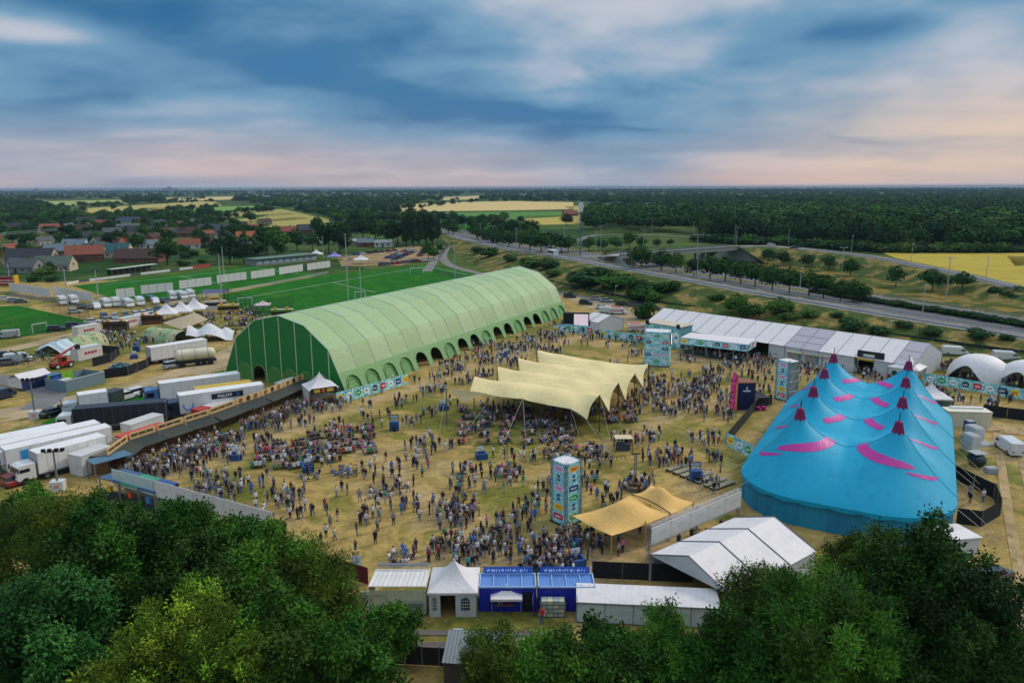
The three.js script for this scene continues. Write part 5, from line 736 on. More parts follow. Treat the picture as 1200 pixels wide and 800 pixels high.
{ // two blue containers with printed upper deck
  const bm = mat('#1523a0', .5), tm2 = paint('#5a86c8', .5), sgT = canvasTex(512, 64, (g, w, h) => { g.fillStyle = '#3a6ac8'; g.fillRect(0, 0, w, h); const r = rng(4); g.fillStyle = '#e8eefc'; for (let x = 40; x < 470; x += 12 + r() * 20) g.fillRect(x, 20 + r() * 6, 7 + r() * 12, 22 + r() * 5); });
  [[561.5, 629, 'blue shipping container with open door behind the small gazebo'], [630.5, 698, 'blue shipping container with pallet rack, beside the long white cabin']].forEach(([u0, u1, l], i) => {
    const A = W(u0, 717), Bp = W(u1, 717), L = flat(A, Bp) - .05, t = T('shipping_container', l, 'container', A, yawOf(A, Bp), 'blue shipping containers side by side'), Hc = 2.4;
    corrugated(L, Hc, 0, bm, t, 'front_wall'); M(t, 'side_wall', bx(0, .06, 0, Hc, -2.4, -.05), bm); M(t, 'side_wall', bx(L - .06, L, 0, Hc, -2.4, -.05), bm); M(t, 'back_wall', bx(0, L, 0, Hc, -2.44, -2.4), bm);
    corrugated(L, 2.44, 0, tm2, t, 'roof').rotation.x = -Math.PI / 2; t.children[t.children.length - 1].position.set(0, Hc, 0);
    const fr = new B(); fr.box(0, L, Hc, Hc + .12, -.1, .02); fr.box(0, L, Hc, Hc + .12, -2.5, -2.38); fr.box(0, .12, Hc, Hc + .12, -2.4, 0); fr.box(L - .12, L, Hc, Hc + .12, -2.4, 0); M(t, 'top_frame', fr, paint('#9ab8dc', .5));
    for (let k = 1; k < 4; k++) M(t, 'roof_bar', bx(k * L / 4 - .04, k * L / 4 + .04, Hc + .03, Hc + .1, -2.4, -.05), paint('#9ab8dc', .5));
    M(t, 'sign_board', q01(new B(), [.3, Hc + .1, -2.45], [L - .3, Hc + .1, -2.45], [L - .3, Hc + .75, -2.5], [.3, Hc + .75, -2.5]), print(sgT));
    if (!i) { M(t, 'doorway_shade_panel', bx(4, 4.85, .05, 2.05, .0, .02), black); M(t, 'door', bx(4.9, 4.96, .05, 2.05, .0, .85), mat('#2a3cc0', .5)); const d = t.children[t.children.length - 1]; M(d, 'notice', bx(4.88, 4.9, 1, 1.6, .15, .6), mat('#dfe4ee', .6)); }  // black sheet on the closed wall paints the dark inside of the open door
    else { const rk = new B(); for (const x of [.2, 2.4]) for (const z of [.1, 1]) rk.box(x - .04, x + .04, 0, 1.6, z - .04, z + .04); for (const y of [.1, .5, .9, 1.3]) rk.box(.2, 2.4, y, y + .06, .1, 1); M(t, 'pallet_rack', rk, steel); for (let k = 0; k < 4; k++) for (let q = 0; q < 4; q++) M(t, 'crate', bx(.3 + k * .52, .78 + k * .52, .16 + q * .4, .46 + q * .4, .2, .95), mat(['#a8b09a', '#c2bd9c', '#8fa0a0'][(k + q) % 3], .8)); }
  });
}
{ // long white cabin
  const A = W(675.5, 730), Bp = W(843, 738), L = flat(A, Bp), t = T('long_cabin', 'long low white cabin with wall panels tinted blue for shade', 'cabin', A, yawOf(A, Bp)), n = 5;
  for (let i = 0; i < n; i++) M(t, 'wall_panel', bx(i * L / n + .04, (i + 1) * L / n - .04, .15, 2.05, -.06, 0), cloth('#b7cbd2', .6)); for (let i = 0; i <= n; i++) M(t, 'post', bx(i * L / n - .04, i * L / n + .04, 0, 2.1, -.07, .015), mat('#6d7f86', .6));  // white wall facing the camera: its bluish shade is put into the panel colour
  M(t, 'roof', gridGeo(20, 6, (u, v) => [u * (L + .1) - .05, 2.08 + .42 * Math.sin(v * Math.PI * .5) , .06 - v * 2.6], (u, v) => [u * L, v * 2.6]), whiteC); M(t, 'end_wall', bx(L - .06, L, 0, 2.3, -2.5, -.06), cloth('#8fa3ac', .6)); M(t, 'end_wall', bx(0, .06, 0, 2.3, -2.5, -.06), cloth('#8fa3ac', .6)); M(t, 'back_wall', bx(0, L, 0, 2.45, -2.56, -2.5), whiteD); M(t, 'gutter', new B().bar([0, 2.06, .08], [L, 2.06, .08], .05, 5), mat('#5d6468', .5));
}
{ const t = T('white_hut', 'small white hut with a sloping roof beside the fenced pen', 'hut', W(1108, 655), .22); M(t, 'body', bx(0, 4, 0, 2, -3, 0), whiteD); M(t, 'roof', new B().box(-.2, 4.2, 0, .1, -3.2, .2).g().rotateZ(-.04).translate(0, 2.12, 0), whiteC); M(t, 'door', bx(4.0, 4.04, .1, 1.8, -1.9, -1), mat('#b9bcc0', .6)); }
{ const A = W(1110, 500), t = T('cream_container', 'cream flat container between the circus tent and the banner fence', 'container', A, -.12); corrugated(6.6, 2.5, 0, cloth('#d3ccb4', .7), t, 'front_wall'); M(t, 'body', bx(0, 6.6, 0, 2.5, -2.4, -.06), cloth('#c9c2aa', .7)); M(t, 'roof', bx(-.05, 6.65, 2.5, 2.62, -2.5, .05), cloth('#d8d2c0', .7)); M(t, 'roof_boxes', bx(1, 6, 2.62, 2.9, -2.2, -1.6), mat('#d9d8d4', .7)); }
for (const [l, u, v, w, h, d, c] of [['tall white power cabinet beside the circus tent', 1138, 532, 1.4, 2.6, 2.2, '#d0d2d0'], ['white generator box behind the power cabinet', 1142, 519, 1.6, 2.2, 2.4, '#c9cccc'], ['dark green tank beside the power cabinet', 1142, 549, 2, 1.9, 2, '#1f3538'], ['low grey flight case on the grass near the pen', 1158, 556, 1.6, .8, 1, '#9aa2a6'], ['blue portable toilet behind the circus tent', 1134, 512, 1.2, 2.4, 1.2, '#1c4478'], ['flat white slab pad beside the concrete plates', 1152, 524, 1.8, .3, 5, '#c9c7c0']]) { const t = T('service_box', l, 'service box', W(u, v), .1); M(t, 'body', /tank/.test(l) ? new THREE.CapsuleGeometry(.9, 1, 4, 14).rotateX(Math.PI / 2).translate(1, .95, -1) : new RoundedBoxGeometry(w, h, d, 1, .07).translate(w / 2, h / 2, -d / 2), paint(c)); M(t, 'lid', bx(.1, w - .1, h - .02, h + .06, -d + .1, -.1), mat('#8b9294', .6)); }
// sheds at the very bottom
{ const A = W(520, 800), t = T('garden_shed', 'garden shed with grey corrugated roof under the trees', 'shed', V(A.x, 0, A.z), -.1); corrugated(6, 3.2, 0, mat('#6f7778', .6), t, 'roof').rotation.x = -1.3; t.children[0].position.set(0, 2.2, .6); M(t, 'wall', bx(.1, 5.9, 0, 2.2, -2.6, .4), mat('#4a443a', .9)); M(t, 'pale_board', bx(.3, 1.1, 1.6, 2.9, -2.9, -2.8), mat('#b9c6cc', .6)); }
{ const t = T('slat_deck', 'weathered pale plank deck at the edge of the paved yard', 'deck', W(1140, 790), .35); for (let i = 0; i < 16; i++) M(t, 'plank', bx(0, 9, .22, .3, -i * .52 - .4, -i * .52), [mat('#a99e8e', .9), mat('#9a8f80', .9), mat('#b5aa9a', .9)][i % 3]); M(t, 'beam', bx(.4, .7, .0, .22, -8.2, 0), mat('#6d6458', .9)); M(t, 'beam', bx(8.2, 8.5, .0, .22, -8.2, 0), mat('#6d6458', .9)); }

// ---------------------------------------------------------------- lamp posts and masts
function lampPost(label, u, v, h, o = {}) {
  const t = T(o.name || 'lamp_post', label, o.cat || 'lamp post', W(u, v, o.y || 0), o.yaw || 0, o.group), r = h / 130 + .03; M(t, 'pole', new B().bar([0, 0, 0], [0, h, 0], r * 1.3, 6, r * .8), mat('#a9adae', .5, { metalness: .3 }));
  if (o.double !== false) { M(t, 'arm', new B().bar([-1.1, h, 0], [1.1, h, 0], r * .8, 5), steel); for (const s of [-1, 1]) M(t, 'lamp_head', new RoundedBoxGeometry(.8, .16, .32, 1, .05).translate(s * 1.3, h + .02, 0), mat('#c4c8c8', .4)); } else M(t, 'lamp_head', new RoundedBoxGeometry(.9, .16, .3, 1, .05).translate(.35, h, 0), mat('#c4c8c8', .4)); return t;
}
{ const hp = (u, v, top, y = 0) => { const b = W(u, v, y); let lo = 0, hi = 60; for (let i = 0; i < 30; i++) { const m = (lo + hi) / 2; toPix(b.clone().add(V(0, m, 0)))[1] > top ? lo = m : hi = m; } return lo; };
  for (const [u, v, top] of [[1109, 350, 302], [986, 328, 290], [816, 324, 275], [754, 300, 269], [704, 297, 264.5], [661, 284, 261]]) lampPost('tall twin-arm lamp post on the highway verge', u, v, hp(u, v, top), { group: 'twin-arm lamp posts of the highway' });
  for (const [u, v, top] of [[1081, 372, 334], [937, 348, 314], [817, 329, 298], [729, 313, 286], [698, 302, 272], [636, 298, 272], [605, 293, 268]]) lampPost('single-arm lamp post at the edge of the slip road', u, v, hp(u, v, top, 4), { y: 4, double: false, group: 'lamp posts of the slip road' });
  for (const [u, v, top] of [[1156, 325, 300], [1068, 308, 285.5], [998, 295, 276], [924, 287, 269], [861, 285, 264.5], [863, 287, 266], [813, 274, 260], [764, 273, 259]]) lampPost('single-arm lamp post along the flyover road', u, v, hp(u, v, top, 5), { y: 5, double: false, group: 'lamp posts of the flyover road' });
  for (const [u, v, top] of [[721, 351, 335], [804, 362, 346], [919, 380, 361], [1042, 398, 376]]) lampPost('short lamp post behind the black screen fence', u, v, hp(u, v, top), { double: false, group: 'short lamp posts along the fence' });
  for (const [u, v, top] of [[260, 353, 298], [263, 331, 289], [115, 351, 317], [80, 362, 315], [11, 330, 309], [408, 352, 274], [423, 350, 314], [533, 328, 285], [379, 303, 277], [317, 299, 278], [272, 305, 273]]) { const h = hp(u, v, top), t = T('floodlight_mast', 'slim floodlight mast beside the sports pitches', 'mast', W(u, v), 0, 'floodlight masts of the sports pitches'); M(t, 'pole', new B().bar([0, 0, 0], [0, h, 0], .2, 6, .11), mat('#b4b8b8', .5, { metalness: .3 })); M(t, 'crossbar', new B().bar([-1, h, 0], [1, h, 0], .06, 4), steel); for (const x of [-.8, .8]) M(t, 'floodlight', bx(x - .3, x + .3, h - .25, h + .25, -.12, .12), darkSteel); }
  for (const [u, v] of [[525, 262], [546, 267], [569, 259], [563, 282], [578, 285]]) lampPost('twin-arm lamp post beside the distant highway', u, v, 12, { group: 'lamp posts of the distant highway' });
  const c = hw; for (let i = 0; i < 16; i++) { const p = c.getPointAt(.64 + .3 * i / 16), t = lampPost('twin-arm lamp post in the row along the far highway', 600, 400, 13, { group: 'lamp row along the far highway' }); t.position.set(p.x - 9, 0, p.z - 6); }
  { const h = hp(680, 301, 240), t = T('pylon_sign', 'very tall blue post with a white sign box at the junction', 'sign', W(680, 301)); M(t, 'pole', new B().bar([0, 0, 0], [0, h, 0], .4, 8, .3), paint('#3a6a88')); M(t, 'sign_box', bx(-1.2, 1.2, h - 3.5, h + 1.5, -.4, .4), paint('#dde4ea')); }
  // floodlight trolleys on the lorry yard
  for (const [u, v, top, l] of [[68, 574, 527, 'mobile light mast with four lamps beside the white lorry'], [41, 490, 444, 'mobile light mast with a white base box on the verge']]) { const h = hp(u, v, top), t = T('light_mast', l, 'light mast', W(u, v), .2); M(t, 'pole', new B().bar([0, 0, 0], [0, h, 0], .16, 6, .1), mat('#5f7276', .5)); M(t, 'arm', new B().bar([-1.1, h - .3, 0], [1.1, h - .3, 0], .06, 4), darkSteel); for (const x of [-1.1, -.4, .4, 1.1]) M(t, 'lamp_head', new RoundedBoxGeometry(.5, .4, .35, 1, .06).translate(x, h, .1), black); M(t, 'base', bx(-.8, .8, 0, 1.3, -.6, .6), paint('#cfd2d2')); M(t, 'notice', bx(-.3, .3, .4, .9, .6, .62), mat('#c88a7a', .7)); }
  // tower crane far left
  { const p = W(3, 312), t = T('construction_crane', 'small yellow and white tower crane at the village edge', 'crane', p, .3); const h = hp(3, 312, 275); M(t, 'mast', trussB(new B(), [0, 0, 0], [0, h, 0], 1.2), paint('#c8a12a')); M(t, 'jib', trussB(new B(), [-4, h, 0], [26, h + 2.2, 0], .9), paint('#d4d6d4')); M(t, 'cab', bx(-.8, .8, h - 1.8, h, -.8, .8), paint('#b8402a')); }
}

// ---------------------------------------------------------------- houses of the village
const brickW = cloth('#7a4a38', .9), creamW = cloth('#c2b49a', .9), whiteW = cloth('#cfcac2', .9), greyW = cloth('#8d8a86', .9);
const tileT = dataTex(128, 128, (i, j) => { const row = j >> 3, o = (row & 1) * 6, e = (j & 7) === 0 || ((i + o) % 12) === 0, n = vnoise(i / 5, j / 5, 0, 3); const v = (e ? 190 : 236) + 30 * (n - .5); return [cl8(v), cl8(v), cl8(v)]; });
const roofMs = {}; const roofM = c => roofMs[c] ||= new THREE.MeshStandardMaterial({ color: c, map: rep(tileT, .25), roughness: .85, side: THREE.DoubleSide });
function house(label, u, v, wpx, yaw, wall, roof, o = {}) {
  const c = W(u, v), dist = c.length(), L = Math.max(7, wpx * dist / FOC * (o.k || 1)), D = o.d || clamp(L * .6, 6, 11), e = o.e || 3.1, r = e + (o.r || D * .42), t = T(o.name || 'house', label, o.cat || 'house', c, yaw);
  M(t, 'wall', bx(-L / 2, L / 2, 0, e, -D / 2, D / 2), wall); for (const s of [-1, 1]) M(t, 'gable', new B().poly([[s * L / 2, e, -D / 2], [s * L / 2, e, D / 2], [s * L / 2, r - .05, 0]]), wall);
  const rf = M(t, 'roof', new B().quad([-L / 2 - .3, e - .25, D / 2 + .4], [L / 2 + .3, e - .25, D / 2 + .4], [L / 2 + .3, r, 0], [-L / 2 - .3, r, 0]).quad([L / 2 + .3, e - .25, -D / 2 - .4], [-L / 2 - .3, e - .25, -D / 2 - .4], [-L / 2 - .3, r, 0], [L / 2 + .3, r, 0]), roofM(roof));
  if (o.chimney !== false) M(rf, 'chimney', bx(L * .2, L * .2 + .7, r - 1, r + .9, -.4, .3), brickW);
  const n = Math.max(2, Math.round(L / 4)); for (let i = 0; i < n; i++) { const x = -L / 2 + (i + .5) * L / n; const w = M(t, i === 1 ? 'door' : 'window', bx(x - .6, x + .6, i === 1 ? .05 : 1, 2.3, D / 2 - .02, D / 2 + .05), i === 1 ? mat('#3a2c22', .7) : glassDark); if (i !== 1) M(w, 'window_frame', new B().box(x - .7, x + .7, .9, 1, D / 2, D / 2 + .08).box(x - .7, x + .7, 2.3, 2.4, D / 2, D / 2 + .08).box(x - .04, x + .04, 1, 2.3, D / 2 + .05, D / 2 + .08), whiteP); }
  for (const s of [-1, 1]) M(t, 'window', bx(s * (L / 2 + .02) - .03, s * (L / 2 + .02) + .03, e * .8, e * .8 + 1.2, -.6, .6), glassDark);
  if (o.dormers) for (let i = 0; i < o.dormers; i++) { const x = -L / 2 + (i + .7) * L / (o.dormers + .4), d = M(t, 'dormer', bx(x - .9, x + .9, e + .1, e + 2, D * .12, D / 2 - .3), creamW); M(d, 'dormer_window', bx(x - .6, x + .6, e + .6, e + 1.7, D / 2 - .3, D / 2 - .25), glassDark); M(d, 'dormer_roof', new B().quad([x - 1.1, e + 1.9, D / 2], [x, e + 2.7, D / 2], [x, e + 2.7, 0], [x - 1.1, e + 1.9, 0]).quad([x, e + 2.7, D / 2], [x + 1.1, e + 1.9, D / 2], [x + 1.1, e + 1.9, 0], [x, e + 2.7, 0]), roofM(roof)); }
  return t;
}
const or = '#884a32', dk2 = '#2e343a', tl = '#2c5a5e', br = '#4a3428', gr = '#565b5c';
[['long low house with dark slate roof and skylight beside the crane', 37, 308, 44, .12, creamW, dk2], ['grey roofed bungalow in front of the slate roofed house', 30, 319, 30, -.1, greyW, gr], ['cream bungalow with green-grey roof above the round shrubs', 65, 317, 34, .15, creamW, '#56665a'], ['brick house with orange tiled roof and tall gable', 100, 306, 34, .5, brickW, or, { e: 4.2 }], ['long house with teal roof and three dormers', 126, 301, 46, .1, creamW, tl, { dormers: 3, e: 3.4, d: 11 }], ['brick house with grey roof behind the orange roofed gable', 70, 299, 26, .3, brickW, '#6d7c86'], ['long brown roofed barn beside the football stand', 164, 307, 46, .05, brickW, br, { chimney: false, e: 2.6 }], ['white house with dark roof among the trees of the village', 107, 282, 22, .6, whiteW, dk2], ['cream house with slate roof at the edge of the far fields', 104, 262, 22, .3, creamW, dk2], ['white gabled house beside a dark roofed one', 150, 272, 22, .8, whiteW, gr], ['dark roofed house next to the white gabled one', 166, 275, 24, .2, creamW, dk2], ['house with bright orange roof between dark trees', 191, 277, 18, .5, brickW, or], ['slate roofed house next to the bright orange roof', 204, 276, 18, .1, greyW, '#4a5560'], ['white walled house with orange hipped roof near the big round tree', 222, 291, 22, .35, whiteW, or], ['brown gabled house beside the white one with orange roof', 237, 286, 16, .7, brickW, '#7a4028'], ['low brown roof behind the orange roofed houses', 224, 277, 26, .1, brickW, br], ['long dark roofed house beside the strip fields', 252, 273, 34, .1, greyW, '#3d4a4e'], ['red roofed house next to the tall trees', 288, 281, 20, .4, whiteW, '#a85a34'], ['grey flat roofed workshop by the masts', 292, 291, 26, .1, greyW, gr, { r: 1.2, chimney: false }], ['small grey roofed house behind the long dark one', 270, 271, 20, .1, whiteW, '#59605e'], ['house with dull red roof between dark round trees', 335, 275, 22, .4, brickW, '#8a4638'], ['dark gabled house beside the strip fields', 361, 273, 24, .6, brickW, dk2], ['small slate roofed house beside the dark gabled one', 376, 275, 18, .2, whiteW, '#3c4448'], ['white shed in front of the dark gabled house', 367, 285, 20, .1, whiteW, '#b5b8b6', { r: 1.4, chimney: false }], ['low building with pale roof beside the gravel car park', 412, 287, 34, .05, greyW, '#a8aca8', { r: 1.2, chimney: false }], ['brown house with grey roof at the gravel car park', 428, 289, 18, .2, brickW, '#6c7a80'], ['green-white hall at the corner of the gravel car park', 450, 289, 20, -.1, whiteW, '#8a968e', { r: 1.6, chimney: false }], ['pale blue house behind the brick one at the village edge', 88, 292, 22, .1, whiteW, '#70808a'], ['dark roofed house on the edge of the wood', 150, 262, 22, .1, creamW, '#3a4a58'], ['brown shed beside the teal roofed house', 196, 296, 24, .15, greyW, br, { r: 1.6, chimney: false }], ['grey shed beside the small white caravans', 175, 291, 18, .2, whiteW, '#7a8488'],
  ['house with red roof beyond the highway trees', 668, 253, 16, .2, brickW, '#8a4a38'], ['dark roofed farmhouse at the wheat field', 722, 246, 13, .5, whiteW, dk2], ['brown farmhouse beside the dark roofed one', 737, 247, 14, .1, brickW, '#6d4a3c'], ['slate roofed farm at the edge of the wheat field', 757, 243, 13, .2, whiteW, '#44505a'], ['small white house between far woods', 778, 236, 9, .1, whiteW, gr], ['pale gabled house between far woods', 790, 239, 9, .6, creamW, '#8a6a54'], ['long white barn in front of the far wood', 1045, 244, 24, .1, whiteW, '#aeb4b4', { chimney: false }], ['pale house at the edge of the straw field', 1128, 249, 8, .2, creamW, br], ['second pale house at the edge of the straw field, brown roofed', 1146, 249.5, 8, .5, creamW, '#7a5a44'], ['white hall on the far plain', 405, 228, 12, .1, whiteW, '#b4b8b8', { chimney: false }], ['long pale hall on the far plain beside the white one', 395, 227, 9, .1, creamW, '#a4a8a6', { chimney: false }], ['orange roofed house beside the distant highway', 583, 263, 14, .3, whiteW, or], ['white house at the foot of the far left wood', 45, 238, 14, .2, whiteW, '#8f9a9e']
].forEach(a => house(...a));

{ const r = rng(61), cs = [['slate', dk2], ['brown', br], ['dull orange', '#8a4a30'], ['grey', gr], ['blue-grey', '#4c5c68']], ws = [brickW, creamW, whiteW, greyW];
  for (const [u, v] of [[12, 296], [28, 284], [52, 288], [58, 272], [80, 270], [118, 288], [132, 277], [140, 289], [158, 288], [180, 283], [186, 266], [212, 268], [232, 264], [244, 279], [262, 281], [280, 268], [300, 271], [306, 284], [22, 270], [98, 272], [122, 266], [168, 262], [310, 264]]) { const c = cs[Math.floor(r() * 5)], t = house(`village house with ${c[0]} roof half hidden between trees`, u, v, 12 + 6 * r(), r() * 1.6, ws[Math.floor(r() * 4)], c[1], { e: 3 + r() }); t.userData.group = 'houses half hidden in the village trees'; } }
// clubhouse, stand and pitch furniture
{ const a = W(300, 312), b = W(371, 305), L = flat(a, b), t = T('clubhouse', 'long clubhouse with flat green roof beside the football pitch', 'clubhouse', a, yawOf(a, b)); M(t, 'roof', bx(-.5, L + .5, 3.2, 3.6, -9, 1), paint('#5c7466', .8)); M(t, 'wall', bx(0, L, 0, 3.2, -8.5, 0), greyW); for (let i = 0; i < 9; i++) M(t, 'window', bx(i * L / 9 + .6, (i + 1) * L / 9 - .6, 1, 2.4, .0, .05), mat('#a9c4cc', .3)); }
{ const a = W(131, 323), b = W(184, 316), L = flat(a, b), t = T('pitch_stand', 'low covered stand with pale flat roof at the football pitch', 'stand', a, yawOf(a, b)); M(t, 'roof', bx(0, L, 2.7, 2.85, -3, .6), paint('#b9bfae', .7)); M(t, 'back_wall', bx(0, L, 0, 2.7, -3, -2.9), mat('#3d4a3c', .8)); for (let i = 0; i <= 8; i++) M(t, 'post', bx(i * L / 8 - .08, i * L / 8 + .08, 0, 2.7, 0, .15), steel); M(t, 'bench', bx(.3, L - .3, .4, .5, -2, -1.5), mat('#6a5a40', .8)); }
const padM = cloth('#d8d6d4', .7);
[[11, 342, 59, 350, 'tall white panel row at the goal end, next to the red and yellow hut'], [62, 347, 109, 356, 'tall white panel row at the goal end, between the masts'], [136, 351, 158, 348.5, 'short tall white panel row behind the campers'], [165, 346, 203, 342, 'tall white panel row behind the campers'], [210, 340, 248, 335, 'tall white panel row beside the dark blue shelter'], [254, 333, 289, 328.5, 'tall white panel row between the two slim masts'], [294, 328, 322, 324, 'tall white panel row near the clubhouse end'], [327, 323, 355, 318.5, 'tall white panel row in front of the clubhouse'], [360, 318, 387, 314, 'tall white panel row beside the white party tents']].forEach(([u0, v0, u1, v1, l]) => { const a = W(u0, v0), b = W(u1, v1), L = flat(a, b), n = Math.round(L / 3.2), t = T('panel_row', l, 'panel row', a, yawOf(a, b)); for (let i = 0; i < n; i++) { M(t, 'panel', bx(i * L / n + .06, (i + 1) * L / n - .06, .5, 3.6, -.05, .05), padM); M(t, 'post', bx(i * L / n - .05, i * L / n + .05, 0, 3.7, -.12, -.06), darkSteel); } });
{ const P = px([[78, 334], [92, 331], [140, 325], [210, 316.5], [226, 314.5]]), t = T('pitch_boards', 'low white advertising boards along the far side of the football pitch', 'boards', V(0, 0, 0)); for (let i = 1; i < P.length; i++) { const a = P[i - 1], b = P[i], n = Math.round(flat(a, b) / 5); for (let k = 0; k < n; k++) { const m = M(t, 'board', bx(.05, flat(a, b) / n - .05, 0, 1, -.04, .04), [padM, padM, mat('#44505a', .7), padM][(i * 3 + k) % 4]); m.position.copy(a.clone().lerp(b, k / n)); m.rotation.y = yawOf(a, b); } } }
{ const P = [W(227, 314.4), W(246, 312)], t = T('pitch_boards', 'red advertising board at the far side of the football pitch', 'boards', P[0], yawOf(P[0], P[1])); for (let k = 0; k < 4; k++) M(t, 'board', bx(k * flat(...P) / 4 + .04, (k + 1) * flat(...P) / 4 - .04, 0, 1.2, -.04, .04), mat('#b52a34', .7)); }
fence('low steel railing along the training pitch', [[195, 358], [255, 345], [330, 331], [385, 320]], 1.1, mat('#9aa3a0', .6, { transparent: true, opacity: .55 }), { step: 5 });
fence('low blue barrier at the goal end of the football pitch', [[6, 346], [60, 354], [112, 362]], 1.2, mat('#56707e', .6, { transparent: true, opacity: .6 }), { step: 4 });
for (const [u0, v0, u1, v1, l] of [[481, 320.5, 496, 320, 'white goal at the far end of the training pitch'], [278.5, 357.5, 295, 357, 'white goal at the near end of the training pitch'], [416, 350, 428, 349.5, 'small white goal behind the hangar roof'], [38, 391, 55, 388, 'white goal inside the net of the small pitch']]) { const a = W(u0, v0), b = W(u1, v1), t = T('goal', l, 'goal', a, yawOf(a, b)), L = flat(a, b), w = mat('#e2e2de', .5); for (const x of [0, L]) M(t, 'post', new B().bar([x, 0, 0], [x, 2.44, 0], .09, 6), w); M(t, 'crossbar', new B().bar([0, 2.44, 0], [L, 2.44, 0], .09, 6), w); M(t, 'net_frame', new B().path([[0, 2.44, 0], [0, 0, -2], [L, 0, -2], [L, 2.44, 0]], .05, 4), w); M(t, 'net', new B().quad([0, 2.4, 0], [L, 2.4, 0], [L, .05, -2], [0, .05, -2]), mat('#d0d4d0', .8, { transparent: true, opacity: .22 })); }
{ const b = new THREE.Group(); for (const [nm, seg] of [['football_pitch', [[120, 334, 300, 314], [300, 314, 350, 321], [210, 323.5, 262, 334]]], ['training_pitch', [[270, 352, 500, 312], [500, 312, 548, 322], [390, 331, 440, 343]]]]) for (const [u0, v0, u1, v1] of seg) { const A = W(u0, v0), Bq = W(u1, v1); S('pitch_line', ribbonGeo([A, A.clone().lerp(Bq, .5), Bq], -.12, .12, 6, .1), lineM); } }
for (const [u, v, c, l] of [[362, 303, '#d9d7d8', 'white party tent behind the panel row at the clubhouse'], [383, 306, '#8f7fc0', 'lilac party tent beside the clubhouse'], [414, 310, '#dcd9d8', 'white party tent at the edge of the gravel car park']]) { const t = T('party_tent', l, 'tent', W(u, v), .1); pagoda(t, 7, 6, 2.4, 5, { roof: cloth(c, .6) }); }
{ const t = T('red_hut', 'red and yellow kiosk hut at the end of the panel row', 'hut', W(-3, 335), .1); M(t, 'body', bx(0, 6, 0, 3.4, -3, 0), mat('#8e1f1c', .7)); M(t, 'yellow_side', bx(6, 6.6, 0, 4, -3, .1), mat('#c8971e', .7)); for (const y of [1, 2]) M(t, 'stripe', bx(0, 6, y, y + .35, .01, .04), mat('#c9c2b4', .7)); M(t, 'roof', bx(-.2, 6, 3.4, 3.6, -3.2, .2), mat('#5a3a30', .8)); }
// flyover bridge: deck edge, parapet, piers, abutments
{ const t = T('flyover_bridge', 'grey concrete flyover with square piers across the highway', 'bridge', V(0, 0, 0)), a = W(718, 299.5, 6.6), b = W(860, 289.2, 6.8), yaw = yawOf(a, b), L = flat(a, b), con = cloth('#9c9a90', .9), n = 8; t.position.set(a.x, 0, a.z); t.rotation.y = yaw;
  for (let i = 0; i < n; i++) M(t, 'deck_panel', bx(i * L / n, (i + 1) * L / n - .03, 5.5, 6.75, -4.6, 4.6), con); for (const z of [-4.5, 4.5]) for (let i = 0; i < n; i++) M(t, 'parapet', bx(i * L / n + .04, (i + 1) * L / n - .04, 6.75, 7.6, z - .12, z + .12), mat('#6f746c', .8));
  for (const f of [.14, .42, .7]) for (const z of [-3.4, -1.2, 1.2, 3.4]) M(t, 'pier', bx(f * L - .6, f * L + .6, 0, 5.5, z - .45, z + .45), con); for (const [x, w] of [[-1, 1], [L, 1]]) M(t, 'abutment', new B().poly([[x + .5, 0, -17], [x + .5, 0, 17], [x + .5, 6.6, 5], [x + .5, 6.6, -5]]).box(x, x + w, 0, 5.45, -5, 5), con); }
// guard rails
{ const rail = (c, o, label, t0 = 0, t1 = 1) => { const t = T('guard_rail', label, 'guard rail', V(0, 0, 0)), g = gridGeo(80, 1, (s, q) => { const k = mix(t0, t1, s), p = c.getPointAt(k), d = c.getTangentAt(k), l = Math.hypot(d.x, d.z); return [p.x - d.z / l * o, p.y + .55 + q * .35, p.z + d.x / l * o]; }); M(t, 'rail', g, mat('#9aa09e', .5, { metalness: .3 })); for (let i = 0; i < 40; i++) { const k = mix(t0, t1, i / 40), p = c.getPointAt(k), d = c.getTangentAt(k), l = Math.hypot(d.x, d.z); M(t, 'post', bx(-.06, .06, -.1, .8, -.06, .06), steel).position.set(p.x - d.z / l * o, p.y, p.z + d.x / l * o); } };
  rail(rampC, 4.2, 'steel guard rail on the far side of the slip road'); rail(rampC, -4.2, 'steel guard rail on the camera side of the slip road', .0, .8); rail(upC, -4.4, 'steel guard rail beside the grain field', 0, .5); rail(hw, 6.2, 'steel guard rail along the highway verge', 0, .3); }
scene.children.find(o => o.userData.label === 'steel guard rail on the camera side of the slip road').userData.label = 'steel guard rail on the embankment side of the slip road';

// ---------------------------------------------------------------- trees
// crown of many small leaf faces spread over uneven lobes inside a unit-height tree
function lobesOf(r, kind) {
  const L = [], n = { round: 12, poplar: 11, pine: 10, bush: 8 }[kind];
  for (let i = 0; i < n; i++) {
    if (kind === 'poplar') { const y = .22 + .7 * i / n; L.push([(r() - .5) * .1, y, (r() - .5) * .1, .13 * (1 - .55 * Math.abs(i / n - .35)) + .03 * r()]); }
    else if (kind === 'pine') { const f = i / n, y = .2 + .74 * f, a = r() * 6.3, q = .14 * (1 - f); L.push([Math.cos(a) * q, y, Math.sin(a) * q, .2 * (1 - f * .8)]); }
    else if (kind === 'bush') { const a = r() * 6.3, q = .36 * Math.sqrt(r()); L.push([Math.cos(a) * q, .3 + .34 * r(), Math.sin(a) * q, .24 + .12 * r()]); }
    else { const a = i * 2.4 + r(), q = .25 * Math.sqrt((i + .5) / n) * 1.15, y = .42 + .38 * r() * (1 - q); L.push([Math.cos(a) * q, y, Math.sin(a) * q, .15 + .1 * r()]); }
  }
  if (kind === 'round') L.push([0, .62, 0, .26], [0, .82, 0, .15]);
  return L;
}
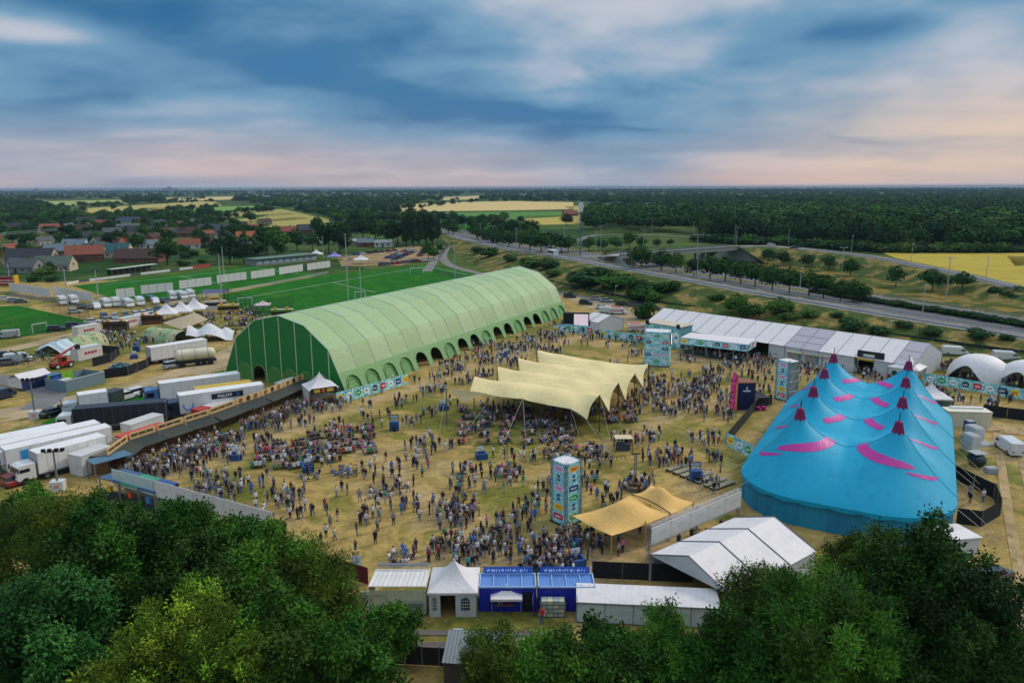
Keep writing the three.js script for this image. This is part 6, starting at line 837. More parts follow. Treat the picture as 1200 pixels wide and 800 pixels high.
function crownGeo(seed, kind, n, size) {
  const r = rng(seed), L = lobesOf(r, kind), tot = L.reduce((s, l) => s + l[3] ** 2, 0), p = [], c = [];
  for (const [x, y, z, R] of L) for (let i = 0, m = Math.round(n * R * R / tot); i < m; i++) {
    const u = r() * 2 - 1, t = r() * 6.283, s = Math.sqrt(1 - u * u), rr = R * (.72 + .36 * Math.sqrt(r())), d = V(s * Math.cos(t), u * .85, s * Math.sin(t)), q = V(x, y, z).addScaledVector(d, rr);
    const nn = d.clone().add(V(r() - .5, r() - .2, r() - .5).multiplyScalar(1.5)).normalize(), e1 = V(r() - .5, r() - .5, r() - .5).cross(nn).normalize(), e2 = nn.clone().cross(e1), sz = size * (.6 + .8 * r()), k = .75 + .5 * r(), g = .9 + .2 * r();
    const P = [[1, 0], [.2, .75], [-.9, .35], [-.5, -.7]].map(([a, b]) => q.clone().addScaledVector(e1, a * sz * (.7 + .6 * r())).addScaledVector(e2, b * sz * (.7 + .6 * r())));
    for (const id of [0, 1, 2, 0, 2, 3]) { p.push(P[id].x, Math.max(P[id].y, .02), P[id].z); c.push(k * g, k, k * .9); }
  }
  const G = new THREE.BufferGeometry(); G.setAttribute('position', new THREE.Float32BufferAttribute(p, 3)); G.setAttribute('color', new THREE.Float32BufferAttribute(c, 3)); G.computeVertexNormals(); return G;
}
const leafM = (r, g, b) => new THREE.MeshPhysicalMaterial({ color: new THREE.Color().setRGB(r, g, b), vertexColors: true, roughness: .95, specularIntensity: .25, side: THREE.DoubleSide });
const barkM = mat('#3b3026', .95), birchM = mat('#a8a498', .9);
const leafTones = [leafM(.022, .07, .012), leafM(.04, .105, .014), leafM(.02, .06, .016), leafM(.062, .115, .02), leafM(.013, .045, .011)];
const crowns = { round: [1, 2, 3].map(s => crownGeo(s, 'round', 1000, .041)), poplar: [4, 5].map(s => crownGeo(s, 'poplar', 850, .03)), pine: [6].map(s => crownGeo(s, 'pine', 1000, .03)), bush: [7, 8].map(s => crownGeo(s, 'bush', 700, .07)) };
const trunkG = new B().bar([0, 0, 0], [.005, .55, 0], .022, 6, .012).bar([0, .3, 0], [.13, .58, .05], .01, 4, .005).bar([0, .33, 0], [-.12, .6, -.06], .01, 4, .005).bar([0, .38, 0], [.02, .66, .12], .009, 4, .004).g();
const treeProto = {};
function tree(label, group, p, h, wf, kind, v, tone) {
  const k = kind + v + tone, nm = kind === 'bush' ? 'bush' : kind === 'poplar' ? 'poplar_tree' : kind === 'pine' ? 'conifer_tree' : 'leafy_tree'; let t;
  if (!treeProto[k]) { t = treeProto[k] = T(nm, label, kind === 'bush' ? 'bush' : 'tree', p, 0, group); M(t, 'crown', crowns[kind][v % crowns[kind].length], leafTones[tone]); if (kind !== 'bush') M(t, 'trunk', trunkG, barkM); }
  else { t = copy(treeProto[k], p, 0, label); t.userData.group = group; }
  t.scale.set(h * wf, h, h * wf); return t;
}
const rc = new THREE.Raycaster(); scene.updateMatrixWorld(true);
function onBank(u, v) { rc.set(camera.position, V((u - 600) / FOC, (400 - v) / FOC, -1).transformDirection(CM)); const h = rc.intersectObjects(banks3)[0], g = W(u, v); return h && h.distance < g.distanceTo(camera.position) ? h.point.y : 0; }
const hOf = (u, v, top, y = 0) => { const b = W(u, v, y); let lo = 0, hi = 80; for (let i = 0; i < 30; i++) { const m = (lo + hi) / 2; toPix(b.clone().add(V(0, m, 0)))[1] > top ? lo = m : hi = m; } return lo; };
{
  const r = rng(42), put = (list, label, group, kind = 'round') => list.forEach(([u, v, top, wf = 1, tone]) => { const y = onBank(u, v), h = hOf(u, v, top, y), t = tree(label, group, W(u, v, y), h, wf * (.9 + .2 * r()), kind, Math.floor(r() * 3), tone ?? Math.floor(r() * 3)); t.rotation.y = r() * 6.3; });
  // village
  put([[196, 311, 276, 1.25, 0]], 'broad dark round tree between the orange roofed houses and the pitch stand');
  put([[269, 309, 272, 1.15, 4]], 'tall dark tree beside the football pitch masts'); put([[255, 306, 277, 1.1, 4], [286, 309, 279, 1.1, 4]], 'dark tree flanking the tall one beside the football pitch masts', 'dark trees beside the pitch masts');
  put([[312, 298, 258, 1, 0], [325, 300, 262, 1], [348, 294, 265, 1, 0], [303, 301, 280, 1.2], [330, 300, 283, 1.2], [366, 293, 268, .9], [385, 296, 258, 1, 4], [398, 297, 256, 1, 4], [372, 276, 252, 1.1], [412, 280, 254, 1.2, 4], [425, 281, 252, 1.2, 4], [440, 284, 254, 1.2, 0], [455, 286, 255, 1.2, 0], [466, 287, 254, 1.1, 4], [395, 262, 250, 1.2], [405, 296, 276, 1]], 'dark leafy tree behind the houses and the gravel car park', 'trees around the gravel car park');
  put([[476, 289, 249, .9, 4], [484, 289, 247, .9, 4], [491, 288, 246, .9, 4], [499, 287, 245, .9, 4], [507, 287, 248, .9, 4], [513, 284, 252, .9, 4]], 'tall dark poplar in the dense clump beside the highway', 'poplars beside the highway', 'poplar');
  put([[502, 303, 281, .9, 1], [508, 305, 288, 1, 1], [516, 296, 285, 1]], 'young green tree beside the pale winding path', 'young trees beside the winding path');
  for (const [n, u0, u1, v0, v1, hm, kd] of [[24, -10, 130, 262, 296, 10], [20, 120, 300, 258, 292, 10], [26, -10, 300, 246, 262, 12], [14, -10, 70, 285, 322, 6], [16, 0, 300, 262, 290, 9], [70, 0, 300, 264, 304, 4.5, 'bush']]) for (let i = 0; i < n; i++) { const u = mix(u0, u1, r()), v = mix(v0, v1, r()), t = tree(kd ? 'garden bush among the houses of the village' : 'dark leafy tree among the houses of the village', kd ? 'garden bushes of the village' : 'trees of the village', W(u, v), hm * (.7 + .6 * r()), 1 + .3 * r() + (kd ? .4 : 0), kd || (r() < .12 ? 'pine' : 'round'), Math.floor(r() * 3), [0, 4, 2, 0, 1][Math.floor(r() * 5)]); t.rotation.y = r() * 6; }
  put([[54, 321, 309, 1.6, 3], [45, 323, 313, 1.6, 3], [40, 330, 321, 2], [60, 330, 322, 2], [215, 311, 304, 2], [236, 308, 302, 2]], 'round garden shrub beside the bungalows', 'garden shrubs of the village', 'bush');
  // by the roads
  put([[752, 318, 284, 1.15, 0]], 'broad round tree in front of the flyover piers'); put([[775, 318, 290, 1.2, 0], [792, 320, 294, 1.2, 1], [735, 312, 290, 1]], 'round tree beside the broad one at the flyover', 'round trees at the flyover');
  put([[813, 325, 301, 1.2, 4], [832, 329, 296, 1.2, 0], [850, 330, 297, 1.2, 0], [868, 334, 303, 1.2], [885, 337, 305, 1.2], [905, 342, 308, 1.25, 0], [925, 345, 311, 1.25, 0], [948, 348, 314, 1.25, 0], [965, 350, 319, 1.2, 0], [985, 353, 325, 1.2, 0], [1000, 354, 325, 1.3, 0], [1010, 354, 330, 1.2]], 'round dark tree in the row between the slip road and the highway', 'tree row between the slip road and the highway');
  put([[900, 309, 290, 1.3], [919, 311, 293, 1.3, 4], [945, 314, 296, 1.3], [972, 316, 298, 1.3, 0], [997, 324, 301, 1.2, 0], [1050, 336, 310, 1.1, 0], [1093, 340, 313, 1.3, 0], [1128, 340, 316, 1.3, 0]], 'round tree on the bank below the flyover road', 'round trees below the flyover road');
  put([[560, 281, 264, 1.3], [572, 286, 266, 1.3], [583, 290, 268, 1.4], [596, 291, 269, 1.3], [609, 291, 268, 1.4], [621, 294, 270, 1.4], [634, 296, 270, 1.3], [646, 297, 269, 1.3], [658, 296, 275, 1.2], [666, 295, 274, 1.2], [605, 283, 264, 1.2], [620, 282, 262, 1.2], [690, 294, 276, 1.3], [705, 294, 278, 1.3], [722, 293, 276, 1.4], [738, 291, 270, 1.1, 1], [752, 290, 276, 1.3], [770, 290, 279, 1.4], [786, 288, 279, 1.3], [714, 306, 292, 1.4], [706, 306, 297, 1.4], [664, 265, 249, 1.1, 4], [610, 262, 252, 1.3, 4], [560, 262, 252, 1.2], [575, 260, 250, 1.2]], 'green tree in the belt along the highway', 'trees in the belt along the highway');
  put([[622, 313, 300, 2.1], [640, 314, 301, 2.2], [684, 328, 312, 2], [694, 333, 311, 2.2], [718, 336, 318, 2.2], [704, 324, 310, 2], [727, 333, 316, 2], [745, 340, 324, 2], [757, 345, 326, 1.6], [772, 343, 327, 1.7], [787, 341, 326, 1.4], [753, 352, 334, 1.7], [766, 352, 337, 1.7], [860, 365, 341, 1], [1000, 385, 370, 2], [1150, 395, 383, 2.2], [1030, 392, 380, 2], [950, 372, 362, 2], [912, 366, 346, 1.5], [880, 371, 352, 1.4], [1090, 392, 381, 2], [1180, 398, 390, 2], [575, 300, 288, 2], [560, 296, 287, 2], [598, 306, 297, 2], [650, 323, 314, 2], [755, 374, 350, 1], [980, 372, 364, 2], [925, 374, 365, 2], [840, 352, 343, 2.2], [1060, 383, 375, 2.2]], 'low bush on the dry slope of the slip road', 'bushes on the slope of the slip road', 'bush');
  for (let i = 0; i < 46; i++) { const c = upC.getPointAt(.02 + .55 * r()), t = tree('low bush on the bank of the flyover road', 'bushes on the bank of the flyover road', V(c.x + (r() - .7) * 12, Math.max(0, c.y * .55 - 1), c.z + 9 + r() * 8), 2 + 2 * r(), 1.7, 'bush', i, [0, 4, 3, 2][i % 4]); t.rotation.y = r() * 6; }
  for (let i = 0; i < 40; i++) { const c = hw.getPointAt(.02 + .3 * i / 40), d = hw.getTangentAt(.02 + .3 * i / 40), t = tree('dark hedge bush on the highway median', 'hedge on the highway median', V(c.x + d.z * 8 * -1 * -1, 0, c.z - d.x * 8), 1.7 + .7 * r(), 2.2, 'bush', i, 4); t.position.set(c.x + d.z * 7.8, 0, c.z - d.x * 7.8); t.rotation.y = r() * 6; }
  // the wood behind the grain field: front rows tree by tree
  for (let i = 0; i < 74; i++) { const u = mix(820, 1215, (i + r()) / 74), base = u > 1030 ? 295 - r() * 9 : mix(281, 294, (u - 820) / 210) - r() * 9, t = tree('tall tree at the edge of the wood behind the grain field', 'trees at the edge of the right-hand wood'.replace('right-hand ', ''), W(u, base), 15 + 8 * r(), .95 + .35 * r(), r() < .16 ? 'pine' : r() < .1 ? 'poplar' : 'round', i, [0, 4, 2, 4, 1, 0][Math.floor(r() * 6)]); t.rotation.y = r() * 6; }
  put([[1060, 295, 276, .8, 1], [1068, 295, 278, .8, 3], [1078, 295, 279, .8, 1], [1112, 295, 277, .8, 3], [1052, 295, 281, 1, 3], [1140, 295, 284, 1], [1040, 295, 285, 1.3]], 'pale young birch in front of the dark wood', 'young birches before the wood');
  const farExtra = []; for (let i = 0; i < 110; i++) farExtra.push([W(mix(690, 862, r()), mix(255, 273, r())), 12 + 6 * r(), r()]);
  for (let i = 0; i < 70; i++) { const u = mix(815, 1215, (i + r()) / 70), v = (u > 1030 ? 296 : mix(283, 295, (u - 815) / 215)), t = tree('leafy bush at the foot of the wood behind the grain field', 'undergrowth at the foot of the wood', W(u, v), 4 + 4 * r(), 1.6, 'bush', i, [0, 1, 4, 3, 2][i % 5]); t.rotation.y = r() * 6; }
  // avenue along the far highway
  for (let i = 0; i < 90; i++) { const k = .56 + .4 * (i / 90) ** .8, c = hw.getPointAt(Math.min(k, .995)), d = hw.getTangentAt(Math.min(k, .995)), s = i % 3 ? 1 : -1; if (i > 44) { farExtra.push([V(c.x - d.z * s * 18, 0, c.z + d.x * s * 18), 11 + 5 * r(), r()]); continue; } const t = tree('tree in the long avenue beside the far highway', 'avenue beside the far highway', V(c.x - d.z * s * (14 + 10 * r()), 0, c.z + d.x * s * (14 + 10 * r())), 11 + 5 * r(), 1.15, 'round', i, [0, 4, 2][i % 3]); t.rotation.y = r() * 6; }
  // far woods of the plain: cannot be counted
  const inPoly = (u, v, P) => { let c = false; for (let i = 0, j = P.length - 1; i < P.length; j = i++) if ((P[i][1] > v) !== (P[j][1] > v) && u < (P[j][0] - P[i][0]) * (v - P[i][1]) / (P[j][1] - P[i][1]) + P[i][0]) c = !c; return c; };
  const open = [[[430, 250], [505, 236], [600, 234.5], [690, 236], [690, 262], [520, 264]], [[250, 252], [330, 243.5], [395, 258], [392, 272], [270, 270]], [[60, 245], [250, 233.5], [312, 240], [312, 248], [100, 258]], [[188, 231.5], [275, 229], [282, 234], [195, 237]], [[38, 235], [140, 233], [152, 240], [60, 242]], [[655, 241], [700, 239], [778, 240], [772, 249], [680, 250]], [[1078, 249], [1160, 250.5], [1164, 266], [1090, 259]], [[960, 248], [995, 248], [995, 255], [965, 255]], [[505, 231], [568, 228], [562, 234.5], [515, 235.5]], [[1030, 293], [1240, 294], [1240, 345], [1030, 305]], [[560, 262], [830, 262], [1240, 300], [1240, 400], [560, 330]]];
  const bySet = [[], [], [], []]; farExtra.forEach((e, i) => bySet[[0, 3, 0][i % 3]].push(e));
  const scatter = (n, u0, u1, v0, v1, h0, h1, dens) => { for (let i = 0; i < n; i++) { const u = mix(u0, u1, r()), v = mix(v0, v1, dens ? r() ** dens : r()); if (open.some(P => inPoly(u, v, P))) continue; if (u < 505 && Math.abs(v - (226 + (u - 290) * .178)) < 2.2 && u > 290) continue; bySet[Math.floor(r() * 4)].push([W(u, v), mix(h0, h1, r()), r()]); } };
  scatter(5200, -60, 1260, 220.9, 227, 14, 22); scatter(2600, -60, 1260, 227, 240, 11, 18); scatter(1500, -60, 560, 238, 262, 8, 14); scatter(2600, 560, 1260, 236, 264, 12, 19); scatter(1500, 800, 1260, 258, 286, 13, 20); scatter(260, -60, 300, 255, 275, 6, 9);
  // hedgerows between the fields
  for (const [u0, v0, u1, v1, n] of [[60, 244, 250, 236, 40], [100, 257, 255, 244, 40], [255, 252, 330, 246, 20], [120, 240, 240, 233, 50], [430, 250, 560, 236, 40], [560, 236, 690, 236, 50], [690, 250, 780, 246, 40], [515, 263, 600, 260, 14]]) for (let i = 0; i < n; i++) { const k = r(); if (k < .12) continue; bySet[i % 4].push([W(mix(u0, u1, k), mix(v0, v1, k) + (r() - .5) * 1.2), 7 + 6 * r(), r()]); }
  const farG = [crownGeo(31, 'round', 420, .062), crownGeo(32, 'round', 420, .062), crownGeo(33, 'bush', 360, .08), crownGeo(34, 'round', 420, .062)], labs = ['dark mass of woodland on the far plain', 'green woodland mixed into the far plain', 'low scrub woodland of the far plain', 'bluish woodland of the far plain'];
  bySet.forEach((L, i) => { const m = shade(new THREE.InstancedMesh(farG[i], [leafTones[0], leafTones[1], leafTones[2], leafTones[4]][i], L.length)), q = new THREE.Quaternion(); L.forEach(([p, h, a], k) => { m.setMatrixAt(k, new THREE.Matrix4().compose(p, q.setFromAxisAngle(V(0, 1, 0), a * 6.3), V(h * 1.25, h * (i === 2 ? .8 : 1), h * 1.25))); const pt = .55 + .9 * fbm(p.x / 130 + 50, p.z / 260, 3, 0, 91); m.setColorAt(k, new THREE.Color().setRGB((.8 + .5 * a) * pt, (.85 + .3 * ((a * 7) % 1)) * pt, (.8 + .5 * ((a * 3) % 1)) * pt)); }); m.name = numbered('far_woodland'); m.userData = { kind: 'stuff', label: labs[i], category: 'woodland' }; scene.add(m); });
  // skyline specks
  for (const [u, h, w, l] of [[43, 46, 60, 'faint tower block on the horizon beyond the village'], [120, 30, 90, 'faint low hall on the horizon beyond the village'], [200, 55, 180, 'faint town silhouette on the horizon'], [225, 30, 120, 'faint low works next to the town silhouette'], [955, 35, 60, 'faint chimneyed works on the horizon above the wood']]) { const p = W(u, 222); p.setLength(9000); p.y = 0; const t = T('distant_building', l, 'building', p, 0); M(t, 'block', bx(-w / 2, w / 2, 0, h * .7, -20, 20), greyW); M(t, 'tower', bx(-w * .2, w * .05, h * .7, h, -10, 10), greyW); }
}

// ---------------------------------------------------------------- trees in front of the site, leaf by leaf
function twigGeo(seed, n, len, wid, spread) {                              // a twig with n small folded leaves
  const r = rng(seed), p = [], c = [];
  for (let i = 0; i < n; i++) {
    const f = (i + r() * .6) / n, base = V((r() - .5) * spread * .5, (f - .5) * spread * 1.5, (r() - .5) * spread * .5), d = V(r() - .5, (r() - .55) * .8, r() - .5).normalize(), s = d.clone().cross(V(r() - .5, 1, r() - .5)).normalize(), l = len * (.7 + .6 * r()), w = wid * (.7 + .6 * r()), up = d.clone().cross(s), k = .72 + .56 * r();
    const a = base.clone().addScaledVector(d, spread * .32), t = a.clone().addScaledVector(d, l).addScaledVector(up, -l * .15), m1 = a.clone().addScaledVector(d, l * .45).addScaledVector(s, w / 2).addScaledVector(up, w * .18), m2 = a.clone().addScaledVector(d, l * .45).addScaledVector(s, -w / 2).addScaledVector(up, w * .18);
    for (const q of [a, m1, t, a, t, m2]) { p.push(q.x, q.y, q.z); c.push(k, k, k * .92); }
  }
  const g = new THREE.BufferGeometry(); g.setAttribute('position', new THREE.Float32BufferAttribute(p, 3)); g.setAttribute('color', new THREE.Float32BufferAttribute(c, 3)); g.computeVertexNormals(); return g;
}
const twigs = { broad: twigGeo(1, 34, .26, .17, .62), fine: twigGeo(2, 46, .2, .09, .7), feather: twigGeo(3, 40, .34, .08, .8) };
const leafCol = { deep: [.02, .09, .007], mid: [.038, .135, .01], olive: [.046, .112, .008], blue: [.024, .115, .02], lime: [.05, .11, .006], dark: [.016, .062, .006] };
function bigTree(label, u, v, cy, rp, kind, col, o = {}) {
  const C = W(u, v, cy), dist = C.distanceTo(camera.position), R = rp * dist / FOC, seed = Math.round(u * 7 + v), r = rng(seed), t = T(o.name || 'foreground_tree', label, cy < 3.5 ? 'bush' : 'tree', V(C.x, 0, C.z), 0, o.group); t.name = numbered(o.name || (cy < 3.5 ? 'leafy_bush' : 'broadleaf_tree'));
  const vs = o.tall || 1.1, top = cy, tw = twigs[kind], lobes = [], tb = new B(), bark = o.birch ? birchM : barkM;
  const nl = o.lobes ? o.lobes * 2 : 46; for (let i = 0; i < nl; i++) { const y = 1 - 2 * (i + .5) / nl, a = i * 2.4 + r(), s = Math.sqrt(1 - y * y), k = .62 + .42 * r(); lobes.push([V(Math.cos(a) * s * k, y * k, Math.sin(a) * s * k).multiplyScalar(R).multiply(V(1, vs, 1)), R * (.12 + .13 * r())]); } lobes.push([V(0, R * .1, 0), R * .45]);
  if (o.spire) for (let i = 0; i < 5; i++) lobes.push([V((r() - .5) * R * .3, R * vs * (.7 + .16 * i), (r() - .5) * R * .3), R * (.32 - .05 * i)]);
  tb.bar([0, 0, 0], [0, Math.max(.5, cy - R * .4), 0], R * .06 + .08, 8, R * .035 + .05); for (const [q, lr] of lobes) { const b0 = [0, Math.max(.3, cy - R * (.55 - .5 * r())), 0]; tb.bar(b0, [q.x * .9, Math.max(.4, cy + q.y), q.z * .9], R * .02 + .03, 5, .02); }
  M(t, 'trunk', tb, bark);
  const per = o.n || Math.round(clamp(R * R * 58, 450, 3200)), tot = lobes.reduce((s, l) => s + l[1] ** 2, 0), mats2 = [], cols = [], q4 = new THREE.Quaternion(), eu = new THREE.Euler(), bc = leafCol[col];
  for (const [q, lr] of lobes) { const lt = .5 + .9 * r(), lw = r() * .4; for (let i = 0, m = Math.round(per * lr * lr / tot); i < m; i++) { const uu = r() * 2 - 1, a = r() * 6.283, s = Math.sqrt(1 - uu * uu), rr = lr * (.6 + .5 * Math.cbrt(r())), d = V(s * Math.cos(a), uu, s * Math.sin(a)), p = q.clone().addScaledVector(d, rr).multiply(V(1, 1, 1)); p.y = Math.max(.3, p.y + cy); const lean = o.droop ? 0 : 1; eu.set((r() - .5) * 2.4 * lean + d.z * .9, r() * 6.3, (r() - .5) * 2.4 * lean - d.x * .9); mats2.push(new THREE.Matrix4().compose(p, q4.setFromEuler(eu), V(1, 1, 1).multiplyScalar((.75 + .5 * r()) * (o.ts || 1)))); const k = (.7 + .6 * r()) * lt * (o.tips && r() < .35 ? 2.6 : 1), w = r(); cols.push([bc[0] * k * (1 + lw + .5 * w * w), bc[1] * k * (1 + .15 * w * w), bc[2] * k]); } }
  const im = shade(new THREE.InstancedMesh(tw, foliageM, mats2.length)); mats2.forEach((m, i) => { im.setMatrixAt(i, m); im.setColorAt(i, new THREE.Color().setRGB(...cols[i])); }); im.name = 'crown'; im.userData.kind = 'stuff'; t.add(im);
  return t;
}
const foliageM = new THREE.MeshPhysicalMaterial({ color: 0xffffff, vertexColors: true, roughness: .7, specularIntensity: .35, side: THREE.DoubleSide });
bigTree('dark olive tree top beside the parked lorries', 45, 680, 10, 68, 'fine', 'olive');
bigTree('broad deep green tree in the middle of the dark grove', 150, 684, 10, 74, 'broad', 'deep');
bigTree('deep green tree at the grove edge below the white entrance banner', 235, 662, 9, 58, 'broad', 'deep');
bigTree('leafy tree top at the end of the white entrance banner', 290, 655, 8, 42, 'broad', 'mid');
bigTree('small tree top in front of the white lorries', 30, 612, 8, 30, 'broad', 'mid');
bigTree('tree top in front of the small white container', 105, 630, 8, 38, 'broad', 'deep');
bigTree('light green bushy tree at the bottom of the grove beside the lime flowered one', 45, 785, 11, 74, 'broad', 'blue');
bigTree('lime green flowering round tree at the bottom of the grove', 212, 790, 11, 80, 'fine', 'lime', { tips: true });
bigTree('darkest tree inside the grove between the olive and the lime tree', 110, 735, 8, 80, 'broad', 'dark');
bigTree('dense green tree beside the maroon banner fence', 305, 708, 9, 66, 'broad', 'mid');
bigTree('feathery olive tree overlapping the maroon banner fence', 366, 708, 8, 54, 'feather', 'olive', { droop: true, tall: 1.3 });
bigTree('green tree below the feathery one', 315, 785, 9, 74, 'broad', 'mid');
bigTree('dark rounded tree between the feathery tree and the garden fence', 408, 792, 6, 52, 'broad', 'deep');
bigTree('small light green tree in front of the cream cabin', 458, 742, 3.2, 26, 'broad', 'mid', { lobes: 10 });
bigTree('feathery dark tree inside the grove behind the lime one', 200, 715, 8, 66, 'broad', 'dark');
bigTree('rounded olive shrub in front of the small gazebo', 576, 782, 3.6, 36, 'fine', 'olive');
bigTree('bright leafy bush in front of the pallet rack', 650, 792, 3.6, 42, 'broad', 'mid');
bigTree('dense bush in front of the long white cabin', 706, 785, 3.6, 42, 'broad', 'deep');
bigTree('bushy young tree with an upright tip in front of the long white cabin', 778, 770, 4.4, 40, 'fine', 'mid', { spire: true });
bigTree('low dark bush below the long white cabin', 835, 800, 3.4, 50, 'broad', 'deep');
bigTree('low dark bush below the bushy young tree', 740, 800, 3, 46, 'broad', 'dark');
bigTree('loose birch in front of the gabled white tent', 896, 728, 6, 42, 'feather', 'olive', { birch: true, droop: true, tall: 1.4, n: 1000 });
bigTree('bright fresh green tree beside the big dark tree', 968, 752, 8, 70, 'feather', 'mid', { tall: 1.05 });
bigTree('birch with pale stems in front of the circus tent wall', 1005, 678, 6, 36, 'fine', 'olive', { birch: true, n: 1000 });
bigTree('very big dark tree in front of the circus tent', 1078, 720, 9, 80, 'broad', 'dark', { spire: true, tall: .85 });
bigTree('dark lower tree under the big dark tree beside the deck', 1128, 775, 6, 62, 'broad', 'dark');
bigTree('dark undergrowth tree below the loose birch', 885, 790, 5, 58, 'broad', 'deep');
bigTree('dark undergrowth tree below the bright green one', 1020, 800, 5, 62, 'broad', 'dark');

// ---------------------------------------------------------------- tables, kiosks and planters on the field
const woodT = cloth('#7d5f3c', .85), woodD = cloth('#5c452c', .85);
const seats = [];                                                           // places to sit: [point, facing]
{
  let first; const tops = ['#7d5f3c'];
  const tbl = (u, v, yaw, label, group) => { const p = W(u, v); let t;
    if (!first) { t = first = T('picnic_table', label, 'picnic table', p, yaw, group); for (let i = 0; i < 3; i++) M(t, 'top_plank', bx(-1.1, 1.1, .72, .76, -.36 + i * .245, -.36 + i * .245 + .23), woodT); for (const z of [-.72, .72]) M(t, 'bench', bx(-1.1, 1.1, .42, .46, z - .13, z + .13), woodT); for (const x of [-.85, .85]) { M(t, 'leg_frame', new B().bar([x, 0, -.75], [x, .72, -.25], .04, 4).bar([x, 0, .75], [x, .72, .25], .04, 4).bar([x, .4, -.8], [x, .4, .8], .04, 4), woodD); } }
    else { t = copy(first, p, yaw, label); t.userData.group = group; }
    return t; };
  const r = rng(21), field = (poly, du, dv, n, label, group, fill) => { let c = 0; for (let v = poly[2]; v <= poly[3]; v += dv) for (let u = poly[0]; u <= poly[1]; u += du) { if (poly[4] && !poly[4](u, v)) continue; const uu = u + (r() - .5) * du * .35, vv = v + (r() - .5) * dv * .35, yaw = .45 + (r() - .5) * .35, p = W(uu, vv); tbl(uu, vv, yaw, label, group); c++; for (const s of [-1, 1]) for (let k = 0; k < 4; k++) if (r() < fill) { const lx = -.82 + k * .54 + (r() - .5) * .1, q = V(lx, 0, s * .74).applyAxisAngle(V(0, 1, 0), yaw).add(p); seats.push([q, yaw + (s > 0 ? Math.PI : 0) + (r() - .5) * .7]); } } return c; };
  field([305, 448, 497, 548, (u, v) => v < 556 - (u - 305) * .16 && v > 528 - (u - 300) * .26 + (u > 420 ? 6 : 0)], 21, 8.5, 0, 'wooden picnic table full of people in the open field', 'picnic tables in the open field', .85);
  field([545, 672, 472, 524, (u, v) => v < 535 - Math.abs(u - 600) * .05 && v > 474 + (u < 560 ? 6 : 0)], 24, 9.5, 0, 'wooden picnic table under the cream stretch tent', 'picnic tables under the cream tent', .62);
  field([700, 745, 470, 496, (u, v) => v > 500 - (u - 690) * .55], 20, 8, 0, 'wooden picnic table at the open side of the cream tent', 'picnic tables at the side of the cream tent', .75);
  field([650, 690, 528, 536], 20, 8, 0, 'wooden picnic table behind the square logo tower', 'picnic tables behind the logo tower', .7);
  field([690, 735, 590, 604, (u, v) => v > 606 - (u - 690) * .2], 20, 9, 0, 'wooden picnic table under the ochre tent', 'picnic tables under the ochre tent', .62);
  field([230, 300, 368, 386, (u, v) => v > 360], 18, 7, 0, 'wooden picnic table in the small yard behind the hangar', 'picnic tables behind the hangar', .62);
}
for (const [u, v, l] of [[361, 552, 'blue drinks counter with a white menu beside the full picnic tables'], [277, 538, 'blue drinks counter with a white menu in front of the food stalls'], [564, 537, 'blue drinks counter at the corner of the cream tent'], [676, 662, 'blue drinks counter beside the ochre tent'], [520, 480, 'blue drinks counter beside the guy ropes of the cream tent'], [538, 433, 'blue drinks counter before the arched doors of the hangar'], [592, 418, 'blue drinks counter in the crowd before the hangar'], [157, 420, 'blue drinks counter beside the waste yard fence']]) { const t = T('drinks_counter', l, 'counter', W(u, v), .3); t.scale.setScalar(.8); for (const [x, z] of [[-.8, 0], [.8, 0], [0, .8], [0, -.8]]) M(t, 'counter_side', new RoundedBoxGeometry(x ? .3 : 1.9, 1.1, x ? 1.9 : .3, 1, .05).translate(x, .55, z), paint('#1b4f94', .5)); M(t, 'tub', bx(-.6, .6, .1, .8, -.6, .6), black); M(t, 'post', new B().bar([0, .5, -.5], [0, 1.7, -.5], .04, 5), steel); M(t, 'menu', bx(-.6, .6, 1.45, 2.1, -.56, -.5), mat('#d5dbe2', .6)); }
for (const [u, v, l] of [[462, 504, 'black and blue fridge kiosk alone on the open grass'], [815, 563, 'black and blue fridge kiosk beside the terrace steps'], [160, 412, 'blue and white fridge kiosk in the yard behind the skip']]) { const t = T('fridge_kiosk', l, 'kiosk', W(u, v), .08); M(t, 'body', new RoundedBoxGeometry(1.5, 1.5, 1, 1, .06).translate(0, .75, 0), paint('#24508e', .5)); M(t, 'header', bx(-.75, .75, 1.9, 2.5, -.3, -.2), mat('#20242c', .6)); M(t, 'header_print', bx(-.65, .65, 2, 2.4, -.2, -.18), mat('#9fb6cc', .6)); for (const x of [-.7, .7]) M(t, 'post', bx(x - .04, x + .04, 1.5, 1.9, -.3, -.2), black); M(t, 'tub', new THREE.CylinderGeometry(.35, .3, .9, 10).translate(.1, .45, .75), black); }
for (const [u, v, l] of [[542, 598, 'truss pole rising from a round seat beside the bar crowd'], [744, 572, 'truss pole with a lamp rising from a crowded round seat'], [594, 555, 'truss pole rising from a wooden seat below the cream tent']]) { const t = T('pole_seat', l, 'pole', W(u, v)); M(t, 'seat_ring', new THREE.CylinderGeometry(1.5, 1.5, .5, 10).translate(0, .25, 0), woodT); M(t, 'planter', new THREE.CylinderGeometry(.8, .8, .9, 10).translate(0, .45, 0), woodD); M(t, 'truss_pole', trussB(new B(), [0, .4, 0], [0, 4.6, 0], .25), steel); M(t, 'lamp_bar', bx(-.6, .6, 4.6, 4.75, -.08, .08), darkSteel); const p = W(u, v); for (let k = 0; k < 9; k++) seats.push([p.clone().add(V(Math.cos(k * .7) * 1.35, .04, Math.sin(k * .7) * 1.35)), Math.PI / 2 - k * .7]); }
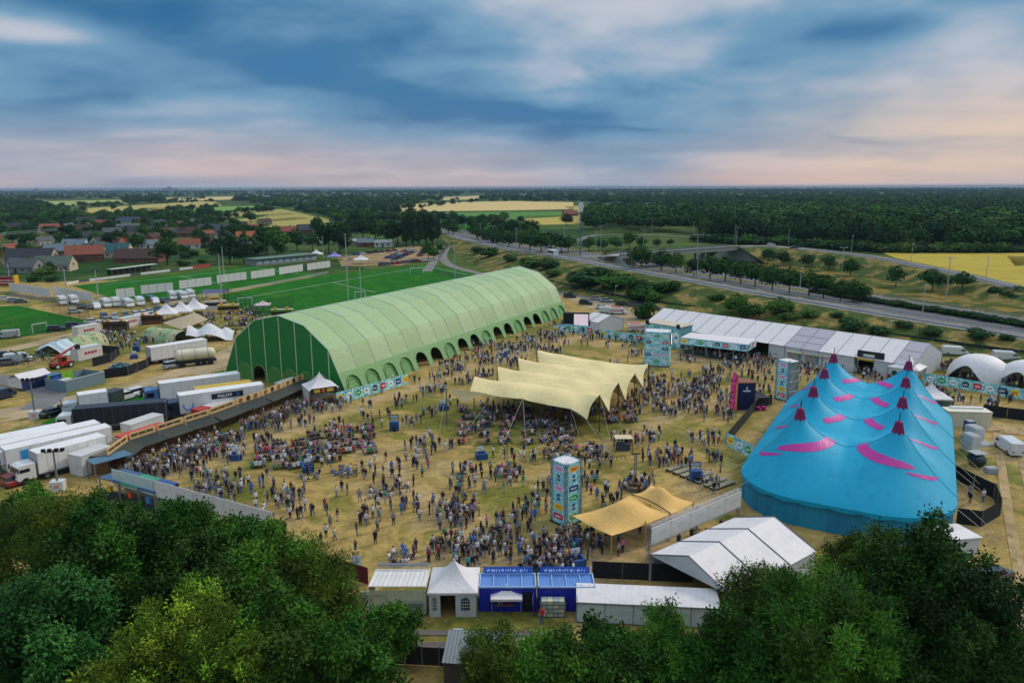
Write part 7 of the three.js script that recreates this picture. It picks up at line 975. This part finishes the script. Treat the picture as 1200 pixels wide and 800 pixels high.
{ const t = T('festoon_lights', 'string of small warm bulbs sagging between poles below the cream tent', 'string lights', V(0, 0, 0)), bulbM = mat('#e8c26a', .4, { emissive: new THREE.Color('#ffc860'), emissiveIntensity: .3 }); const anch = [[542, 596, 4.6], [594, 555, 4.6], [646, 545, 4.2], [744, 572, 4.6]].map(([u, v, y]) => W(u, v).setY(y)); for (let i = 1; i < anch.length; i++) { const pts = []; for (let k = 0; k <= 22; k++) { const p = anch[i - 1].clone().lerp(anch[i], k / 22); p.y -= 1.5 * 4 * (k / 22) * (1 - k / 22); pts.push(p.toArray()); if (k && k < 22) M(t, 'bulb', bulbG(), bulbM).position.set(p.x, p.y - .12, p.z); } M(t, 'cable', new B().path(pts, .02, 3), black); } function bulbG() { return bulbG.g ||= new THREE.SphereGeometry(.07, 6, 5); } }
{ const t = T('parasol_stand', 'square pale counter top stand among people by the cream tent', 'stand', W(730, 527)); M(t, 'top', gridGeo(1, 1, (a, b) => [-1.3 + a * 2.6, 1.9 + .25 * b, -1.3 + b * 2.6]), cloth('#cdb99a', .8)); for (const [x, z] of [[-1.2, -1.2], [1.2, -1.2], [1.2, 1.2], [-1.2, 1.2]]) M(t, 'post', bx(x - .05, x + .05, 0, 1.95, z - .05, z + .05), woodD); M(t, 'counter', bx(-1, 1, 0, 1.05, -.5, .5), mat('#3c4650', .8)); }
{ const t = T('info_post', 'small white and blue board stand before the maroon fence', 'board stand', W(418, 672), .2); M(t, 'board', bx(-.5, .5, .5, 2, -.05, .05), mat('#c9d6e2', .6)); M(t, 'top_sign', bx(-.35, .35, 2, 2.5, -.05, .05), mat('#d9b25a', .6)); for (const x of [-.4, .4]) M(t, 'foot', bx(x - .05, x + .05, 0, .5, -.3, .3), steel); }

// ---------------------------------------------------------------- people
const SKIN = [.55, .33, .23], SHOE = [.05, .05, .05];
const hairs = [[.03, .02, .015], [.12, .07, .03], [.35, .23, .1], [.02, .02, .02]];
const tops2 = { black: [.012, .012, .015], white: [.6, .6, .6], navy: [.02, .03, .09], grey: [.22, .23, .25], blue: [.05, .16, .42], red: [.42, .03, .04], pink: [.62, .12, .34], green: [.04, .25, .1], teal: [.05, .3, .34], beige: [.5, .4, .26], yellow: [.62, .45, .06], maroon: [.2, .02, .04] };
const legs2 = { jeans: [.07, .14, .26], 'black trousers': [.015, .015, .018], 'pale trousers': [.5, .46, .4], 'dark trousers': [.05, .05, .06], 'short trousers': null };
function personGeo(pose, top, leg, hair, sk) {
  const b = [], add = (a, c, ra, rb, z) => b.push([V(...a), V(...c), ra, rb, z]);
  const sit = pose === 'sit', floor = pose === 'floor', hipY = sit ? .5 : floor ? .16 : .93, lean = floor ? -.12 : sit ? .06 : 0;
  const sh = hipY + .5, shz = lean * 1.2, walk = pose === 'walk';
  add([-.07, hipY + .04, 0], [-.08, sh - .06, shz], .13, .125, 't'); add([.07, hipY + .04, 0], [.08, sh - .06, shz], .13, .125, 't'); add([-.17, sh - .03, shz], [.17, sh - .03, shz], .075, .075, 't');
  add([-.06, hipY, 0], [.06, hipY, 0], .135, .135, 'l');
  add([0, sh, shz], [0, sh + .1, shz + .01], .055, .05, 's'); add([0, sh + .2, shz + .025], [0, sh + .25, shz + .02], .095, .1, 's'); add([0, sh + .26, shz - .025], [0, sh + .17, shz - .06], .103, .08, 'h'); add([0, sh + .2, shz + .12], [0, sh + .185, shz + .13], .018, .02, 's');
  const lower = leg ? 'l' : 's';
  for (const s of [-1, 1]) {
    if (sit) { add([s * .09, hipY, .02], [s * .11, .52, .42], .095, .075, 'l'); add([s * .11, .5, .43], [s * .11, .09, .4], .065, .045, lower); add([s * .11, .06, .38], [s * .12, .05, .54], .045, .04, 'f'); }
    else if (floor) { add([s * .09, .14, .02], [s * .2, .42, .38], .09, .07, 'l'); add([s * .2, .41, .38], [s * .12, .07, .68], .062, .045, lower); add([s * .12, .06, .68], [s * .13, .05, .82], .045, .04, 'f'); }
    else { const k = walk ? s * .2 : s * .02, w = pose === 'wide' ? .16 : .1; add([s * .085, .92, 0], [s * w, .5, k * .55 + .03], .1, .072, 'l'); add([s * w, .5, k * .55 + .03], [s * (w + .01), .09, k - (walk && s < 0 ? .05 : 0)], .065, .045, lower); add([s * (w + .01), .06, k - .02], [s * (w + .02), .045, k + .15], .045, .038, 'f'); }
    const S0 = [s * .19, sh - .04, shz]; let E, H;
    if (pose === 'drink' && s > 0) { E = [.24, sh - .28, .1]; H = [.12, sh - .16, .3]; } else if (pose === 'wide') { E = [s * .36, sh - .25, -.04]; H = [s * .2, sh - .42, .08]; } else if (sit) { E = [s * .24, sh - .27, .14]; H = [s * .12, sh - .22, .36]; } else if (floor) { E = s > 0 ? [.27, sh - .25, -.2] : [-.24, sh - .2, .15]; H = s > 0 ? [.26, .06, -.3] : [-.16, .46, .38]; } else { E = [s * .25, sh - .3, walk ? -s * .12 : .02]; H = [s * .23, sh - .54, walk ? -s * .2 : .1]; }
    const M1 = S0.map((v, i) => mix(v, E[i], .62)); add(S0, M1, .062, .052, 't'); add(M1, E, .046, .042, 's'); add(E, H, .042, .033, 's'); const hd = V(...H).sub(V(...E)).normalize().multiplyScalar(.07).add(V(...H)).toArray(); add(H, hd, .04, .034, 's');
  }
  const N = 27, mc = new MarchingCubes(N, new THREE.MeshBasicMaterial(), false, false, 6000); mc.isolation = 0;
  const X = .52, Y0 = -.04, Y1 = sit ? 1.35 : floor ? 1.02 : 1.84, Z0 = floor ? -.5 : -.36, Z1 = floor ? .95 : sit ? .68 : .46, half = N / 2;
  const dist = p => { let d = 1e9, zone = 't', best = 1e9; for (const [A, C, ra, rb, z] of b) { const ab = C.clone().sub(A), t = clamp(p.clone().sub(A).dot(ab) / ab.lengthSq()), q = A.clone().addScaledVector(ab, t).distanceTo(p) - mix(ra, rb, t); if (q < best) { best = q; zone = z; } const h = clamp(.5 + .5 * (d - q) / .035); d = mix(d, q, h) - .035 * h * (1 - h); } return [d, zone]; };
  const pt = (i, j, k) => V((i - half) / half * X, mix(Y0, Y1, ((j - half) / half + 1) / 2), mix(Z0, Z1, ((k - half) / half + 1) / 2));
  for (let k = 0; k < N; k++) for (let j = 0; j < N; j++) for (let i = 0; i < N; i++) mc.field[i + j * N + k * N * N] = -dist(pt(i, j, k))[0];
  mc.update();
  const n = mc.count, p = new Float32Array(n * 3), c = new Float32Array(n * 3), col = { t: tops2[top], l: leg ? legs2[leg] : [.2, .22, .26], s: SKIN.map(v => v * sk), h: hairs[hair], f: SHOE };
  for (let i = 0; i < n; i++) { const q = V(mc.positionArray[i * 3] * X, mix(Y0, Y1, (mc.positionArray[i * 3 + 1] + 1) / 2), mix(Z0, Z1, (mc.positionArray[i * 3 + 2] + 1) / 2)), z = dist(q)[1]; p.set(q.toArray(), i * 3); c.set(col[z], i * 3); }
  let g = new THREE.BufferGeometry(); g.setAttribute('position', new THREE.BufferAttribute(p, 3)); g.setAttribute('color', new THREE.BufferAttribute(c, 3)); g = mergeVertices(g, 1e-4); g.computeVertexNormals(); return g;
}
const personM = new THREE.MeshStandardMaterial({ vertexColors: true, roughness: .85, side: THREE.DoubleSide });
{
  const kinds = [['stand', 'black', 'jeans'], ['drink', 'black', 'black trousers'], ['walk', 'white', 'jeans'], ['stand', 'white', 'black trousers'], ['drink', 'navy', 'pale trousers'], ['wide', 'white', 'pale trousers'], ['stand', 'grey', 'dark trousers'], ['walk', 'black', null], ['drink', 'blue', 'jeans'], ['stand', 'red', 'jeans'], ['wide', 'black', 'jeans'], ['walk', 'grey', 'jeans'], ['stand', 'pink', 'black trousers'], ['drink', 'white', 'jeans'], ['stand', 'green', 'pale trousers'], ['drink', 'teal', 'black trousers'], ['stand', 'beige', 'jeans'], ['walk', 'maroon', 'black trousers'], ['drink', 'yellow', 'jeans'], ['stand', 'navy', 'black trousers'], ['wide', 'grey', null], ['drink', 'black', 'pale trousers'],
    ['sit', 'black', 'jeans'], ['sit', 'white', 'black trousers'], ['sit', 'navy', 'jeans'], ['sit', 'grey', 'black trousers'], ['sit', 'beige', 'pale trousers'], ['sit', 'red', 'jeans'], ['sit', 'blue', 'jeans'], ['sit', 'pink', 'jeans'], ['sit', 'green', 'black trousers'], ['sit', 'black', 'black trousers'],
    ['floor', 'black', 'jeans'], ['floor', 'white', 'black trousers'], ['floor', 'blue', 'jeans'], ['floor', 'grey', 'black trousers'], ['floor', 'white', 'jeans']];
  const how = { stand: 'standing', drink: 'holding up a drink', walk: 'walking', wide: 'standing hands on hips', sit: 'seated at a bench', floor: 'sitting on the ground' };
  const geos = kinds.map(([p, t, l], i) => personGeo(p, t, l, i % 4, .6 + .4 * ((i * 7) % 5) / 4));
  const stands = kinds.map((k, i) => i).filter(i => !['sit', 'floor'].includes(kinds[i][0])), sits = kinds.map((k, i) => i).filter(i => kinds[i][0] === 'sit'), floors = kinds.map((k, i) => i).filter(i => kinds[i][0] === 'floor');
  const wt = [12, 12, 5, 6, 5, 2, 5, 6, 4, 1.5, 9, 4, 1.2, 5, 1.2, 2, 2.5, 1.4, 1, 6, 3, 4], ws = wt.reduce((a, b) => a + b, 0);
  const r = rng(99), gauss = () => (r() + r() + r() - 1.5) * 1.15, pick = () => { let x = r() * ws; for (let i = 0; i < stands.length; i++) if ((x -= wt[i]) < 0) return stands[i]; return 0; };
  const all = [];                                                            // [point, yaw, kind]
  // keep-out: [u0, v0, u1, v1] boxes where something solid stands
  const solid = [[640, 596, 688, 622], [750, 410, 796, 434], [905, 445, 936, 472], [855, 462, 884, 486], [425, 684, 860, 760], [850, 500, 930, 640], [868, 560, 1130, 660]];
  const okAt = (u, v) => !solid.some(([a, b, c, d]) => u > a && u < c && v > b && v < d) && !(v > 610 + (u < 330 ? 0 : (u - 330) * .5) && u < 440);
  const group = (u, v, n, fl) => { const c = W(u, v), a0 = r() * 6.3; if (!okAt(u, v)) return; for (let i = 0; i < n; i++) { const a = a0 + i / n * 6.28 + (r() - .5) * .8, rad = n === 1 ? 0 : .38 + .16 * n + .25 * r(), p = c.clone().add(V(Math.cos(a) * rad, .03, Math.sin(a) * rad * 1.1)), look = -a - Math.PI / 2 + (r() - .5) * .9 + (n === 1 ? r() * 6 : 0); all.push([p, look, fl ? floors[Math.floor(r() * floors.length)] : pick()]); } };
  const cl = (u, v, ru, rv, n, fl = 0, gs = 4) => { let k = 0, guard = 0; while (k < n && guard++ < n * 3) { const m = 1 + Math.floor(r() * gs); group(u + gauss() * ru, v + gauss() * rv, m, r() < fl); k += m; } };
  // rows of the stalls, seated groups, bars, open field
  [[165, 553, 10, 4, 40], [200, 539, 14, 5, 60], [230, 528, 14, 5, 60], [262, 516, 14, 5, 60], [292, 504, 12, 5, 50], [322, 492, 12, 5, 46], [345, 481, 10, 4, 36], [380, 530, 50, 14, 60, .7], [560, 500, 26, 12, 50], [640, 505, 24, 10, 50], [600, 485, 36, 8, 60], [175, 556, 20, 7, 60], [205, 547, 26, 9, 90], [245, 535, 26, 10, 100], [285, 522, 24, 9, 60], [320, 505, 22, 8, 50], [350, 492, 20, 8, 50], [378, 481, 12, 6, 40], [400, 478, 14, 5, 14],
   [250, 565, 30, 10, 60, .4], [230, 585, 34, 9, 40, .3], [300, 575, 34, 12, 44, .2], [360, 590, 36, 14, 40, .1], [400, 560, 30, 10, 26, .3], [330, 605, 20, 10, 12], [300, 600, 14, 10, 14],
   [420, 555, 26, 8, 22, .4], [455, 575, 34, 12, 36, .15], [470, 600, 34, 10, 26], [430, 605, 16, 10, 10], [390, 635, 12, 8, 6], [395, 655, 6, 3, 3], [360, 642, 6, 5, 3],
   [490, 545, 30, 12, 30], [510, 520, 16, 12, 26], [470, 500, 20, 10, 12], [440, 485, 22, 8, 16], [400, 500, 14, 6, 10], [480, 470, 16, 8, 18], [500, 485, 10, 8, 16], [470, 460, 30, 6, 20],
   [545, 555, 14, 8, 22], [535, 575, 24, 8, 24, .3], [545, 598, 22, 7, 46], [545, 615, 22, 8, 46], [535, 640, 28, 10, 60], [575, 640, 20, 12, 40], [600, 625, 18, 10, 36], [620, 605, 18, 10, 34], [640, 640, 18, 14, 50], [665, 655, 20, 14, 70], [690, 640, 14, 12, 34], [610, 655, 26, 8, 40], [510, 645, 14, 8, 22], [650, 670, 30, 5, 50], [560, 660, 20, 5, 30], [470, 655, 20, 4, 16, .5],
   [590, 560, 18, 8, 20], [640, 575, 16, 8, 14], [615, 540, 18, 6, 16], [690, 570, 18, 8, 14], [700, 540, 16, 10, 22], [730, 520, 14, 8, 24], [770, 540, 24, 10, 46], [790, 545, 16, 10, 30], [760, 515, 18, 8, 22], [830, 520, 14, 10, 30], [845, 545, 10, 8, 16], [838, 570, 12, 8, 14], [720, 600, 24, 8, 14], [725, 650, 8, 6, 5], [753, 570, 10, 5, 16],
   [790, 455, 26, 12, 150], [815, 465, 24, 12, 150], [835, 450, 18, 12, 80], [780, 480, 20, 8, 60], [820, 485, 22, 8, 50], [760, 465, 14, 10, 40], [850, 470, 8, 10, 30], [850, 490, 12, 8, 24],
   [810, 412, 16, 6, 70], [840, 418, 22, 7, 110], [870, 424, 18, 7, 80], [895, 428, 14, 7, 50], [885, 440, 20, 6, 40], [800, 425, 14, 5, 40], [850, 435, 30, 7, 40], [950, 436, 18, 5, 26], [975, 440, 16, 5, 22], [895, 455, 16, 10, 20], [945, 440, 10, 8, 16],
   [1016, 440, 10, 4, 40], [1035, 446, 12, 4, 20], [740, 395, 14, 6, 30], [760, 400, 10, 4, 20], [715, 405, 22, 7, 30], [680, 400, 20, 6, 40], [650, 400, 16, 8, 60], [620, 405, 22, 8, 90], [590, 412, 22, 9, 110], [560, 422, 20, 8, 80], [530, 432, 14, 7, 40], [600, 425, 24, 6, 60], [640, 415, 30, 6, 50], [570, 440, 14, 5, 30, .5], [540, 450, 16, 8, 20], [520, 465, 10, 8, 14], [510, 445, 16, 8, 20], [660, 385, 20, 4, 30], [700, 395, 12, 4, 20], [745, 420, 10, 6, 20],
   [560, 405, 20, 4, 40], [640, 392, 16, 4, 36], [725, 440, 30, 14, 30], [755, 440, 12, 8, 26], [740, 480, 16, 10, 40], [715, 480, 12, 8, 24],
   [1095, 430, 14, 6, 110], [1120, 436, 14, 5, 60], [1145, 446, 16, 3, 40], [1185, 452, 14, 4, 40], [1095, 458, 14, 6, 20], [1130, 472, 24, 8, 30], [1160, 478, 14, 6, 26], [1185, 470, 12, 5, 10], [1140, 590, 7, 6, 9],
   [130, 395, 20, 5, 50], [160, 398, 24, 6, 70], [190, 408, 16, 5, 36], [140, 405, 20, 6, 50], [120, 400, 10, 6, 20], [250, 372, 24, 6, 60, .4], [280, 380, 20, 8, 50, .3], [300, 372, 20, 5, 36], [290, 365, 22, 3, 40], [225, 376, 16, 4, 30], [330, 368, 14, 3, 16], [240, 390, 16, 8, 30], [120, 388, 14, 3, 20],
   [400, 303, 16, 2, 24], [380, 308, 16, 2, 16]].forEach(a => cl(a[0], a[1], a[2], a[3], Math.round(a[4] * .5), a[5] || 0, a[1] > 500 ? 5 : 4));
  for (const [p, y] of seats) all.push([p.clone(), y, sits[[0, 0, 1, 1, 2, 2, 3, 3, 4, 9, 9, 9, 0, 1, 3, 6, 5, 7, 8][Math.floor(r() * 19)]]]);
  for (let i = 0; i < 90; i++) group(mix(330, 850, r()), mix(440, 650, r()), 1 + Math.floor(r() * 2), false);
  { const p = W(635, 731); all.push([p, 0, kinds.findIndex(k => k[1] === 'red' && k[0] === 'stand')]); }
  all.sort((a, b) => a[0].distanceToSquared(camera.position) - b[0].distanceToSquared(camera.position));
  const seen = all.filter(([p]) => { const [u, v] = toPix(p); return u > 5 && u < 1195 && !(v > 600 + Math.max(0, (u - 300)) * .45 && u < 440) && !(u > 425 && u < 700 && v > 684); }), near = new Set(seen.slice(0, 300));
  for (const q of all) if (near.has(q)) { const [p, y, k] = q, [pose, top, leg] = kinds[k], m = shade(new THREE.Mesh(geos[k], personM)); m.name = numbered('person'); m.position.copy(p); m.rotation.y = y; m.scale.setScalar(.9 + .13 * r()); m.userData = { label: `person in ${top} top and ${leg || 'short trousers'} ${how[pose]} on the field`, category: 'person', group: 'visitors on the dry grass' }; scene.add(m); }
  // everyone farther off
  const crowd = new THREE.Group(); crowd.name = 'crowd'; crowd.userData = { kind: 'stuff', label: 'dense crowd of visitors spread over the far half of the festival field', category: 'crowd' }; scene.add(crowd);
  const q4 = new THREE.Quaternion(), up = V(0, 1, 0); kinds.forEach((kd, k) => { const L = all.filter(q => q[2] === k && !near.has(q)); if (!L.length) return; const im = shade(new THREE.InstancedMesh(geos[k], personM, L.length)); L.forEach(([p, y], i) => { const s = .9 + .13 * r(); im.setMatrixAt(i, new THREE.Matrix4().compose(p, q4.setFromAxisAngle(up, y), V(s, s, s))); }); im.name = 'visitors'; im.userData = { kind: 'stuff' }; crowd.add(im); });
  console.log('people', all.length);
}

renderer.render(scene, camera);
